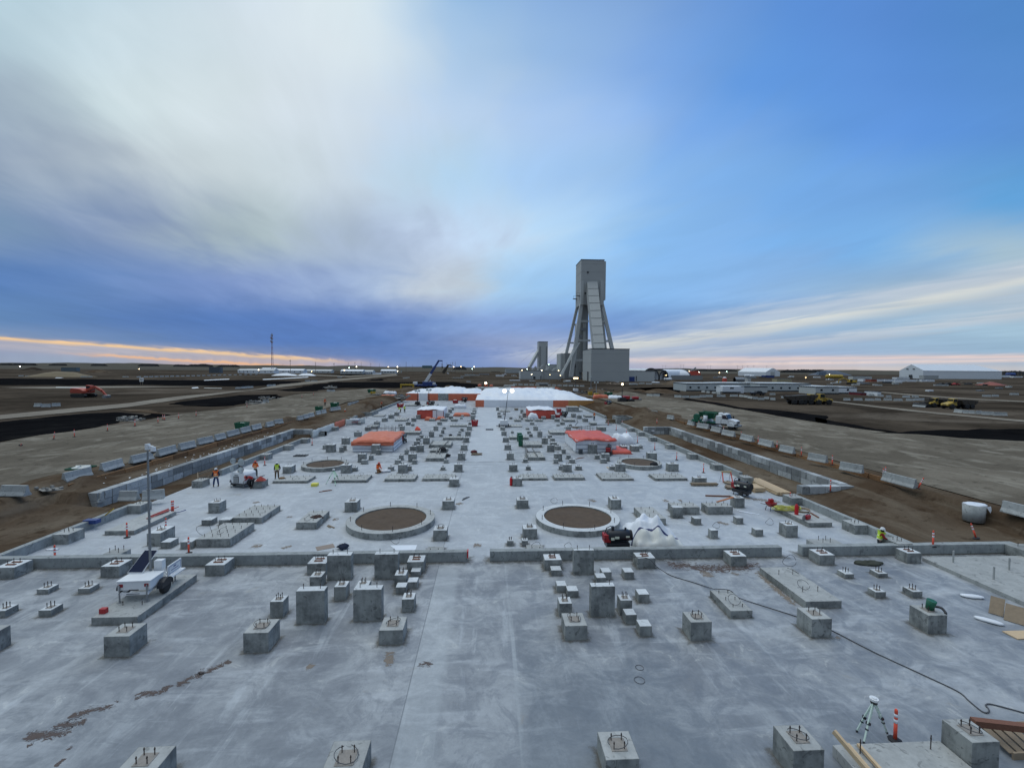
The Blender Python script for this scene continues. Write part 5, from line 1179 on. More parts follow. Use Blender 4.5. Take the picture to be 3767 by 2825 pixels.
def tripod(ap,feet,label,m1):
    t=thing('survey_tripod',label,'tripod',(0,0,0),0,'survey tripods'); b=MB(); b.cyl((ap.x,ap.y,ap.z-.04),(ap.x,ap.y,ap.z+.03),.13,n=12); b.cyl((ap.x,ap.y,ap.z+.03),(ap.x,ap.y,ap.z+.06),.07,n=10); b.build('head',WHITE,t)
    b=MB(); b.cyl((ap.x,ap.y,ap.z-.14),(ap.x,ap.y,ap.z-.04),.10,n=8); b.build('head_plate',BLKP,t)
    for f in feet:
        d=(f-ap); m=ap+d*.55; b=MB(); s=Vector((.045,.02,0)); b.beam(ap-Vector((0,0,.08))+s,m+s*.8,.035); b.beam(ap-Vector((0,0,.08))-s,m-s*.8,.035); b.beam(ap+d*.45,f,.045); o=b.build('leg',m1,t)
        b=MB(); b.beam(m-d*.03,m+d*.03,.12,.08); b.beam(f-d*.05,f,.05); b.beam(m+d*.12,m+d*.15,.08,.07); b.build('clamp',BLKP,o)
    return t
PALEG=mat('pale_green',(.62,.74,.66),.5,.1)
f=[G('P',928,945),G('P',872,850),G('P',1118,862)]; ap=sum(f,Vector())/3; ap=V('P',1012,588,ap.y)
tripod(ap,f,'white survey tripod near the orange post at bottom right',PALEG)
f=[G('G',285,1312),G('G',165,1292),G('G',335,1255)]; ap=sum(f,Vector())/3; ap=V('G',263,1108,ap.y)
tripod(ap,f,'pale green survey tripod behind the yellow case on the left',mat('green_legs',(.55,.85,.6),.5,.1))
box3('instrument_case','J',1818,1903,1068,1030,1012,mat('case_yellow',(.75,.68,.10),.5,.1),'yellow instrument case lying on the slab left of the tripod','case',bev=.03)
# green bucket upside down
q=[k for k in BLK if k['kind']=='pedestal' and abs(k['x']-G('E',1290,1245).x)<.6 and k['y']<YW and k['x']>8]
p=G('E',1208,965,.98); b=MB(); b.lathe([(.0,.0),(.15,.0),(.19,.42),(.17,.42),(.0,.40)],n=14); o=b.build('bucket',GREEN,loc=(p.x,p.y,.94),smooth=True); o.rotation_euler=(.15,.1,0); tag(o,'green bucket standing on the bolts of a right-hand pedestal','bucket')
for i,(z,x,y) in enumerate([('E',1660,850),('E',1840,1110)]):
    b=MB(); b.ball((0,0,.07),.36,(1.5,.55,.26),14,.08,-.6); o=b.build('plastic_bag',TARPW,loc=G(z,x,y+8),smooth=True); o.rotation_euler=(0,0,-.3-i*.5); tag(o,['long white plastic bag on the slab beside the raised strip','white rolled plastic bag nearer the camera at the right'][i],'bag','white bags on the right slab')
b=MB(); b.ball((0,0,.03),.3,(1.3,.5,.2),12,.15,-.3); tag(b.build('plastic_bag',TARPW,loc=G('F',605,228),smooth=True),'flat white plastic bag near the left curb','bag')
b=MB(); c=G('E',565,500); b.ball((0,0,.04),.75,(1.1,.5,.16),18,.25,-.2); tag(b.build('wet_sacking',mat('dark_sack',(.05,.055,.04),.9,.3),loc=c,smooth=True),'dark crumpled sacking on the slab before the right wall','sack')
p0=G('E',2110,1130); b=MB(); b.beam(p0+Vector((0,0,.02)),p0+Vector((.7,.5,.55)),.7,.03); b.beam(p0+Vector((-.1,.7,.02)),p0+Vector((.6,1.2,.6)),.5,.03); tag(b.build('plywood_sheet',WOODO),'plywood sheets leaning at the right picture edge','plywood')
b=MB(); p0=G('E',2170,1260); b.box(p0.x-.5,p0.x+.6,p0.y-.3,p0.y+.3,.01,.05); tag(b.build('plywood_offcut',WOOD),'flat pale plywood offcut at the right picture edge','plywood')
b=MB(); c=G('A',2090,690); b.ball((0,0,.12),.35,(1.0,.9,.55),14,.35,-.2); tag(b.build('jacket',navy,loc=(c.x,c.y,0),smooth=True),'dark navy jacket dropped behind the tall piers','jacket')
b=MB(); c=G('A',1885,672); b.box(-.55,.55,-.35,.35,.005,.02); o=b.build('cardboard_sheet',mat('cardboard',(.30,.24,.20),.9,.2),loc=c); o.rotation_euler=(0,0,.5); tag(o,'flat brown cardboard sheet left of the navy jacket','cardboard')
b=MB(); c=G('A',1785,340,.38); b.ball((0,0,.1),.42,(1.1,.8,.5),14,.3,-.2); tag(b.build('sacking_heap',mat('brownblack',(.06,.035,.03),.9,.4),loc=(c.x,c.y,.33),smooth=True),'dark brown sacking heap on the small pad left of the ring','sack')
b=MB(); c=G('F',1207,1000,.2); b.cbox((0,0,.12),(.28,.2,.24)); tag(b.build('junction_box',REDP,loc=(c.x,c.y,h0),bev=.01),'small red box on the near end of the trailer pad','box')
# clothes / bags near kneeling worker
for i,(x,y) in enumerate([(885,1142),(930,1138)]):
    b=MB(); c=G('G',x,y); b.ball((0,0,.12),.36,(1.1,.8,.5),12,.2,-.3); tag(b.build('tool_bag',TARPW,loc=c,smooth=True),['white sack right beside the kneeling worker','second white sack further right of the kneeling worker'][i],'bag','white sacks')
b=MB(); c=G('J',1425,965,.2); b.ball((0,0,.06),.3,(1.1,.7,.4),12,.1,-.3); tag(b.build('rope_coil',mat('tanrope',(.25,.14,.06),.9,.3),loc=(c.x,c.y,.22),smooth=True),'brown rope bundle on the pad before the standing worker','rope')
for i,(z,x,y,s,l) in enumerate([('G',2012,905,.42,'dark red backpack on the slab left of the aisle'),('G',1625,875,.5,'black bag on the far pad left of the aisle'),('G',1680,948,.38,'small black bag right of a far pad left of aisle'),('I',178,835,.45,'black bag on the rim of the far right ring'),('G',1718,690,.3,'small black bag on a far left pad')]):
    b=MB(); c=G(z,x,y,.3 if i in(1,3,4) else 0); b.ball((0,0,s*.45),s,(1.1,.8,.6),12,.2,-.6); tag(b.build('bag',mat('bagred',(.12,.03,.03),.9,.3) if i==0 else black,loc=c,smooth=True),l,'bag','dark bags')
for z,x0,x1,y0,y1,l in [('J',1580,1735,664,640,'black grating lying on the slab behind the left far ring'),('H',128,218,617,605,'black grating lying across the aisle in the distance')]:
    a=G(z,x0,y0);c=G(z,x1,y0);d=G(z,x0,y1); b=MB(); 
    for k in range(7): b.box(a.x,c.x,a.y+(d.y-a.y)*k/7,a.y+(d.y-a.y)*(k+.5)/7,.0,.10)
    for k in range(5): xx=a.x+(c.x-a.x)*k/4; b.box(xx-.04,xx+.04,a.y,d.y,.005,.12)
    tag(b.build('steel_grating',BLKP),l,'grating','black gratings')
# lumber on the right
def stack(a,b_,n,rows,w,t,m,label,gap=.02,name='lumber_stack',z0=.08):
    A=Vector(a);B=Vector(b_); d=(B-A).normalized(); s=Vector((d.y,-d.x,0)); q=MB()
    for r in range(rows):
        for i in range(n):
            o=s*((i-(n-1)/2)*(w+gap)+random.uniform(-.01,.01))+Vector((0,0,z0+r*(t+.01)+t/2)); e=random.uniform(-.25,.25)
            q.beam(A+o+d*e,B+o+d*e*.5,w,t)
    for u in(.15,.8): c=A.lerp(B,u); q.beam(c-s*n*w*.55+Vector((0,0,z0/2)),c+s*n*w*.55+Vector((0,0,z0/2)),z0*.9)
    return tag(q.build(name,m),label,'lumber stack','lumber stacks')
stack(G('I',1330,1015),G('I',1690,1185),6,3,.20,.09,WOOD,'long stack of pale new boards beside the right curb')
stack(G('I',1270,1120),G('I',1405,1118),5,3,.3,.12,WOOD,'short bundle of pale boards right of the black heater',name='lumber_bundle')
stack(G('I',1005,1090),G('I',1135,1105),4,2,.25,.08,WOODO,'weathered boards left of the black heater by the curb')
stack(G('I',1010,1030),G('I',1130,1060),4,1,.2,.1,WOODO,'older grey boards behind the black heater')
stack(G('I',610,1062),G('I',912,1062),3,2,.14,.09,WOODO,'small pile of boards before the right pedestal near the ring')
plank(G('I',775,1178,.06),G('I',1105,1188,.06),.14,.12,RUST,'dark reddish beam lying on the slab right of center')
plank(G('I',905,1252,.50),G('I',1100,1195,.85),.22,.05,mat('orange_board',(.45,.17,.07),.8,.2),'orange tinted board leaning on a pedestal')
t=thing('sawhorse','orange and white striped sawhorse by the right curb','sawhorse',G('I',1015,1015),0)
b=MB(); b.box(-.55,.55,-.05,.05,.95,1.15); b.build('top_rail',mat('tan_plank',(.55,.45,.28),.7,.1),t)
for s in(-1,1):
    for e in(-1,1): b=MB(); b.beam((s*.45,e*.04,1.0),(s*.52,e*.38,0),.09,.05); b.build('leg',ORANGE if e<0 else TARPW,t)
# wheelbarrow
t=thing('wheelbarrow','red wheelbarrow carrying a red fuel can beside the yellow hose heap','wheelbarrow',G('I',1540,1345),R(200))
b=MB(); b.add([(-.35,-.3,.62),(.45,-.3,.66),(.45,.3,.66),(-.35,.3,.62),(-.2,-.16,.32),(.25,-.16,.32),(.25,.16,.32),(-.2,.16,.32)],[(0,1,5,4),(1,2,6,5),(2,3,7,6),(3,0,4,7),(4,5,6,7)]); o=b.build('tray',REDP,t); sm=o.modifiers.new('t','SOLIDIFY'); sm.thickness=.02
for s in(-1,1):
    b=MB(); b.beam((.95,s*.3,.62),(-.62,s*.06,.22),.045); b.build('handle',WOODO,t); b=MB(); b.beam((.35,s*.2,.35),(.42,s*.24,.0),.04); b.build('leg',BLKP,t)
wheel(t,(-.62,0,.2),.2,.09,'y',REDP)
c=t.location; b=MB(); b.cbox((0,0,.16),(.36,.24,.32)); b.cyl((.08,0,.32),(.08,0,.38),.04); tag(b.build('fuel_can',REDP,loc=(c.x-.05,c.y,.63),bev=.03),'red fuel can sitting in the wheelbarrow','fuel can')
hpz=[q for q in BLK if q['o']==HP][0]['h']
c=G('I',1715,1345,hpz); pts=[]
for i in range(150): a=i*.37+.8*math.sin(i*.09); r=.35+.38*abs(math.sin(i*.31)); pts.append(c+Vector((r*1.5*math.cos(a)+.25*math.sin(i*.05),r*.8*math.sin(a),.07+.22*abs(noise.noise(Vector((i*.23,0,0))))+.10*(i/150))))
tubething('hose_heap',pts,.035,mat('hose_yellow',(.50,.48,.10),.6,.2),'tangled yellow hose heaped on the right pad','hose heap',n=5)
c=G('I',1885,1350,hpz+.04); pts=[c+Vector(((.55+.03*(i//20))*math.cos(i*.314)*1.1,(.5+.03*(i//20))*math.sin(i*.314),.03*(i//20))) for i in range(64)]
tubething('hose_coil',pts,.035,WOODO,'brown hose coil on the right pad beside the extinguisher','hose coil')
def extinguisher(loc,label,s=1.0):
    t=thing('fire_extinguisher',label,'fire extinguisher',loc,0,'fire extinguishers'); t.scale=(s,s,s)
    b=MB(); b.lathe([(.0,0),(.11,0),(.115,.05),(.115,.55),(.06,.66),(.03,.70),(0,.70)],n=14); b.build('cylinder',mat('bright_red',(.55,.01,.015),.3,.1),t,smooth=True)
    b=MB(); b.box(-.04,.10,-.02,.02,.70,.76); b.tube([(.05,0,.72),(.16,0,.66),(.17,0,.3)],.018); b.build('valve',BLKP,t)
extinguisher(G('I',1832,1398,hpz),'red fire extinguisher standing on the right pad by the yellow hose',1.25)
extinguisher(G('H',440,1306),'red fire extinguisher left of a pedestal by the aisle',1.25)
t=thing('cutoff_saw','red cut-off saw lying on the right pad','saw',G('I',1950,1458,hpz),.4); b=MB(); b.cbox((.1,0,.2),(.5,.28,.3)); b.build('motor',REDP,t,bev=.04); b=MB(); b.lathe([(0,-.01),(.22,-.01),(.22,.01),(0,.01)],(-.35,.0,.2),16,'y'); b.build('blade',STEEL,t); b=MB(); b.tube([(.4,0,.3),(.3,0,.45),(0,0,.42),(-.1,0,.25)],.025); b.build('handle',BLKP,t)
plank(G('I',1995,1375,hpz+.05),G('I',2090,1432,hpz+.05),.1,.08,RUST,'dark red bar on the right pad',name='steel_bar')
# red frames on left pad, blue strap
b=MB(); a=G('K',1680,1130,.3); 
for k in range(5): 
    p1=G('K',1700+k*10,1130-k*7,.32+.02*k); p2=G('K',1960,1040-k*7,.34+.02*k); b.beam(p1,p2,.05)
for k in range(6): p1=G('K',1720+k*45,1128-k*17,.36); b.beam(p1,p1+Vector((.15,1.1,.02)),.05)
tag(b.build('red_rack',mat('rack_red',(.45,.10,.09),.6,.2)),'bundle of faded red steel frames on the pad near the left curb','steel frames')
tubething('strap',[G('K',2040,1060,.02),G('K',2090,1050,.02),G('K',2130,1038,.02),G('K',2160,1028,.03)],.03,BLUEP,'blue strap on the slab right of the twin orange posts','strap')
# tool crates left of camera trailer, beyond the curb
o,w_,d_,h_=box3('tool_chest','K',960,1110,1195,1150,1125,BLUEP,'dark blue tool chest on the dirt outside the left curb','tool chest',z0=.42,bev=.02)
plank(G('K',1225,1090,.6),G('K',1320,1015,1.2),.07,.07,YELLOW,'yellow handled tool leaning outside the left curb',name='hand_tool')
# bench + red cone at light tower
t=thing('red_flag_frame','small red cover draped on the pedestal beside the workers','cover',G('J',1140,985,.75),0); b=MB(); b.add([(-.45,-.3,0),(.5,-.3,.02),(.45,.3,0),(-.4,.35,0),(.0,0,.45)],[(0,1,4),(1,2,4),(2,3,4),(3,0,4)]); b.build('red_cover',mat('cover_red',(.40,.06,.04),.7,.2),t)
b=MB(); 
p1=G('J',300,900,.6);p2=G('J',560,800,.9); b.beam(p1,p2,.06,.2); b.beam(G('J',290,990,.4),G('J',285,880,1.0),.1); b.beam(G('J',430,985,.2),G('J',430,930,.8),.1); b.beam(G('J',540,850,.5),G('J',545,800,1.0),.1); b.beam(G('J',300,960,.6),G('J',470,930,.6),.05,.3)
tag(b.build('timber_form',WOODO),'timber formwork left of the standing workers by the pit','formwork')
b=MB(); b.cyl(G('K',560,800,1.72),G('K',585,680,1.72)+Vector((0,0,0)),.1); 
# white litter strip along the left wall tops
lit=MB()
for k in range(60):
    y=random.uniform(40,75); x=-33.5+random.uniform(-.25,.25)-(random.random()**4)*2; a=random.uniform(0,3)
    s=random.uniform(.04,.13); z=ground_z(x,y)+.04; lit.add([(x-s,y-s*.5,z),(x+s,y-s*.6,z+.03),(x+s*.9,y+s*.5,z),(x-s*.8,y+s*.6,z+.04)],[(0,1,2,3)])
tag(lit.build('snow_scraps',WHITE),'scraps of white snow and litter beside the left block wall','snow',kind='stuff')
# white collar cylinder at the right (insulated sonotube)
t=thing('concrete_pipe','short grey concrete pipe capped with white plastic on the right dirt','pipe',G('L',1680,985,1.1),0); t.location.z=.9
b=MB(); b.lathe([(.62,-.3),(.66,.95),(.58,.95),(.55,.2)],n=24); b.build('pipe_shell',CONR,t,smooth=True)
b=MB(); b.ball((0.12,0,.96),.68,(1.1,.9,.10),16,.15); b.add([(.2,-.66,.97),(.75,-.5,.97),(.72,-.58,.7),(.5,-.7,.5)],[(0,1,2,3)]); b.build('plastic_cap',TARPW,t,smooth=True)
plank(G('L',1315,818,1.2),G('L',1418,870,1.0),.25,.06,WOOD,'single pale plank lying on the right dirt')
# mud and rust stains on the floor: thin splashed layers
def stain_mat(name,col,seed):
    m,nt,b=newmat(name); b.inputs['Base Color'].default_value=(*col,1); b.inputs['Roughness'].default_value=.9
    n1=noise_n(nt,2.4,8,coord='World',rough=.8,dist=2.2,sc=(.8,1.2,1)); a=nt.nodes.new('ShaderNodeAttribute'); a.attribute_name='edge'
    k=SMOOTH(nt,M(nt,'ADD',n1,M(nt,'MULTIPLY',a.outputs['Fac'],.20)),.635,.675,0,.92); nt.links.new(k,b.inputs['Alpha']); return m
MUD=stain_mat('dried_mud',(.115,.085,.075),1); MUDL=stain_mat('pale_mud',(.25,.205,.165),2)
nst=[0]
def stain(pts,w,m,z=.006):
    P_=smoothpts(pts,6) if len(pts)>2 else [pts[0].lerp(pts[1],i/6) for i in range(7)]
    vs=[];fs=[];ed=[];K=6
    for i,p in enumerate(P_):
        d=(P_[min(i+1,len(P_)-1)]-P_[max(i-1,0)]); d=Vector((d.x,d.y,0)).normalized(); s=Vector((-d.y,d.x,0)); u=i/(len(P_)-1)
        for k in range(-K,K+1): q=p+s*w*k/K; vs.append((q.x,q.y,z)); ed.append((1-abs(k/K)**1.5)*min(1,min(u,1-u)*8))
    c=2*K+1
    for i in range(len(P_)-1):
        for k in range(c-1): a=i*c+k; fs.append((a,a+1,a+c+1,a+c))
    me=bpy.data.meshes.new('mud_stain'); me.from_pydata(vs,[],fs); me.materials.append(m); at=me.attributes.new('edge','FLOAT','POINT')
    for i,e in enumerate(ed): at.data[i].value=e
    o=link('mud_stain',me); nst[0]+=1; o['kind']='stuff'; o['label']='dried brown mud smear on the concrete floor'
stain([G('M',190,945),G('M',420,935),G('M',640,905)],.32,MUD); stain([G('M',430,870),G('M',600,850),G('M',760,810)],.32,MUD); stain([G('M',560,800),G('M',780,730),G('M',1015,680)],.34,MUD)
stain([G('M',1140,620),G('M',1230,590),G('M',1400,560),G('M',1430,500)],.3,MUD); stain([G('M',1500,520),G('M',1650,450),G('M',1750,430)],.35,MUD); stain([G('M',1680,410),G('M',1850,360),G('M',1990,290)],.30,MUD)
stain([G('M',220,1040),G('M',300,1005)],.15,MUD); stain([G('M',465,1215),G('M',560,1130)],.12,MUD); stain([G('M',580,1070),G('M',615,1025)],.12,MUD)
stain([G('N',1260,210),G('N',1230,290),G('N',1260,360)],.35,MUDL); stain([G('N',1470,335),G('N',1620,325)],.3,MUD); stain([G('N',530,345),G('N',600,355)],.3,MUDL)
stain([G('A',1010,660),G('A',1160,660)],.5,MUDL,.005); stain([G('A',1365,690),G('A',1510,650)],.3,MUDL); stain([G('A',1030,160),G('A',1130,140)],.5,MUDL); stain([G('A',1430,322),G('A',1510,318)],.4,MUDL); stain([G('A',1965,350),G('A',2050,345)],.5,MUDL)
stain([G('B',1860,650),G('B',1975,650)],.5,MUDL); stain([G('B',1670,180),G('B',1745,155)],.5,MUDL); stain([G('D',740,370),G('D',890,420)],.5,MUDL); stain([G('D',120,135),G('D',190,130)],.6,MUDL); stain([G('D',300,130),G('D',350,130)],.6,MUDL)
stain([G('D',120,870),G('D',500,900),G('D',800,920),G('D',1300,860)],.9,MUD,.007); stain([G('D',560,930),G('D',700,1030)],.5,MUDL,.005); stain([G('D',900,960),G('D',1020,1000)],.4,MUDL,.005); stain([G('C',1320,110),G('C',1390,150)],.5,MUDL); stain([G('E',205,1270),G('E',275,1300)],.2,MUDL)
stain([G('I',1180,1190),G('I',1420,1230),G('I',1660,1250)],.8,MUDL,.005); stain([G('D',1200,920),G('D',1400,1130),G('D',1700,1370)],.35,MUDL,.005)
# dirt along the feet of blocks and walls, with contact shade painted in
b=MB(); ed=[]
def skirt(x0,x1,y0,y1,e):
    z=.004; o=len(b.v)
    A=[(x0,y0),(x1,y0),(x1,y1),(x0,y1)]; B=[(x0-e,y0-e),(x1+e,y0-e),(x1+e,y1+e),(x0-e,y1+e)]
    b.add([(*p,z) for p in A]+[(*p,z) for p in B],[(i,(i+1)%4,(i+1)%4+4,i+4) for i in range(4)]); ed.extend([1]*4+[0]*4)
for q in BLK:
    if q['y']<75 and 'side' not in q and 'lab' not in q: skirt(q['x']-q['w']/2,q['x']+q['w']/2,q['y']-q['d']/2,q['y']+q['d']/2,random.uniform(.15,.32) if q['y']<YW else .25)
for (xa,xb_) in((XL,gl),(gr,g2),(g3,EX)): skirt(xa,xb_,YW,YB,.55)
dm,nt,bs=newmat('foot_dust_shade'); bs.inputs['Base Color'].default_value=(.17,.155,.125,1); bs.inputs['Roughness'].default_value=.95
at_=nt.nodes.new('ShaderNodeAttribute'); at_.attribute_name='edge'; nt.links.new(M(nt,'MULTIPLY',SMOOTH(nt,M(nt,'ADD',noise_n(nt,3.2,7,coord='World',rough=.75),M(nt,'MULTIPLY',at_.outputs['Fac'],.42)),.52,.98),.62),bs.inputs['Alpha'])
me=b.mesh('foot_dust_shade',dm); at=me.attributes.new('edge','FLOAT','POINT')
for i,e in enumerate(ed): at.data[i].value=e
tag(link('foot_dust_shade',me),'brown dust gathered on the slab around the feet of the concrete blocks','dust',kind='stuff')
def rebar(z,x,y,w,d,h,n,label):
    c=G(z,x,y); b=MB()
    for k in range(n): xx=random.uniform(-w/2,w/2); yy=random.uniform(-d/2,d/2); b.cyl((xx,yy,0),(xx+random.uniform(-.05,.05),yy,h*random.uniform(.7,1.1)),.018,n=4)
    for k in range(4): b.beam((-w/2,-d/2+d*k/3,h*.5),(w/2,-d/2+d*k/3,h*.5),.03)
    for k in range(5): b.beam((-w/2+w*k/4,-d/2,h*.45),(-w/2+w*k/4,d/2,h*.45),.03)
    tag(b.build('rebar_cage',mat('rebar_rust',(.16,.13,.12),.8,.2,5),loc=c),label,'rebar cage','rebar cages')
rebar('G',870,630,6,2,1.1,26,'upright rebar mesh behind the orange roofed enclosure'); rebar('H',1390,622,4.5,2,.9,20,'rebar mesh behind the bright red roofed enclosure'); rebar('G',620,470,2.5,1.5,.8,12,'small rebar cage near the far white topped table'); rebar('H',640,905,.3,5,.5,8,'narrow strip of rebar on the far pad right of the aisle')
for i,(z,x,y,x2,y2) in enumerate([('G',1560,830,1540,900),('G',1600,830,1580,905),('H',612,840,650,940),('H',700,835,770,940),('H',620,885,810,885),('G',1500,745,1460,800),('G',1690,750,1640,800)]): plank(G(z,x,y,.55),G(z,x2,y2,.55),.10,.12,mat('form_channel',(.20,.20,.19),.7,.2),['grey form channel on the far left pads, first','grey form channel on the far left pads, second','long grey form rail right of the green lockers, left one','long grey form rail right of the green lockers, right one','grey form crossbar tying the two rails beyond the lockers','grey form channel on the larger far left pad, left one','grey form channel on the larger far left pad, right one'][i],'form channels','form_channel')
rr_=random.Random(9)
for i in range(26):
    x=rr_.uniform(-26,26); y=rr_.choice([rr_.uniform(30,58),rr_.uniform(58,110),rr_.uniform(58,110)])
    if any(abs(x-q['x'])<q['w']/2+.6 and abs(y-q['y'])<q['d']/2+.6 for q in BLK): continue
    a=rr_.uniform(0,3.1); L=rr_.uniform(.3,.9); m_=rr_.choice([WOODO,WOOD,RUST,TARPW,BLKP]); b=MB(); b.beam((-L,0,.03),(L,0,.03),.10,.05); b.beam((-L*.4,.16,.03),(L*.8,.12,.03),.08,.05)
    o=b.build('offcut',m_,loc=(x,y,0)); o.rotation_euler=(0,0,a); SEQ.add(('small loose offcuts dropped on the open slab, {} from the left','offcut','small offcuts on the slab'),o,x/y)
# frost-pale patches poured against the wall
for a in [[('A',775,792),('A',1590,775),('A',1620,735),('A',830,742)],[('B',1010,740),('B',1180,745),('B',1215,645),('B',900,650)],[('D',140,700),('D',800,690),('D',800,660),('D',250,670)]]:
    v=[G(*q) for q in a]; v=[Vector((p.x,max(p.y,YB+.05),.008)) for p in v]; b=MB(); b.add(v,[(0,1,2,3)]); struct(b.build('frost_patch',mat('frost',(.78,.81,.86),.8,.08,3)))
# wire hoops standing on the floor
for z,x,y,s in [('D',1590,895,.7),('D',1360,415,.5),('A',470,540,.8),('B',960,635,.5),('D',740,450,.45),('O',1170,595,.16),('O',1170,703,.2),('C',1070,690,.4),('C',700,700,.5),('C',910,165,.5)]:
    c=G(z,x,y); b=MB(); b.tube([c+Vector((s*.6*math.cos(k*.5),.1*math.sin(k),.02+ (s*.5*(1+math.sin(k*.5)) if s>.25 else 0))) if s>.25 else c+Vector((s*math.cos(k*.5),s*math.sin(k*.5),.015)) for k in range(13)],.009 if s<.3 else .013,5); o=b.build('wire_hoop',WIRE); SEQ.add(('thin grey wire hoop lying on the floor, {} from the left','wire hoop','loose wire hoops'),o,pxx(z,x))
# wall end markers
b=MB(); b.box(gl-.0,gl+.07,YW-.05,YW+.3,.25,WH+.06); tag(b.build('form_clamp',mat('bright_red',(.55,.01,.015),.3,.1)),'red form clamp on the wall end left of the aisle gap','clamp')
# mid-distance objects
def locker(z,x0,x1,yb,yf,l):
    X0,X1,Y,d,h=geom(z,x0,x1,yb,yf,None,1.6); w=X1-X0; t=thing('green_locker',l,'locker',((X0+X1)/2,Y+d/2,0),0,'green lockers')
    b=MB(); b.box(-w/2,w/2,-d/2,d/2,.08,h); b.build('cabinet',GREEN,t,bev=.02); b=MB(); b.box(-w/2+.05,w/2-.05,-d/2-.03,-d/2-.002,.15,h-.08); b.build('door',GREEN,t); b=MB(); b.box(w/2-.2,w/2-.15,-d/2-.06,-d/2-.03,h*.45,h*.6); b.build('handle',STEEL,t)
locker('H',535,588,822,680,'green locker beside the aisle on the right, nearer of two'); locker('H',518,575,760,655,'green locker beside the aisle on the right, farther of two')
def skip(z,x0,x1,yb,yf,l,m=REDP,z0=0,cat='bin',name='waste_bin',gname='red bins'):
    X0,X1,Y,d,h=geom(z,x0,x1,yb,yf,None,2.2,z0); w=X1-X0; t=thing(name,l,cat,((X0+X1)/2,Y+d/2,z0),0,gname); h-=z0
    b=MB(); e=w/2;f=d/2; g=.8; b.add([(-e*g,-f*g,.12),(e*g,-f*g,.12),(e*g,f*g,.12),(-e*g,f*g,.12),(-e,-f,h),(e,-f,h),(e,f,h),(-e,f,h)],[(3,2,1,0),(0,1,5,4),(1,2,6,5),(2,3,7,6),(3,0,4,7)]); o=b.build('tub',m,t); s=o.modifiers.new('t','SOLIDIFY'); s.thickness=.05
    b=MB(); b.box(-e*.7,-e*.5,-f*.8,f*.8,0,.12); b.box(e*.5,e*.7,-f*.8,f*.8,0,.12); b.build('fork_pocket',m,t); b=MB(); b.ball((0,0,h*.75),min(e,f)*.9,(1,1,.4),10,.3); b.build('rubbish',TARPC,t)
for a in [('G',1975,2063,572,500,'red waste bin left of the aisle in the distance'),('G',1045,1125,335,290,'red waste bin near the far bending workers'),('H',1010,1070,402,356,'red waste bin right of the right red shelter, farther'),('H',990,1058,462,425,'low red waste bin right of the right red shelter, nearer'),('G',1740,1815,285,245,'red waste bin before the orange shelter wall')]: skip(*a)
for a in [('G',25,103,388,325,'green bin behind the left barriers, nearest of the pair'),('G',215,305,335,278,'green bin behind the left barriers, farther of the pair')]: skip(*a,m=GREEN,z0=1.75,gname='green bins')
skip('J',778,920,325,205,'green bin behind the barriers on the left haul road',m=GREEN,z0=1.75,gname='green bins')
skip('K',745,955,625,555,'green bin mostly hidden by a large barrier at left',m=GREEN,z0=1.3,gname='green bins')
skip('H',1617,1707,198,148,'dark green bin on the dirt right of the shelter',m=GREEN,z0=1.3,gname='green bins')
skip('G',680,775,160,112,'green bin near the yellow machine left of the shelter',m=GREEN,z0=1.5,gname='green bins')
box3('equipment_box','H',1290,1333,918,860,850,mat('dark_plastic',(.05,.06,.07),.5,.1),'dark grey bin at the left corner of the red roofed enclosure','bin')
for k,(z,x0,x1,yb,yf,l) in enumerate([('H',1210,1290,592,572,'pile of brown timbers on the far right slab by the hose'),('H',1630,1745,530,480,'timber and boxes heap near the far right curb'),('G',1990,2110,930,918,'thin timbers on the slab beside the dark red backpack'),('H',487,530,370,345,'small leaning timbers near the end of the aisle')]):
    a=G(z,x0,yb);c=G(z,x1,yb); hh=geom(z,x0,x1,yb,yf)[4]; n=max(2,int(hh/.12)); 
    q=MB()
    for r in range(min(n,8)):
        for i in range(3): q.beam(a+Vector((random.uniform(-.2,.3),i*.3,.06+r*.12)),c+Vector((random.uniform(-.4,.1),i*.3+random.uniform(-.3,.3),.06+r*.12)),.1)
    tag(q.build('timber_pile',WOODO),l,'timber pile','timber piles')
# white table with red frame
t=thing('site_table','white topped table with red frame, far left slab','table',G('G',520,545),0); b=MB(); b.box(-.9,.9,-.5,.5,.85,1.2); b.build('top_cover',TARPW,t,bev=.04); b=MB(); b.box(-.9,1.3,-.6,-.5,.45,.55)
for s in(-1,1): b.box(s*.8-.04,s*.8+.04,-.5,-.42,0,.8); b.box(s*.8-.04,s*.8+.04,.42,.5,0,.8)
b.build('red_frame',REDP,t)
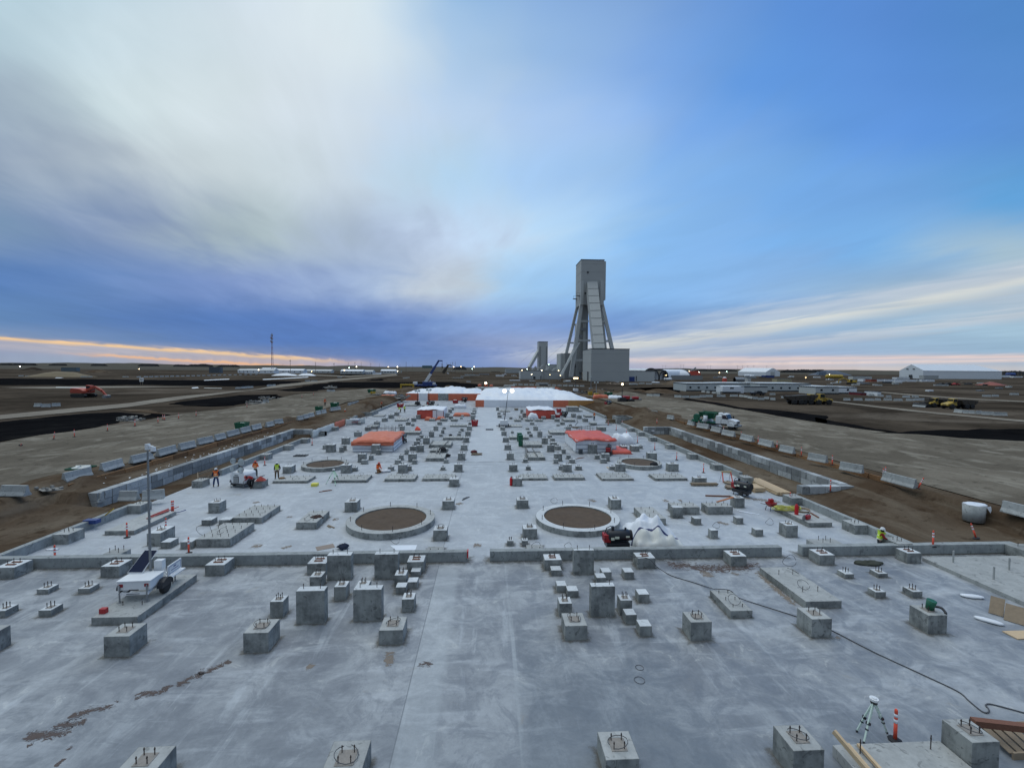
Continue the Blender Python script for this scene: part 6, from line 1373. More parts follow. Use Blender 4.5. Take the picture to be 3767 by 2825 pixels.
# ================================================================ LIGHT TOWERS AND LIT LAMPS
def lamp_tower(base,top,label,nl=2,lit=True,spread=.9,body=WHITE,r=.05,bodyscale=1.0,lampr=.38,glow=LAMP,col=BLKP):
    t=thing('light_tower',label,'light tower',base,0,'mobile light towers'); h=top.z-base.z; dx=top.x-base.x
    b=MB(); s=bodyscale; b.prism([(-.8*s,.45*s),(.8*s,.45*s),(.8*s,1.2*s),(.65*s,1.4*s),(-.65*s,1.4*s),(-.8*s,1.2*s)],-.4*s,1.2*s,'y'); b.build('cabinet',body,t,bev=.03)
    b=MB(); b.box(-1.5*s,1.5*s,-.5*s,-.35*s,.28*s,.42*s); b.box(-.7*s,.7*s,-.6*s,1.8*s,.3*s,.42*s); b.build('chassis',BLKP,t)
    for q in(-1,1): wheel(t,(q*.92*s,.4*s,.33*s),.33*s,.2*s)
    b=MB(); k=Vector((dx,0,h)); b.cyl((0,.2,.5),k*.38+Vector((0,.2,0)),r*1.6,r*1.5,8); b.cyl(k*.38+Vector((0,.2,0)),k*.7+Vector((0,.2,0)),r*1.2,n=8); b.cyl(k*.7+Vector((0,.2,0)),k+Vector((0,.2,0)),r*.8,n=8); b.beam(k+Vector((-spread,.2,0)),k+Vector((spread,.2,0)),.06); b.build('mast',col,t)
    xs_=[(-spread+2*spread*i/(nl-1)) if nl>1 else 0 for i in range(nl)]
    for x in xs_:
        b=MB(); b.lathe([(.04,.26),(lampr*.7,.15),(lampr,.0)],(k.x+x,.12,k.z),12,'y'); o=b.build('lamp_head',STEEL,t)
        b=MB(); b.ball((k.x+x,.05,k.z),lampr*.9,(1,.35,1)); b.build('lamp_glass',glow if lit else mat('unlit_lens',(.55,.62,.62),.15,.1),o)
    return t
bse=G('H',350,580); lamp_tower(Vector((bse.x,bse.y,0)),V('H',406,128,bse.y),'tall light tower with two lit lamps standing by the aisle',2,True,.75)
# shift mast base: second trailer body extension
bse=G('G',1305,312); lamp_tower(bse,V('G',1305,128,bse.y),'thin unlit black mast light tower in front of the left shelter, left of two',2,False,.5,BLKP,.09,.9)
bse=G('G',1447,312); lamp_tower(bse,V('G',1447,115,bse.y),'thin unlit black mast light tower in front of the left shelter, right of two',2,False,.5,BLKP,.09,.9)
bse=G('H',1825,285,1.2); lamp_tower(bse,V('H',1828,45,bse.y),'light tower with one lit lamp on the dirt right of the shelter',1,True,.4,BLKP,.09,1.3,.35,LAMPS)
bse=G('H',1247,150,1.5); lamp_tower(bse,V('H',1247,-30,bse.y),'far light tower beyond the shelter with small lit lamp cluster',3,True,.7,WHITE,.10,1.2,.3,LAMPS)
bse=G('H',1505,205,1.4); lamp_tower(bse,V('H',1503,25,bse.y),'pale grey mast light tower on the dirt behind the orange heap',2,False,.6,YELLOW,.12,1.0,.3,col=STEEL)
bse=G('H',1437,130,1.5); lamp_tower(bse,V('H',1437,-45,bse.y),'thin pale mast behind the yellow machine near the headframe',1,False,.4,STEEL,.12,1.0,.3,col=STEEL)
bse=G('H',128,90,1.5); lamp_tower(bse,V('H',126,30,bse.y),'light tower with a single bright lamp just behind the shelter',1,True,.3,TARPO,.10,1.2,.55)
for i,(x,y) in enumerate([(50,65),(195,72)]):
    c=V('H',x,y,G('H',128,95,1.5).y-3); b=MB(); b.lathe([(0,-.9),(.85,-.9),(.9,.3),(.7,.8),(0,.9)],n=12); tag(b.build('orange_drum',TARPO,loc=c,smooth=True),['orange drum atop the cream tarp row, left of the lit lamp','orange drum atop the cream tarp row, right of the lit lamp'][i],'drum','orange drums')
# cream/orange tarp row behind the shelter
Yr=G('H',600,118,1.5).y+1
for i,(x0,x1,m,l) in enumerate([(0,60,TARPC,'cream'),(62,215,TARPC,'long cream'),(218,440,TARPC,'widest cream'),(442,755,TARPO,'long orange'),(757,838,TARPC,'short cream'),(845,985,TARPC,'sagging cream'),(988,1070,TARPO,'short orange')]):
    a=V('H',x0,112,Yr);c=V('H',x1,112,Yr); top=V('H',x0,76,Yr).z
    vs=[];fs=[];n=10
    for j in range(3):
        for k in range(n+1): u=k/n; vs.append((a.x+(c.x-a.x)*u,Yr+.2*noise.noise(Vector((u*4,j,i))),1.5+(top-1.5)*j/2*(1-.12*math.sin(W*u)) if i!=6 else 1.5+(top-1.5)*j/2*(1-u*.8)))
    for j in range(2):
        for k in range(n): q=j*(n+1)+k; fs.append((q,q+1,q+n+2,q+n+1))
    b=MB(); b.add(vs,fs); o=b.build('tarp_screen',m,smooth=True); s=o.modifiers.new('t','SOLIDIFY'); s.thickness=.08; tag(o,f'{l} tarp screen in the row behind the big shelter, {od(i)} from left','tarp screen','tarp screens behind the shelter')
# ================================================================ VEHICLES
# white truck with green mixer body (front = +X in local space)
t=loc_thing('mixer_truck','white cab truck with green mixing equipment parked on the right haul road','truck','I',900,388,1.78,R(-52)); t.scale=(.93,.93,.93)
b=MB(); b.box(-4.3,3.9,-.45,.45,.62,.86); b.build('frame_rail',BLKP,t)
b=MB(); b.prism([(1.35,.95),(2.55,.95),(2.6,1.75),(2.45,1.85),(2.05,2.72),(1.35,2.80)],-1.08,1.08,'y'); b.build('cab',WHITE,t,bev=.05)
b=MB(); b.prism([(2.5,.95),(3.85,.95),(3.95,1.25),(3.85,1.55),(3.3,1.78),(2.5,1.85)],-.92,.92,'y'); b.build('hood',WHITE,t,bev=.06)
b=MB(); b.add([(2.48,-.95,1.86),(2.48,.95,1.86),(2.10,.86,2.62),(2.10,-.86,2.62)],[(0,1,2,3)]); s=b.build('windshield',GLASS,t); s.location=(.03,0,.0)
for q in(-1,1):
    b=MB(); b.box(1.5,2.25,q*1.09-.01,q*1.09+.01,1.85,2.5); b.build('side_window',GLASS,t)
    b=MB(); b.box(2.45,2.6,q*1.35-.12,q*1.35+.12,1.8,2.3); b.beam((2.4,q*1.1,2.2),(2.5,q*1.3,2.2),.04); b.build('mirror',BLKP,t)
    b=MB(); b.box(3.80,3.93,q*.72-.16,q*.72+.16,1.15,1.42); b.build('headlight',mat('headlamp_glass',(.6,.62,.62),.15,.1),t)
    wheel(t,(3.05,q*.98,.52),.52,.28,'y',STEEL)
    for x in(-2.6,): wheel(t,(x,q*.95,.52),.52,.5,'y',STEEL)
    b=MB(); b.prism([(3.05+.64*math.cos(a),.60+.60*math.sin(a)) for a in [k*W/8 for k in range(9)]],q*.98-.18,q*.98+.18,'y'); b.build('fender',WHITE,t)
b=MB(); b.box(3.9,4.0,-.5,.5,1.08,1.55); b.build('grille',STEEL,t)
b=MB(); 
for k in range(4): b.box(4.0,4.02,-.46,.46,1.13+k*.11,1.18+k*.11)
b.build('grille_bar',BLKP,t)
b=MB(); b.box(3.85,4.15,-1.15,1.15,.50,.82); b.build('bumper',STEEL,t,bev=.03)
b=MB(); b.box(.35,1.3,-1.1,1.1,.9,2.35); b.build('side_locker',WHITE,t,bev=.03)
b=MB(); b.cyl((.8,0,2.35),(.8,0,2.75),.42,.42,16); b.ball((.8,0,2.75),.42,(1,1,.4)); b.build('water_tank',WHITE,t,smooth=False)
b=MB(); b.box(-4.4,.3,-1.2,1.2,.9,1.05); b.build('flat_deck',GREEN,t)
b=MB(); b.add([(-2.9,-1.1,2.75),(.1,-1.1,2.75),(.1,1.1,2.75),(-2.9,1.1,2.75),(-2.2,-.5,1.6),(-.6,-.5,1.6),(-.6,.5,1.6),(-2.2,.5,1.6)],[(0,1,5,4),(1,2,6,5),(2,3,7,6),(3,0,4,7),(4,5,6,7)]); b.box(-3.0,.15,-1.2,-1.1,2.7,2.85); b.box(-3.0,.15,1.1,1.2,2.7,2.85)
for (x,y) in((-2.8,-1),(0,-1),(-2.8,1),(0,1)): b.box(x-.06,x+.06,y-.06,y+.06,1.05,2.7)
b.build('hopper',GREEN,t)
b=MB(); b.lathe([(0,-.35),(.55,-.35),(.62,0),(.55,.35),(0,.35)],(-3.6,-.4,1.75),16,'y'); b.box(-4.3,-3.0,-.9,.9,1.05,1.3); b.lathe([(0,-.3),(.3,-.3),(.3,.3),(0,.3)],(-3.1,.5,2.1),12,'y'); b.build('mixing_pump',GREEN,t)
b=MB(); b.cyl((-1.6,-1.0,1.05),(-1.6,-1.0,2.2),.4,.4,14); b.build('additive_tank',TARPW,t,smooth=True)
b=MB(); b.cyl((-2.9,.9,2.8),(-2.9,.9,3.3),.05); b.cyl((1.1,.7,2.7),(1.1,.7,3.2),.07); b.build('exhaust_stack',STEEL,t)
a=G('I',880,375,1.78); drape('tarp_bundle',a.x-2.6,a.x+1.2,a.y-.6,a.y+.9,1.7,'white bulk bags leaning at the side of the mixer truck','bag',TARPW,51,16,10,1.3,.6,z0=1.77,prof=lambda u,v:1.1-abs(u-.35)*1.6 if abs(u-.35)<.6 else .2)
b=MB(); c=G('I',825,350,1.78); b.ball((0,0,.9),.55,(.8,.8,1.6),12,.15,-.9); tag(b.build('orange_sack',TARPR,loc=(c.x,c.y,1.8),smooth=True),'red orange bag hanging beside the white truck','bag')
# articulated hauler (front = +X)
YEL2=mat('hauler_yellow',(.48,.33,.06),.5,.2,2)
DARKB=mat('dark_bed',(.06,.05,.04),.8,.3,1.5)
def hauler(loc,rz,label,s=1.0):
    t=thing('articulated_hauler',label,'dump truck',loc,rz,'articulated haulers'); t.scale=(s,s,s)
    b=MB(); b.prism([(-6.2,1.9),(-5.2,1.3),(-1.0,1.45),(-.2,3.0),(-.6,3.1),(-6.6,2.7)],-1.5,1.5,'y'); o=b.build('dump_body',DARKB,t,bev=.04)
    b=MB(); 
    for k in range(4): b.box(-5.6+k*1.35,-5.4+k*1.35,-1.56,1.56,1.5,2.85)
    b.build('body_rib',DARKB,o)
    b=MB(); b.box(-6,1.2,-.5,.5,1.0,1.35); b.build('rear_frame',BLKP,t)
    b=MB(); b.prism([(.6,1.1),(2.2,1.1),(2.3,2.2),(2.0,3.35),(.6,3.4)],-.85,.85,'y'); b.build('cab',YEL2,t,bev=.05)
    b=MB(); b.prism([(.75,2.25),(2.15,2.25),(1.95,3.2),(.75,3.2)],-.87,.87,'y'); b.box(2.10,2.22,-.75,.75,2.25,3.1); b.build('cab_glass',GLASS,t)
    b=MB(); b.prism([(2.2,1.0),(4.4,1.0),(4.55,1.35),(4.3,1.75),(2.2,2.25)],-1.1,1.1,'y'); b.build('hood',YEL2,t,bev=.08)
    b=MB(); b.box(4.3,4.5,-.6,.6,1.05,1.6); b.build('grille',BLKP,t)
    b=MB(); b.box(2.3,4.2,-1.5,-1.05,1.5,1.62); b.box(2.3,4.2,1.05,1.5,1.5,1.62); b.build('fender',YEL2,t)
    for q in(-1,1):
        for x in(3.1,-2.4,-4.4): wheel(t,(x,q*1.25,.85),.85,.62,'y',YEL2)
        b=MB(); 
        for x in(.5,1.4,2.3): b.beam((x,q*1.4,1.5),(x,q*1.4,2.6),.06)
        b.beam((.5,q*1.4,2.6),(2.3,q*1.4,2.6),.06); b.beam((.5,q*1.4,2.05),(2.3,q*1.4,2.05),.05); b.build('handrail',BLKP,t)
    return t
hauler(G('T',1990,622,1.7),R(-6),'yellow and black articulated hauler, rear one of the pair before the grey offices',.92)
hauler(G('U',5,600,1.7),R(-4),'yellow cabbed articulated hauler at the front of the pair before the grey offices',.95)
hauler(G('U',1290,628,1.7),R(187),'yellow hauler facing left among the parked machines, left of two',.78)
hauler(G('U',1490,645,1.7),R(184),'yellow hauler facing left with dark raised body, right of two',.82)
# excavator
def excavator(loc,rz,label,m,s=1.0,arm=((1.2,2.0),(4.2,3.6),(6.6,2.6),(7.2,.5))):
    t=thing('excavator',label,'excavator',loc,rz,'excavators'); t.scale=(s,s,s)
    for q in(-1,1):
        b=MB(); b.prism([(-2.1,.35),(-1.8,.05),(1.8,.05),(2.1,.35),(2.1,.65),(1.8,.9),(-1.8,.9),(-2.1,.65)],q*1.2-.3,q*1.2+.3,'y'); b.build('track',BLACK,t)
    b=MB(); b.prism([(-2.4,1.05),(1.5,1.05),(1.5,1.7),(.2,2.15),(-2.1,2.3),(-2.5,1.8)],-1.3,1.3,'y'); b.build('house',m,t,bev=.08)
    b=MB(); b.prism([(.1,1.2),(1.6,1.2),(1.7,1.9),(1.4,2.9),(.1,3.0)],.35,1.3,'y'); o=b.build('cab',m,t,bev=.05); b=MB(); b.prism([(.25,1.8),(1.62,1.8),(1.34,2.75),(.25,2.8)],.33,1.32,'y'); b.build('cab_glass',GLASS,o)
    P_=[Vector((x,-.2,z)) for x,z in arm]
    b=MB(); b.beam(P_[0],P_[1],.45,.6); b.beam(P_[1],P_[2],.40,.5); b.build('boom',m,t,bev=.03); b=MB(); b.beam(P_[2],P_[3],.3,.4); b.build('stick',m,t)
    b=MB(); b.beam(P_[0].lerp(P_[1],.1)+Vector((.4,0,-.2)),P_[1].lerp(P_[2],.1)-Vector((0,0,.3)),.14); b.build('hydraulic_ram',STEEL,t)
    q=P_[3]; b=MB(); b.prism([(q.x-.1,q.z+.2),(q.x+.5,q.z+.1),(q.x+.4,q.z-.5),(q.x-.3,q.z-.6),(q.x-.7,q.z-.2)],-.8,.5,'y'); b.build('bucket',STEEL,t)
    return t
EXO=mat('excavator_orange',(.42,.06,.03),.5,.2,2)
excavator(G('Q',720,492,1.7),R(-12),'orange excavator working in the field at far left, bucket on the ground',EXO,1.25,((1.2,1.7),(3.6,2.6),(5.6,1.7),(6.8,.5)))
excavator(G('U',380,385,1.7),R(170),'small yellow excavator among the yard buildings on the right',YELLOW,1.2)
b=MB(); a=G('U',1180,628,1.7); t=thing('bulldozer','dark bulldozer blade end left of the yellow haulers','bulldozer',a,R(185),None)
for q in(-1,1): b=MB(); b.prism([(-1.8,.3),(-1.5,.0),(1.5,.0),(1.8,.3),(1.3,.95),(-1.3,.95)],q*.95-.25,q*.95+.25,'y'); b.build('track',BLACK,t)
b=MB(); b.prism([(-1.5,.7),(1.8,.7),(1.8,1.5),(.2,1.6),(.1,2.6),(-1.3,2.6),(-1.5,1.5)],-.6,.6,'y'); b.build('body',DARKB,t); b=MB(); b.prism([(2.4,.0),(2.7,.1),(2.45,.6),(2.6,1.1),(2.35,1.1),(2.2,.5)],-1.7,1.7,'y'); b.build('blade',STEEL,t)
# crane: boom between picture points
def crane(z,x0,y0,x1,y1,hb,label,bx,w,body=True,col=BLUEP,hw=None):
    base=G(z,bx,hb,1.7); Y=base.y; t=thing('crane',label,'crane',base,0,'mobile cranes')
    p0=V(z,x0,y0,Y)-base; p1=V(z,x1,y1,Y)-base; L=(p1-p0)
    b=MB(); b.beam(p0,p0+L*.45,w*1.25,w*1.25,(0,1,0)); b.build('boom_base',WHITE if body else col,t); b=MB(); b.beam(p0+L*.40,p0+L*.75,w,w,(0,1,0)); b.build('boom_section',col,t); b=MB(); b.beam(p0+L*.70,p1,w*.78,w*.78,(0,1,0)); b.beam(p1-L*.02,p1+Vector((w*1.6,0,-w*.3)),w*.5); b.build('boom_tip',col,t)
    b=MB(); b.beam(p0+L*.28+Vector((w,0,-w)),p0+Vector((w*2.6,0,-w*.2)),w*.45); b.build('lift_ram',WHITE,t)
    b=MB(); b.cyl(p1+Vector((w*1.5,0,-w*.4)),p1+Vector((w*1.5,0,-w*3.0)),.06,n=5); b.cbox(p1+Vector((w*1.5,0,-w*3.2)),(.5,.5,.8)); b.build('hook_block',BLKP,t)
    if body:
        b=MB(); b.box(-5.5,5.0,-1.3,1.3,.9,1.7); b.build('carrier',BLUEP,t,bev=.05); b=MB(); b.box(-1.6,3.6,-1.2,1.2,1.7,3.0); b.build('superstructure',BLUEP,t,bev=.08); b=MB(); b.box(3.2,4.4,-1.3,1.3,1.6,2.6); b.build('counterweight',WHITE,t)
        b=MB(); b.box(-6.2,-4.4,-1.2,1.2,1.2,2.9); b.build('cab',WHITE,t,bev=.08)
        for q in(-1,1):
            for x in(-4.6,-2.8,1.4,3.2): wheel(t,(x,q*1.1,.62),.62,.4,'y',STEEL)
    return t
crane('R',1535,385,1665,175,412,'blue and white mobile crane with raised boom behind the left shelter',1555,1.05)
crane('R',1700,285,1745,215,292,'small distant dark crane boom behind the blue crane',1700,3.2,False,DARKB)
t=loc_thing('yellow_gantry','low yellow steel gantry beside the blue crane','gantry','R',1392,420,1.6)
b=MB(); b.box(-3.2,3.2,-.4,.4,1.5,2.3); b.box(-3.2,-2.5,-.4,.4,0,1.7); b.box(2.5,3.2,-.4,.4,0.3,1.7); b.build('beam',YELLOW,t,bev=.05); b=MB(); 
for k in range(6): b.cyl((-2+k*.8,0,.45),(-2+k*.8,.7,.45),.4,n=10)
b.build('load_rolls',WOODO,t)
skip('R',1075,1115,478,445,'small yellow machine box by the green bin near the left shelter',m=YELLOW,z0=1.5,cat='machine box',name='machine_box',gname='yellow machines')
skip('H',1405,1455,185,140,'yellow machine by the green skip on the dirt right of the shelter',m=YELLOW,z0=1.4,cat='machine box',name='machine_box',gname='yellow machines')
# red small machines on the dirt at right
t=loc_thing('welding_trailer','red welding gear trailer on the gravel right of the shelter','trailer','H',1935,268,1.5); b=MB(); b.box(-3,3,-1,1,.7,1.0); b.build('deck',BLKP,t); b=MB(); b.box(-2.5,-.6,-.9,.9,1.0,1.9); b.box(.4,2.2,-.8,.8,1.0,1.7); b.build('generator',REDP,t,bev=.1)
for q in(-1,1): wheel(t,(-.8,q*1.1,.45),.45,.3,'y'); wheel(t,(.3,q*1.1,.45),.45,.3,'y')
# ================================================================ BUILDINGS
CLAD=mat('grey_cladding_panel',(.45,.46,.45),.6,.05,.15); CLADL=mat('pale_cladding_panel',(.53,.54,.525),.55,.05,.15); CLADD=mat('dark_cladding_panel',(.30,.305,.30),.7,.06,.15); TRIM=mat('dark_trim',(.05,.055,.06),.6,.05)
HALL=mat('hall_white',(.82,.84,.87),.5,.04,.1); OFFW=mat('office_grey',(.50,.53,.53),.6,.05,.3)
def seams(b,x0,x1,y0,y1,z0,z1,dz,dx,e=.06):
    z=z0+dz
    while z<z1-.5: b.box(x0-e,x1+e,y0-e,y1+e,z,z+.12); z+=dz
def gbox(z_,x0,x1,yb,yt,Y=None,h0=1.7):
    """ground-standing upright front face: returns X0,X1,Y,top z"""
    if Y is None: Y=G(z_,(x0+x1)/2,yb,h0).y
    return V(z_,x0,yb,Y).x,V(z_,x1,yb,Y).x,Y,V(z_,(x0+x1)/2,yt,Y).z
# ---- headframe
YT=400.0; 
def T(x,y,Y=YT): return V('S',x,y,Y)
x0=T(1018,400).x; x1=T(1274,400).x; zt=T(1150,173).z; zb=T(1150,668).z; D=24.0
t=thing('headframe','tall grey clad mine headframe tower on four splayed legs','headframe',((x0+x1)/2,YT+D/2,1.5),0); OX,OY,OZ=t.location
def loc3(p): return Vector((p.x-OX,p.y-OY,p.z-OZ))
def hb(a0,a1,b0,b1,c0,c1,nm,m,par=t,bev=0):
    b=MB(); b.box(a0-OX,a1-OX,b0-OY,b1-OY,c0-OZ,c1-OZ); return b.build(nm,m,par,bev=bev)
up_=hb(x0,x1,YT,YT+D,zb,zt,'upper_house',CLAD)
b=MB(); seams(b,x0-OX,x1-OX,-D/2,D/2,zb-OZ,zt-OZ,7.3,8,.05); b.build('panel_seam',CLADD,up_)
b=MB(); b.box(x0-OX-.2,x1-OX+.2,-D/2-.2,D/2+.2,zt-OZ,zt-OZ+.6); b.build('parapet',TRIM,up_)
xr=T(1300,300).x; hb(x1+.01,xr,YT+2,YT+D-3,T(1290,610).z,T(1290,180).z,'side_shaft',CLADL)
hb(T(1235,0).x,T(1290,0).x,YT+3,YT+12,zt+.61,T(1260,157).z,'roof_house',CLAD)
hb(T(1020,0).x,T(1050,0).x,YT-1.2,YT-.01,zb-.3,T(1035,400).z,'corner_box',CLADL); hb(T(1236,0).x,T(1273,0).x,YT-1.2,YT-.01,zb-.3,T(1250,404).z,'corner_box',CLADL)
for (xa,ya,r) in((1093,308,9),(1066,540,9)):
    a=T(xa-r,ya-r);c=T(xa+r,ya+r); hb(a.x,c.x,YT-.5,YT-.02,c.z,a.z,'vent',TRIM)
for (xa,ya) in((1000,570),(945,605)):
    b=MB(); p=loc3(T(xa,ya,YT+6 if xa==1000 else YT+20)); p.x=x0-OX; b.box(p.x-3.2,p.x-.01,p.y-2,p.y+2,p.z,p.z+.4); 
    for dx in(-3.1,-.3): b.box(p.x+dx,p.x+dx+.2,p.y-2,p.y-1.8,p.z+.4,p.z+2.6)
    b.box(p.x-3.1,p.x-.1,p.y-2,p.y-1.8,p.z+2.4,p.z+2.6); b.build('side_balcony',STEEL,t)
# underside house slope on the back
def leg(xa,ya,xb,yb,Ya,Yb,wa,wb,nm='leg',m=CLADL):
    A=loc3(V('S',xa,ya,Ya)); B=loc3(V('S',xb,yb,Yb)); b=MB(); d=(B-A).normalized(); sx=Vector((1,0,0)); sy=Vector((0,1,0)); vs=[]
    for p,w in((A,wa),(B,wb)):
        for i,j in((-1,-1),(1,-1),(1,1),(-1,1)): vs.append(p+sx*i*w/2+sy*j*w/2)
    b.add(vs,[(3,2,1,0),(4,5,6,7),(0,1,5,4),(1,2,6,5),(2,3,7,6),(3,0,4,7)]); return b.build(nm,m,t)
leg(1022,660,905,1468,YT+2,YT-6,3.0,3.5); leg(1250,660,1392,1290,YT+2,YT-4,2.9,3.2)
leg(974,700,800,1440,YT+D-3,YT+D+9,2.5,2.8); leg(1238,680,1300,1290,YT+D-3,YT+D+8,2.4,2.6)
def cross(xa,xb,y,Ya,h=1.8,nm='cross_beam'):
    a=loc3(V('S',xa,y,Ya));c=loc3(V('S',xb,y,Ya)); b=MB(); b.box(a.x,c.x,a.y-1.2,a.y+1.2,a.z-h/2,a.z+h/2); b.build(nm,CLADL,t)
cross(1005,1100,850,YT,1.7);cross(1245,1285,856,YT,1.7);cross(975,1120,1063,YT-2,1.7);cross(1268,1335,1070,YT-2,1.7);cross(905,1040,1280,YT-3,1.7)
cross(930,985,888,YT+D,1.4);cross(865,960,1090,YT+D+3,1.4)
leg(995,1085,785,1462,YT-2,YT-14,1.9,1.9,'strut'); leg(940,1150,800,1455,YT+8,YT-10,1.6,1.6,'strut')
hb(T(1038,0).x,T(1125,0).x,YT+6,YT+17,8,zb+.5,'shaft_core',CLADD)
hb(T(1000,0).x,T(1040,0).x,YT+9,YT+16,4,T(1020,870).z,'lift_shaft',CLAD)
hb(T(1068,0).x,T(1095,0).x,YT+4,YT+5.9,10,T(1080,870).z,'riser_duct',CLAD)
hb(T(850,0,YT+10).x,T(1045,0,YT+10).x,YT+10,YT+40,1.5,V('S',950,1205,YT+10).z,'winder_hall',CLADD)
b=MB(); a=loc3(V('S',948,1325,YT+9)); c=loc3(V('S',998,1368,YT+9)); b.box(a.x,c.x,a.y+.7,a.y+.95,c.z,a.z); b.build('hall_door',TRIM,t)
hb(T(802,0,YT+20).x,T(848,0,YT+20).x,YT+18,YT+42,1.5,V('S',825,1207,YT+20).z,'stair_tower',CLADL)
for (xa,ya,Ya) in((1050,940,YT+5),(1015,940,YT),(1010,1020,YT)):
    a=loc3(V('S',xa,ya,Ya)); b=MB(); b.box(a.x-1.5,a.x+1.5,a.y-1.5,a.y-.1,a.z-1.4,a.z+1.2); b.build('service_platform',STEEL,t)
# inclined gallery from the tower face down to the bin building roof
def quadp(x,y,Y): return loc3(V('S',x,y,Y))
YBB=303.0+35
A=[quadp(1086,415,YT-1.3),quadp(1200,412,YT-1.3)]; Bm=[quadp(1163,1150,YBB+6),quadp(1282,1148,YBB+6)]
b=MB(); th=Vector((0,7.5,0)); vs=A+[Bm[1],Bm[0]]; vs2=[p+th for p in vs]; b.add(vs+vs2,[(0,1,2,3),(7,6,5,4),(0,4,5,1),(1,5,6,2),(2,6,7,3),(3,7,4,0)]); 
# left side cheek is wider at the top
go=b.build('conveyor_gallery',mat('gallery_cladding',(.38,.39,.38),.6,.05,.15),t)
b=MB()
for k in range(1,9):
    u=k/8.6; p=A[0].lerp(Bm[0],u)+Vector((-.15,-.15,0)); q=A[1].lerp(Bm[1],u)+Vector((.15,-.15,0)); b.beam(p,q,.18,.18)
b.build('gallery_joint',TRIM,go)
# ---- bin building in front
bx0,bx1,bY,bz=gbox('S',1127,1550,1512,1160,338)
bt=thing('bin_building','large flat roofed grey building at the foot of the headframe','building',((bx0+bx1)/2,bY+15,1.6),0)
def bb(par,a0,a1,b0,b1,c0,c1,nm,m):
    L=par.location; b=MB(); b.box(a0-L.x,a1-L.x,b0-L.y,b1-L.y,c0-L.z,c1-L.z); return b.build(nm,m,par)
w_=bb(bt,bx0,bx1,bY,bY+30,1.6,bz,'wall',CLAD); bb(bt,bx0-.15,bx1+.15,bY-.15,bY+30.15,bz,bz+.5,'roof_trim',TRIM)
b=MB(); seams(b,bx0-bt.location.x,bx1-bt.location.x,-15,15,0,bz-1.6,7,8,.04); b.build('panel_seam',CLADD,w_)
bb(bt,bx0-.08,bx0-.01,bY+8,bY+13,1.65,9,'personnel_door',TRIM)
ax1=V('S',1850,1500,bY).x; az=V('S',1700,1405,bY).z
at=thing('annex_building','low grey annex with blue roller door right of the headframe building','building',((bx1+ax1)/2,bY+12,1.6),0)
bb(at,bx1+.02,ax1,bY+3,bY+22,1.6,az,'wall',CLADL); bb(at,bx1+.02,ax1+.2,bY+2.8,bY+22.2,az,az+.35,'roof_trim',TRIM)
a=V('S',1553,1465,bY+2.9);c=V('S',1612,1527,bY+2.9); bb(at,a.x,c.x,bY+2.8,bY+2.99,1.65,a.z,'roller_door',BLUEP); a=V('S',1627,1458,bY+2.9);c=V('S',1636,1510,bY+2.9); bb(at,a.x,c.x,bY+2.8,bY+2.99,c.z,a.z,'side_door',TRIM)
# ---- second small headframe
Y2=470.0
x0=V('S',548,1200,Y2).x;x1=V('S',648,1200,Y2).x;zt2=V('S',600,1080,Y2).z
st=thing('service_headframe','slim grey tower with diagonal strut, left of the headframe','headframe',((x0+x1)/2,Y2+7,1.6),0)
u_=bb(st,x0,x1,Y2,Y2+14,1.6,zt2,'tower_wall',CLADL); bb(st,x0-.2,x1+.2,Y2-.2,Y2+14.2,zt2,zt2+.5,'tower_trim',TRIM)
for (xa,xb) in((558,572),(630,646)): a=V('S',xa,1128,Y2-.1);c=V('S',xb,1128,Y2-.1); bb(st,a.x,c.x,Y2-.3,Y2-.02,1.6,a.z,'guide_recess',CLADD)
b=MB(); L=st.location; b.beam(V('S',548,1180,Y2+4)-L,V('S',440,1365,Y2-4)-L,3.0,3.0); b.beam(V('S',548,1185,Y2+10)-L,V('S',452,1365,Y2+10)-L,2.2,2.2); b.build('back_strut',CLADL,st)
def simple_building(name,z_,x0,x1,yb,yt,dep,label,wall,rooft=TRIM,gable=0,Y=None,cat='building',doors=(),h0=1.7,group=None,windows=(),rowin=0):
    X0,X1,Yq,zt=gbox(z_,x0,x1,yb,yt,Y,h0); t=thing(name,label,cat,((X0+X1)/2,Yq+dep/2,h0-.1),0,group); L=t.location
    wo=bb(t,X0,X1,Yq,Yq+dep,h0-.1,zt,'wall',wall)
    if gable:
        b=MB(); e=(X1-X0)/2;f=dep/2; zz=zt-L.z; b.add([(-e-.3,-f-.3,zz),(e+.3,-f-.3,zz),(e+.3,f+.3,zz),(-e-.3,f+.3,zz),(-e-.3,0,zz+gable),(e+.3,0,zz+gable)],[(0,1,5,4),(2,3,4,5),(0,4,3),(1,2,5),(3,2,1,0)]); b.build('roof',rooft,t)
    else: bb(t,X0-.12,X1+.12,Yq-.12,Yq+dep+.12,zt,zt+.3,'roof_edge',rooft)
    for (a0,a1,c1,c0,m,nm) in doors:
        a=V(z_,a0,c1,Yq);c=V(z_,a1,c0,Yq); bb(t,a.x,c.x,Yq-.12,Yq-.01,max(c.z,h0),a.z,nm,m)
    for k in range(rowin):
        wx=X0+(X1-X0)*(k+.5)/rowin; b=MB(); b.box(wx-.6-L.x,wx+.6-L.x,-dep/2-.1,-dep/2-.01,(zt-h0)*.45,(zt-h0)*.75); b.build('window',GLASS,t)
    return t
simple_building('long_building','S',640,802,1410,1332,30,'low grey building between the slim tower and headframe',CLADL,Y=455)
simple_building('workshop_building','S',345,590,1494,1400,18,'low grey workshop with wall lamps, left of the headframe leg',CLADL,doors=[(487,512,1462,1490,TRIM,'door'),(568,580,1455,1492,TRIM,'door')])
simple_building('workshop_building','S',591,790,1494,1408,16,'grey shed joined to the workshop, nearer the headframe leg',CLAD)
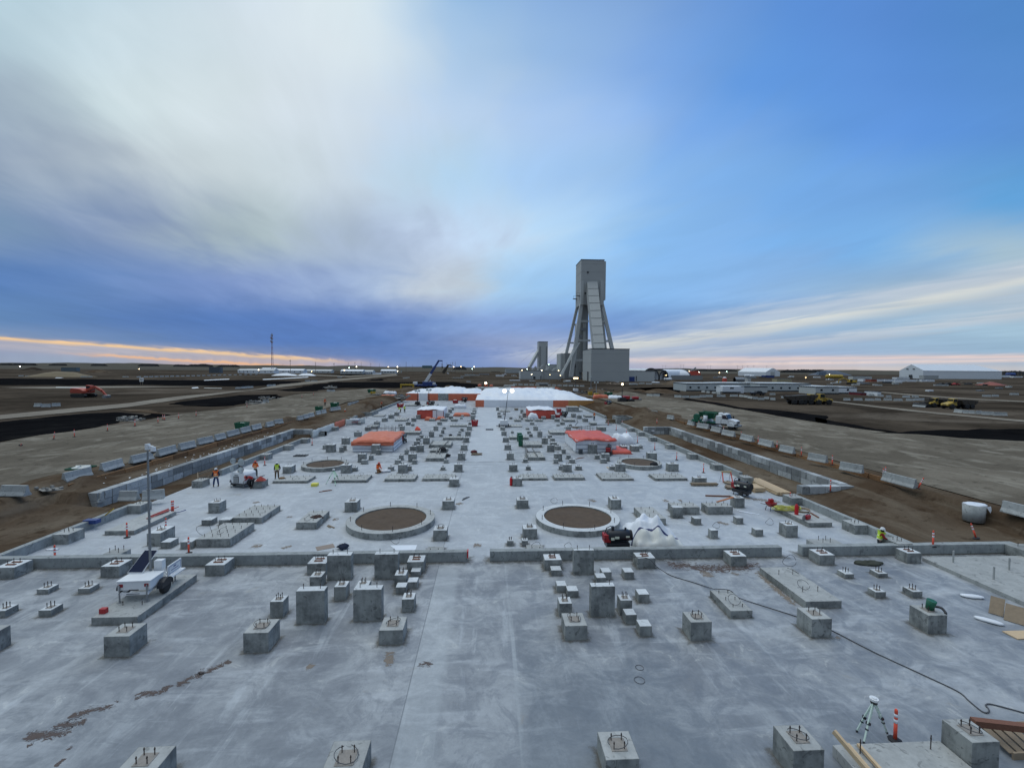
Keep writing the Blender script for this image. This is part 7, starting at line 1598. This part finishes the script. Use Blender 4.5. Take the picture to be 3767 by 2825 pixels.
simple_building('storage_building','S',178,335,1425,1383,20,'pale roofed storage building left of the workshop',CLAD,CLADL)
simple_building('storage_building','S',20,120,1430,1408,14,'small brown roofed hut left of the storage building',WOODO)
# inclined conveyors near the slim tower
for i,(xa,ya,xb,yb) in enumerate([(555,1375,600,1340),(625,1400,668,1368),(700,1405,742,1370),(470,1395,520,1352)]):
    b=MB(); a=V('S',xa,ya,430);c=V('S',xb,yb,430); b.beam(a,c,2.2,1.6); b.beam(c,Vector((c.x,430,1.7)),.6); tag(b.build('sloped_conveyor',CLADL),f'short sloped grey conveyor frame left of the headframe, {od([3,2,1,0].index(3-i)) if False else od([1,2,3,0][i])} from left','conveyor','sloped conveyors')
# wires from headframe to service tower
for i,(xa,ya,xb,yb,Ya,Yb) in enumerate([(955,985,650,1262,YT,Y2),(950,1080,660,1320,YT,Y2),(940,1150,735,1320,YT,Y2),(548,1130,350,1310,Y2,520)]):
    tubething('guy_cable',[V('S',xa,ya,Ya),V('S',xb,yb,Yb)],.07,STEEL,['thin guy cable from the headframe, topmost','thin guy cable from the headframe, middle one','thin guy cable from the headframe, lowest','thin guy cable running left from the slim tower'][i],'cable','guy cables',4)
# ---- fabric arch halls
def arch_hall(name,z_,x0,x1,yb,yt,dep,label,rz=0,end=TARPW,skin=HALL,open_=False,rim=TRIM,pointed=False,shift=0,base=None):
    X0,X1,Y,zt=gbox(z_,x0,x1,yb,yt); w=(X1-X0);h=zt-1.7; t=thing(name,label,'fabric building',((X0+X1)/2,Y,1.65),rz,'fabric buildings')
    n=16; pr=[]
    for k in range(n+1):
        a=math.pi*k/n
        if pointed: u=k/n; x=-w/2+w*u; pr.append((x,h*(.55+.45*(1-abs(2*u-1)**1.3)) if 0<k<n else 0.0)); 
        else: pr.append((-w/2*math.cos(a),h*math.sin(a)**.75))
    if pointed: pr=[(-w/2,0),(-w/2,h*.52)]+pr[2:-2]+[(w/2,h*.52),(w/2,0)]
    vs=[];fs=[];m=len(pr);K=8
    for j in range(K+1):
        for p in pr: vs.append((p[0]+shift*j/K,dep*j/K,p[1]))
    for j in range(K):
        for i in range(m-1): a=j*m+i; fs.append((a,a+1,a+m+1,a+m))
    b=MB(); b.add(vs,fs); b.build('fabric_skin',skin,t,smooth=not pointed)
    b=MB(); b.prism([(p[0]*1.01,p[1]*1.015) for p in pr],-.35,-.02 if open_ else .0,'y') if not open_ else [b.beam((pr[i][0],-.1,pr[i][1]),(pr[i+1][0],-.1,pr[i+1][1]),.9) for i in range(m-1)]
    b.build('end_wall' if not open_ else 'arch_rim',end if not open_ else rim,t)
    if open_: b=MB(); b.prism(pr,dep*.75,dep*.76,'y'); b.build('rear_wall',end,t)
    return t,w,h
t,w,h=arch_hall('arched_hall','T',195,370,350,225,24,'white arched fabric hall partly behind the grey annex',open_=True,end=CLADL,shift=-16)
t,w,h=arch_hall('arched_hall','T',375,470,350,248,30,'white arched hall with curved roof facing left, right of the annex',open_=True,end=CLADD,shift=30)
X0,X1,Y,zt=gbox('T',440,690,345,236)
t=thing('arched_hall','big white curved roof shelter with dark open front by the orange machine','fabric building',((X0+X1)/2,Y,1.65),0,'fabric buildings'); w=X1-X0;h=zt-1.65; n=12
vs=[];fs=[]
for i in range(n+1):
    a=math.pi/2*i/n; xx=w/2*.80+w*.20*math.sin(a); vs.append((-w/2+w*.02*(1-math.cos(a)),12-12*math.sin(a)*1.0,h-h*.70*(1-math.cos(a)))); vs.append((xx,12-12*math.sin(a),h-h*.70*(1-math.cos(a))))
for i in range(n): fs.append((i*2,i*2+1,i*2+3,i*2+2))
b=MB(); b.add(vs,fs); b.build('curved_roof',HALL,t,smooth=True); b=MB(); b.box(-w/2,w/2,.3,12,0,h*.30); b.build('container_wall',mat('container_navy',(.02,.04,.12),.6,.1),t)
b=MB()
for i in range(n): b.beam(vs[i*2+1],vs[i*2+3],.9); b.beam(vs[i*2],vs[i*2+2],.9)
b.build('arch_rim',TRIM,t)
# gable fabric building: front gable at right + long left side
def gable_hall(label,z_,g0,g1,yb,yeave,ypeak,l0,dep,sx,door=None,group='fabric buildings',Y=None,eave_x=None):
    X0,X1,Y,ze=gbox(z_,g0,g1,yb,yeave,Y); zp=V(z_,(g0+g1)/2,ypeak,Y).z; t=thing('fabric_hall',label,'fabric building',((X0+X1)/2,Y,1.6),0,group); e=(X1-X0)/2; ze-=1.6;zp-=1.6
    b=MB(); pr=[(-e,0),(-e,ze),(-e*.35,zp*.93 if False else ze+(zp-ze)*.75),(0,zp),(e*.35,ze+(zp-ze)*.75),(e,ze),(e,0)]
    m=len(pr); vs=[(p[0],0,p[1]) for p in pr]+[(p[0]+sx,dep,p[1]) for p in pr]
    b.add(vs,[(i,i+1,i+1+m,i+m) for i in range(m-1)]); b.build('skin',HALL,t); b=MB(); b.add([(p[0],-.02,p[1]) for p in pr],[tuple(range(m))]); b.build('gable_wall',HALL,t); b=MB(); b.add([(p[0]+sx,dep+.02,p[1]) for p in pr],[tuple(range(m))[::-1]]); b.build('gable_wall',HALL,t)
    if door:
        a=V(z_,door[0],door[2],Y);c=V(z_,door[1],door[3],Y); L=t.location; b=MB(); b.box(a.x-L.x,c.x-L.x,-.3,-.05,max(0,c.z-1.6),a.z-1.6); b.build('door',door[4],t)
    return t
gable_hall('white fabric hall with grey door, beyond the modular offices','T',1545,1700,312,265,222,0,34,-22,(1600,1642,262,318,CLADL))
# long white hall at right: gable on the left end facing camera-left, long side to the right
X0,X1,Y,ze=gbox('U',888,1140,326,240); XR2=V('U',1955,328,Y+2).x; X0=V('U',888,326,Y+26).x; zp=V('U',1010,174,Y+13).z; t=thing('long_hall','huge long white hall with gabled left end and dark doorway on the right horizon','fabric building',((X0+XR2)/2,Y+20,1.6),0)
L=t.location; mid=(X0+X1)/2; ze-=1.6;zp-=1.6; dpt=(X1-X0)
pts=[(X0,Y+26,0),(X0,Y+26,ze),(mid,Y+13,zp),(X1,Y,ze),(X1,Y,0)]; far=[(XR2,Y+0,0),(XR2,Y+0,ze),(XR2-22,Y+13,zp),(XR2,Y+26,ze),(XR2,Y+26,0)]
def LL(p): return (p[0]-L.x,p[1]-L.y,p[2])
b=MB(); b.add([LL(p) for p in pts],[(0,1,2,3,4)]); b.build('gable_wall',HALL,t)
b=MB(); b.add([LL(pts[4]),LL(pts[3]),LL(far[1]),LL(far[0])],[(0,1,2,3)]); b.add([LL(pts[0]),LL(pts[1]),LL(far[3]),LL(far[4])],[(0,1,2,3)]); b.add([LL(far[0]),LL(far[1]),LL(far[3]),LL(far[4])],[(0,1,2,3)]); b.build('side_wall',mat('hall_side',(.84,.86,.88),.5,.04,.1),t)
b=MB(); b.add([LL((pts[3][0],pts[3][1]-.5,ze)),LL(pts[2]),LL(far[2]),LL((far[1][0]+.5,far[1][1]-.5,ze))],[(0,1,2,3)]); b.add([LL(pts[1]),LL(pts[2]),LL(far[2]),LL(far[3])],[(0,1,2,3)]); b.add([LL(far[1]),LL(far[2]),LL(far[3])],[(0,1,2)]); b.build('roof',HALL,t)
def onface(xa,ya):  # point of the picture on the slanted gable plane
    A_=Vector((X0,Y+26,0));B_=Vector((X1,Y,0)); n=Vector((B_.y-A_.y,-(B_.x-A_.x),0)); d=ray('U',xa,ya); k=(n.dot(A_)-n.dot(Vector((0,0,CAMH))))/n.dot(d); return Vector((0,0,CAMH))+d*k
b=MB(); n_=Vector((-.4,-.5,0)); c4=[onface(988,285),onface(1026,285),onface(1026,322),onface(988,322)]; b.add([Vector(LL(p+n_))-Vector((0,0,1.6)) for p in c4],[(0,1,2,3)]); b.build('doorway',TRIM,t)
for q in((962,985),(1030,1053)): b=MB(); c4=[onface(q[0],219),onface(q[1],219),onface(q[1],229),onface(q[0],229)]; b.add([Vector(LL(p+n_))-Vector((0,0,1.6)) for p in c4],[(0,1,2,3)]); b.build('gable_vent',TRIM,t)
# ---- modular offices
def office(z_,x0,x1,yb,yt,dep,label,nw=0,skirt=True,wall=OFFW,lamps=()):
    t=simple_building('modular_office',z_,x0,x1,yb,yt,dep,label,wall,TRIM,group='modular offices'); X0,X1,Yq,zt=gbox(z_,x0,x1,yb,yt)
    if skirt: b=MB(); b.box(-(X1-X0)/2-.05,(X1-X0)/2+.05,-dep/2-.08,-dep/2-.01,.1,.7); b.build('skirting',TRIM,t)
    bb(t,X0+.1,X1-.1,Yq+.1,Yq+dep-.1,zt+.31,zt+.42,'roof_membrane',CLADL)
    for k in range(nw): wx=-(X1-X0)/2+(X1-X0)*(k+.5)/nw; b=MB(); b.box(wx-.45,wx+.45,-dep/2-.1,-dep/2-.02,1.5,2.3); b.build('window',GLASS,t)
    return t
office('T',670,1035,478,398,14,'grey modular office with four small windows, left end of the row',4)
office('T',1037,1475,470,395,16,'long grey modular office behind the white container',3)
office('T',1478,2040,482,400,18,'long grey modular office behind the parked haulers',6)
office('T',2042,2212,470,425,14,'grey modular office behind the yellow cab of the hauler',2)
office('U',0,245,492,420,10,'low modular office with dark roof edge right of the haulers',2,wall=CLADL)
office('U',246,438,488,424,10,'white modular office with blue door, right end of the row',1,wall=HALL)
simple_building('site_container','T',1065,1305,495,425,5,'white container unit in front of the modular offices',HALL,CLADL,cat='container')
simple_building('site_container','T',1308,1562,490,432,4,'shaded white trailer with lit lamps in front of the offices',CLADL,TRIM,cat='container')
t=loc_thing('generator_unit','white generator unit parked before the white container','generator','T',1155,497,1.7); b=MB(); b.box(-4,4,-1.2,1.2,.6,3.0); b.build('housing',HALL,t,bev=.1); b=MB(); b.box(-3.8,3.8,-1.25,1.25,.2,.58); b.build('skid',TRIM,t); b=MB(); b.box(-.8,.8,-1.23,-1.21,1.9,2.5); b.build('grille',TRIM,t)
t=loc_thing('pickup_truck','dark pickup truck parked by the small barriers','car','T',1455,520,1.7)
def car(t,m,L=5.4):
    b=MB(); b.prism([(-L/2,.5),(L/2,.5),(L/2,1.0),(L*.28,1.15),(L*.16,1.75),(-L*.12,1.8),(-L*.16,1.15),(-L/2,1.15)],-.95,.95,'y'); b.build('body',m,t,bev=.06)
    b=MB(); b.prism([(L*.24,1.18),(L*.15,1.68),(-L*.11,1.72),(-L*.13,1.18)],-.97,.97,'y'); b.build('window',GLASS,t)
    for q in(-1,1):
        for x in(-L*.32,L*.32): wheel(t,(x,q*.85,.38),.38,.26,'y',STEEL)
car(t,BLKP)
cars=[('S',165,1448,HALL,'white van parked left of the workshop, leftmost'),('S',275,1462,HALL,'white truck parked beside the workshop wall'),('S',700,1486,CLADL,'pale car parked before the grey shed'),('U',1335,398,BLKP,'dark car far in the right yard, left of three'),('U',1405,397,BLKP,'dark car far in the right yard, middle of three'),('U',1482,398,REDP,'dark red car far in the right yard, right of three'),('T',1820,327,HALL,'white vehicle far beyond the offices near the white hall'),('U',150,345,HALL,'white car far among the right yard containers')]
cm=None
for z_,x,y,m,l in cars: t=thing('parked_car',l,'car',G(z_,x,y,1.7),R(random.uniform(-25,25)),'cars parked in the yard'); car(t,m,6.0)
# tanks, containers and stores far off at the right
def tank(z_,x0,x1,yb,yt,m,label,ax='x'):
    X0,X1,Y,zt=gbox(z_,x0,x1,yb,yt); r=(zt-1.7)/2; t=thing('storage_tank',label,'tank',((X0+X1)/2,Y,1.7),0,'horizontal tanks'); L=(X1-X0)/2
    b=MB(); b.lathe([(0,-L),(r*.6,-L*.99),(r,-L+r*.5),(r,L-r*.5),(r*.6,L*.99),(0,L)],(0,0,r),16,'x'); b.build('vessel',m,t,smooth=True)
    for s in(-.6,.6): b=MB(); b.box(s*L-.3,s*L+.3,-r*.8,r*.8,-.1,r*.5); b.build('saddle',TRIM,t)
tank('U',108,288,322,283,YELLOW,'yellow cylindrical tank in front of the dark stockpile cover'); tank('T',1310,1385,318,292,HALL,'white cylindrical tank left of the white fabric hall, nearer'); tank('T',1375,1420,320,298,HALL,'small white cylindrical tank beside the white fabric hall')
tank('T',425,512,357,330,HALL,'white tank before the dark curved shelter'); tank('U',2025,2115,300,264,BLUEP,'blue tank beyond the long white hall'); tank('T',292,380,388,374,HALL,'low white tank on the dirt before the annex')
def box_things(name,cat,group,lst,dep=5):
    for (z_,x0,x1,yb,yt,m,l) in lst:
        X0,X1,Y,zt=gbox(z_,x0,x1,yb,yt); w=(X1-X0)/2;h=zt-1.7; t=thing(name,l,cat,((X0+X1)/2,Y+dep/2,1.7),0,group)
        b=MB(); b.box(-w,w,-dep/2,dep/2,0,h); 
        for k in range(max(2,int(w*2/1.2))): xx=-w+(k+.5)*2*w/max(2,int(w*2/1.2)); b.box(xx-.12,xx+.12,-dep/2-.06,-dep/2+.001,.15,h-.15)
        b.build('shell',m,t); b=MB(); b.box(-w-.05,w+.05,-dep/2-.08,dep/2+.05,h,h+.15); b.build('roof_rail',TRIM,t)
box_things('shipping_container','container','containers in the yard',[
 ('U',655,728,358,334,HALL,'white container in the line before the long hall, first from left'),('U',735,835,357,334,HALL,'white container in the line before the long hall, second from left'),('U',843,962,357,334,HALL,'white container in the line before the long hall, third from left'),('U',968,1068,358,336,HALL,'white container in the line before the long hall, fourth from left'),('U',1076,1102,358,338,TARPC,'narrow cream container in the line before the long hall'),('U',1125,1172,358,336,HALL,'white container in the line before the long hall, sixth from left'),('U',1178,1265,358,336,HALL,'white container in the line before the long hall, rightmost'),
 ('U',862,1000,330,312,HALL,'pale shed at the foot of the long hall gable'),('U',1150,1305,332,295,CLAD,'grey container shed against the long hall side'),('U',395,598,335,303,CLADL,'long grey container right of the yellow tank'),('U',505,575,357,328,HALL,'white covered load left of the white container line'),('U',590,652,360,334,mat('rust_red',(.28,.07,.04),.7,.2),'red container left of the white container line'),
 ('U',1958,2070,312,290,HALL,'white trailer beyond the right end of the long hall'),('U',2105,2200,314,300,HALL,'low white trailer at the far right edge'),
 ('T',1668,1832,385,342,mat('tan_shed',(.42,.36,.22),.7,.1),'tan box shed on the roofline behind the modular offices'),('T',1305,1342,372,330,mat('tan_shed2',(.42,.36,.22),.7,.1),'small tan shed behind the offices'),('T',1345,1382,380,332,CLADL,'tall grey shed behind the offices'),('T',505,850,350,305,CLADD,'dark low wall building right of the curved shelter'),('T',1530,1640,328,304,BLUEP,'blue container before the white fabric hall'),
 ('U',480,550,503,478,mat('maroon',(.16,.02,.03),.6,.1),'dark red container behind the small barriers'),('U',655,695,512,468,HALL,'white portable toilet behind the small barriers'),('T',2130,2212,300,262,mat('bluegrey',(.20,.25,.32),.6,.1),'blue grey shed on the horizon behind the offices'),
 ('Q',523,652,270,238,mat('teal_grey',(.13,.17,.19),.7,.1),'dark teal shed on the far left plain'),('Q',1790,1885,285,235,mat('teal_grey2',(.10,.12,.14),.7,.1),'dark grey block building on the far left plain'),('R',1520,1605,243,221,mat('teal_grey3',(.10,.17,.18),.7,.1),'teal shed on the horizon left of the crane tip'),('R',1295,1340,283,262,mat('lit_wall',(.5,.45,.35),.7,.1),'cream lit hut at the right end of the camp'),('R',1095,1160,298,280,HALL,'white hut in front of the camp buildings')],6)
# curved metal culvert store + orange silo + crane-like lift
t=loc_thing('culvert_stack','curved corrugated steel culvert behind the modular offices','culvert','T',1250,382,1.7); b=MB(); b.lathe([(2.0,-3.5),(2.0,3.5),(1.9,3.5),(1.9,-3.5)],(0,0,2.1),16,'x'); b.build('culvert_pipe',STEEL,t)
t=loc_thing('silo','orange silo with white top behind the modular offices','silo','T',1092,380,1.7); b=MB(); b.lathe([(0,0),(1.6,0),(1.6,2.6),(1.2,3.4),(0,3.4)],n=14); b.build('shell',TARPR,t); b=MB(); b.lathe([(0,3.41),(1.4,3.41),(.8,4.2),(0,4.3)],n=14); b.build('cap',HALL,t)
t=loc_thing('orange_shed','long orange machine beyond the curved roof shelter','machine','T',755,300,1.7); b=MB(); b.prism([(-9,0),(9,0),(9,4),(6,6.5),(-6,6.5),(-9,4)],-3,3,'y'); b.build('body',TARPR,t); b=MB(); b.beam((-7,0,5),(3,0,12),1.6); b.build('chute',STEEL,t)
# dark stockpile covers
def ridge(z_,x0,x1,yb,yt,m,label,dep=30):
    X0,X1,Y,zt=gbox(z_,x0,x1,yb,yt); n=24;vs=[];fs=[]
    for i in range(n+1):
        u=i/n;e=math.sin(W*u)**.6
        for q,(dy,f) in enumerate(((0,0),(dep*.3,.75),(dep*.5,1),(dep*.7,.7),(dep,0))): vs.append((X0+(X1-X0)*u,Y+dy,1.6+(zt-1.7)*f*e*(1+.15*noise.noise(Vector((u*6,q,x0*.1))))))
    for i in range(n):
        for q in range(4): a=i*5+q; fs.append((a,a+5,a+6,a+1))
    b=MB(); b.add(vs,fs); o=b.build('stockpile',m,smooth=True); return tag(o,label,'stockpile','stockpiles')
ridge('U',20,410,290,240,mat('stock_grey',(.09,.10,.12),.6,.1,.1),'dark grey covered stockpile on the right horizon')
ridge('R',222,438,308,286,TARPW,'long white tarp covered stockpile near the camp, left',8); ridge('R',445,595,308,287,TARPW,'shorter white tarp covered stockpile near the camp, right',8)
ridge('Q',140,260,262,235,FAR,'dark conical dirt mound on the far left plain'); ridge('Q',180,680,318,272,mat('tan_earth',(.19,.145,.085),.9,.2,.2),'long tan earth stockpile on the far left plain',18)
ridge('R',1695,1790,418,390,DIRT,'brown dirt heap beside the blue crane',10); ridge('Q',700,860,282,255,DIRT,'brown dirt heap right of the teal shed',20); ridge('T',280,640,500,455,DIRT,'long brown dirt heap before the grey modular offices',16); ridge('T',480,660,410,362,DIRT,'brown dirt heap left of the modular offices',14); ridge('S',1620,1760,1625,1605,DIRT,'small dirt heap right of the far light mast',6); ridge('S',1840,2110,1650,1610,DIRT,'wide dirt heap at the start of the right yard',10)
ridge('U',1890,2070,400,362,mat('orange_stack',(.28,.08,.05),.7,.2),'orange stacked material on the far right plain',14)
# camp buildings on the left
for i,(z_,x0,x1,yb,yt,m) in enumerate([('R',0,250,288,262,HALL),('R',255,500,286,262,HALL),('R',505,740,284,266,CLADL),('R',820,1010,292,268,CLADL),('R',1015,1095,292,272,HALL),('R',1165,1290,290,266,CLADL),('Q',2035,2212,284,262,HALL),('R',145,260,256,247,HALL)]):
    simple_building('camp_building',z_,x0,x1,yb,yt,14,f'long low white camp building on the left horizon, {["second","third","fourth","fifth","sixth","seventh","first","rear one"][i]} from left',m,HALL if i%2 else CLADL,gable=2.0,group='camp buildings',rowin=5)
# sign board, culverts in the basins, heaps of blocks
t=loc_thing('notice_board','small white sign on posts beyond the left basins','sign','Q',1213,398,1.7); b=MB(); b.box(-.9,.9,-.05,.05,2.2,4.0); b.build('panel',WHITE,t); b=MB(); b.box(-.5,-.1,-.08,-.051,2.8,3.4); b.box(.1,.5,-.08,-.051,2.8,3.4); b.build('print',TRIM,t); b=MB(); b.box(-.5,-.4,0,.1,0,2.2); b.box(.4,.5,0,.1,0,2.2); b.build('post',WOODO,t)
HEAPM=mat('heap_concrete',(.24,.23,.21),.9,.3,.5,island=.3)
def heap(z_,x,y,n,label,s=.5,h0=1.75,m=None,name='rubble_heap',cat='rubble'):
    c=G(z_,x,y,h0); b=MB(); rr=random.Random(int(x)); b.ball((0,0,0),s*3,(1.5,.9,.18),12,.2)
    for k in range(n):
        p=Vector((rr.gauss(0,s*2.4),rr.gauss(0,s*1.2),rr.uniform(0,s*.8))); b.cbox(p+Vector((0,0,s*.3)),(s*rr.uniform(.6,1.6),s*rr.uniform(.5,1.2),s*rr.uniform(.4,.9)),Matrix.Rotation(rr.uniform(0,3),3,'Z')@Matrix.Rotation(rr.uniform(-.5,.5),3,'X'))
    return tag(b.build(name,m or HEAPM,loc=c),label,cat,'rubble heaps')
heap('Q',1110,690,26,'grey rubble culvert mouth in the nearest left basin',.5); heap('R',195,505,22,'grey rubble at the second left basin edge',.5); heap('R',735,412,20,'grey rubble culvert crossing the long basin',.7); heap('R',95,545,14,'concrete chunks below the second basin',.6); heap('S',1380,1545,24,'scattered orange and grey debris before the headframe building',1.0,m=mat('debris',(.22,.17,.13),.9,.3,.5,island=.5)); heap('R',1320,500,30,'jumbled pipes and forms by the far left corner of the slab',.7,1.3); heap('K',585,790,8,'small broken concrete piece on the left ledge end',.2,1.7); heap('R',1170,480,20,'crates and gear on the mound left of the shelter',.7,1.5)
heap('H',1560,140,24,'mixed equipment and rubble right of the big shelter',.9,1.5,mat('debris2',(.10,.09,.08),.9,.3,.5,island=.5)); heap('H',1330,160,18,'rubble heap just right of the shelter roof edge',.8,1.5,MATS['debris2'])
# scattered yard clutter, each a countable crate or frame stack too small to show parts
rr=random.Random(4)
CLM=[CONR,WOODO,TRIM,CLADL,STEEL,MATS['debris'],HALL,TARPC]
for i in range(60):
    z_,x,y=rr.choice([('S',rr.uniform(120,1900),rr.uniform(1505,1575)),('T',rr.uniform(450,2150),rr.uniform(322,345)),('U',rr.uniform(0,900),rr.uniform(360,400)),('R',rr.uniform(1750,2200),rr.uniform(262,340)),('U',rr.uniform(1200,2150),rr.uniform(375,470))])
    c=G(z_,x,y,1.7); w=rr.uniform(1.2,4.5)*c.y/330; h=rr.uniform(.5,1.3)*c.y/330; b=MB(); b.box(-w,w,-1,1,.12,h); b.box(-w*.9,-w*.7,-1,1,0,.12); b.box(w*.7,w*.9,-1,1,0,.12); o=b.build('crate_stack',CLM[rr.randrange(8)],loc=c); o.rotation_euler=(0,0,rr.uniform(-.3,.3))
    SEQ.add(('low stack of stored materials in the distant yard, {} from the left','material stack','stored materials in the yard'),o,pxx(z_,x))
# ---- comms tower
Yc=G('R',232,224,1.7).y; Yc=900.0
top=V('Z',586,720,Yc); bot=V('Z',588,790,Yc); H=top.z-1.7; t=thing('lattice_mast','tall red and white lattice communications mast on the left horizon','mast',(bot.x,Yc,1.6),0); nseg=14
for k in range(nseg):
    b=MB(); z0_=H*k/nseg;z1_=H*(k+1)/nseg; w0=3.6*(1-k/nseg*.72)+.8;w1=3.6*(1-(k+1)/nseg*.72)+.8
    C0=[(w0/2*math.cos(a),w0/2*math.sin(a),z0_) for a in(.3,2.4,4.5)];C1=[(w1/2*math.cos(a),w1/2*math.sin(a),z1_) for a in(.3,2.4,4.5)]
    for i in range(3): b.beam(C0[i],C1[i],.36); b.beam(C0[i],C1[(i+1)%3],.20); b.beam(C1[i],C1[(i+1)%3],.20)
    b.build('mast_section',[mat('mast_red',(.38,.10,.09),.6,.1),mat('mast_white',(.42,.42,.45),.6,.1)][k%2],t)
b=MB(); 
for k in range(5): b.box(-2.2,2.2,-.5,.5,H*(.93-k*.045),H*(.93-k*.045)+2.2) if k%2==0 else b.cyl((-1.8,-1,H*(.93-k*.045)),(-1.8,-.4,H*(.93-k*.045)),1.4,n=10)
b.build('antenna',mat('mast_white',(1,1,1)),t)
# ---- utility poles
def pole(z_,x,yt,yb,Y,label,arm=0,grp='utility poles',two=False):
    a=V(z_,x,yt,Y); t=thing('utility_pole',label,'utility pole',(a.x,Y,1.6),0,grp); h=a.z-1.6; b=MB(); b.cyl((0,0,0),(0,0,h),.30,.20,6)
    if two: b.cyl((Y*.006,0,0),(Y*.006,0,h),.30,.2,6)
    b.build('post',WOODO,t)
    if arm or two: b=MB(); b.box(-arm,arm+(Y*.006 if two else 0),-.15,.15,h*.88,h*.88+.35); b.build('crossarm',WOODO,t)
pl=[(390,168,560),(607,190,560),(765,196,620),(887,194,800),(944,190,800),(998,190,900),(1080,200,1000),(1155,203,1100),(1383,187,700),(1685,200,700),(1695,205,900),(1732,195,700),(1748,208,900),(1762,196,800),(1780,190,700),(1804,188,700),(328,205,1200),(1440,215,1300),(1330,212,1300),(2040,228,1200)]
for i,(x,yt,Y) in enumerate(sorted(pl)): pole('R',x,yt,240,Y,f'thin utility pole on the left horizon, {od(i)} from the left',1.2 if i%2 else 0)
pr=[(413,186,True),(612,180,True),(909,190,True),(1237,190,False),(1291,190,False),(1347,190,False),(1413,190,False),(1557,192,False)]
for i,(x,yt,tw) in enumerate(pr): pole('T',x,yt,235,1500,f'power line pole on the right horizon, {od(i)} from the left',6,'power line poles',tw)
# ---- lit lamps around the site (each on its pole)
ll=[('R',895,240,900),('R',958,230,1000),('R',1230,232,1100),('R',1308,232,1100),('R',1852,230,900),('R',1950,249,700),('R',855,260,420),('R',1310,268,480),('R',575,271,520),('R',120,258,520),('R',1790,232,1100),('R',1966,232,1100),('S',363,1393,340),('S',580,1395,340),('S',768,1398,345),('S',470,1437,295),('S',672,1444,300),('S',660,1328,440),('S',788,1450,330),('S',420,1380,700),('T',703,255,620),('T',812,265,600),('T',1035,273,560),('T',1115,260,700),('T',448,300,320),('T',1318,433,215),('T',1413,440,210),('T',2080,438,215),('T',1150,415,230),('U',148,283,560),('T',1985,325,400),('Q',172,228,800),('Q',1193,250,600)]
for i,(z_,x,y,Y) in enumerate(ll):
    p=V(z_,x,y,Y); r=Y*.0016*(1.3 if (z_,x) in (('S',768),('R',855),('T',1035),('S',580),('S',363)) else 1.0)*.46
    t=thing('site_lamp','x','lamp',(p.x,Y,1.65),0,'lit site lamps'); b=MB(); b.cyl((0,0,0),(0,0,p.z-1.65),.12,n=5); b.build('pole',STEEL,t)
    b=MB(); b.ball((0,-.2,p.z-1.65),r,(1,.6,1),8); b.build('lamp_glass',[LAMPS,LAMP,mat('lamp_glow_green',(1,1,1),.5,0,1,0,(.62,1,.85),14)][2 if i in(0,5,17,19,23) else i%2],t)
    SEQ.g.setdefault(('lit yellow white site lamp on a pole near the horizon, {} from the left','lamp','lit site lamps'),[]).append((pxx(z_,x),t))
# ---- distant trees / shelterbelts
LEAF=mat('bare_trees',(.075,.072,.07),.95,.3,.05)
def tree_far(z_,x,yb,yt,Y,label,w):
    a=V(z_,x,yb,Y); zt=V(z_,x,yt,Y).z; h=zt-a.z; t=thing('bare_tree',label,'tree',(a.x,Y,min(a.z,1.7)),0,'distant bare trees'); rg=random.Random(int(x*7)); b0=MB(); b0.cyl((0,0,0),(0,0,h*.5),.5,.3,6); b0.build('trunk',WOODO,t)
    b=MB()
    for k in range(260):
        an=rg.uniform(0,6.28);rr_=w*math.sqrt(rg.random());z=h*(.25+.75*rg.random()); q=(1-((z/h-.6)/.5)**2); rr_*=max(.15,q)**.5
        p=Vector((math.cos(an)*rr_,math.sin(an)*rr_,z)); d=Vector((rg.gauss(0,1),rg.gauss(0,1),rg.gauss(.6,.6))).normalized()*h*.10; s=Vector((d.y,-d.x,.2)).normalized()*h*.012; b.add([p-d-s,p-d+s,p+d],[(0,1,2)])
    b.build('crown',LEAF,t)
for i,(x,yt,w) in enumerate([(1915,210,14),(1945,203,18),(1985,206,15),(2060,208,14),(2105,205,20),(2150,207,16),(2190,212,14)]): tree_far('U',x,262,yt,900,f'bare leafless tree beyond the long white hall, {od(i)} from the left',w)
def belt(z_,x0,x1,yb,yt,Y,label):
    a=V(z_,x0,yb,Y);c=V(z_,x1,yb,Y);zt=V(z_,(x0+x1)/2,yt,Y).z; b=MB(); rg=random.Random(int(x0)); n=int((c.x-a.x)/Y*900)+60; 
    for k in range(n):
        u=rg.random(); e=min(1,min(u,1-u)*9+.3); xx=a.x+(c.x-a.x)*u; hh=(zt-1.7)*e*(.75+.25*noise.noise(Vector((xx*.02,0,0)))+rg.uniform(-.12,.12)); w=Y*.006*rg.uniform(.5,1.2); yy=Y+rg.uniform(0,25); b.add([(xx-w,yy,1.6),(xx+w,yy,1.6),(xx+w*.7,yy,1.6+hh*.8),(xx,yy,1.6+hh),(xx-w*.7,yy,1.6+hh*.8)],[(0,1,2,3,4)])
    o=b.build('tree_belt',LEAF); tag(o,label,'trees',kind='stuff')
for a in [('T',50,420,250,224,1800),('T',800,1230,252,230,1800),('T',1760,2212,262,228,1300),('U',0,115,262,222,1300),('Q',0,55,206,198,2600),('Q',120,190,204,197,2600),('Q',205,265,204,196,2600),('Q',435,525,208,201,2600),('Q',785,875,210,203,2600),('Q',1185,1330,216,204,2600),('Q',1610,1790,218,204,2400),('Q',1865,2020,220,209,2400),('Q',1500,1580,214,206,2400),('R',1800,1880,236,224,1500),('U',1890,2260,262,234,950)]: belt(*a,'dark distant belt of bare trees along the horizon')
SEQ.done()
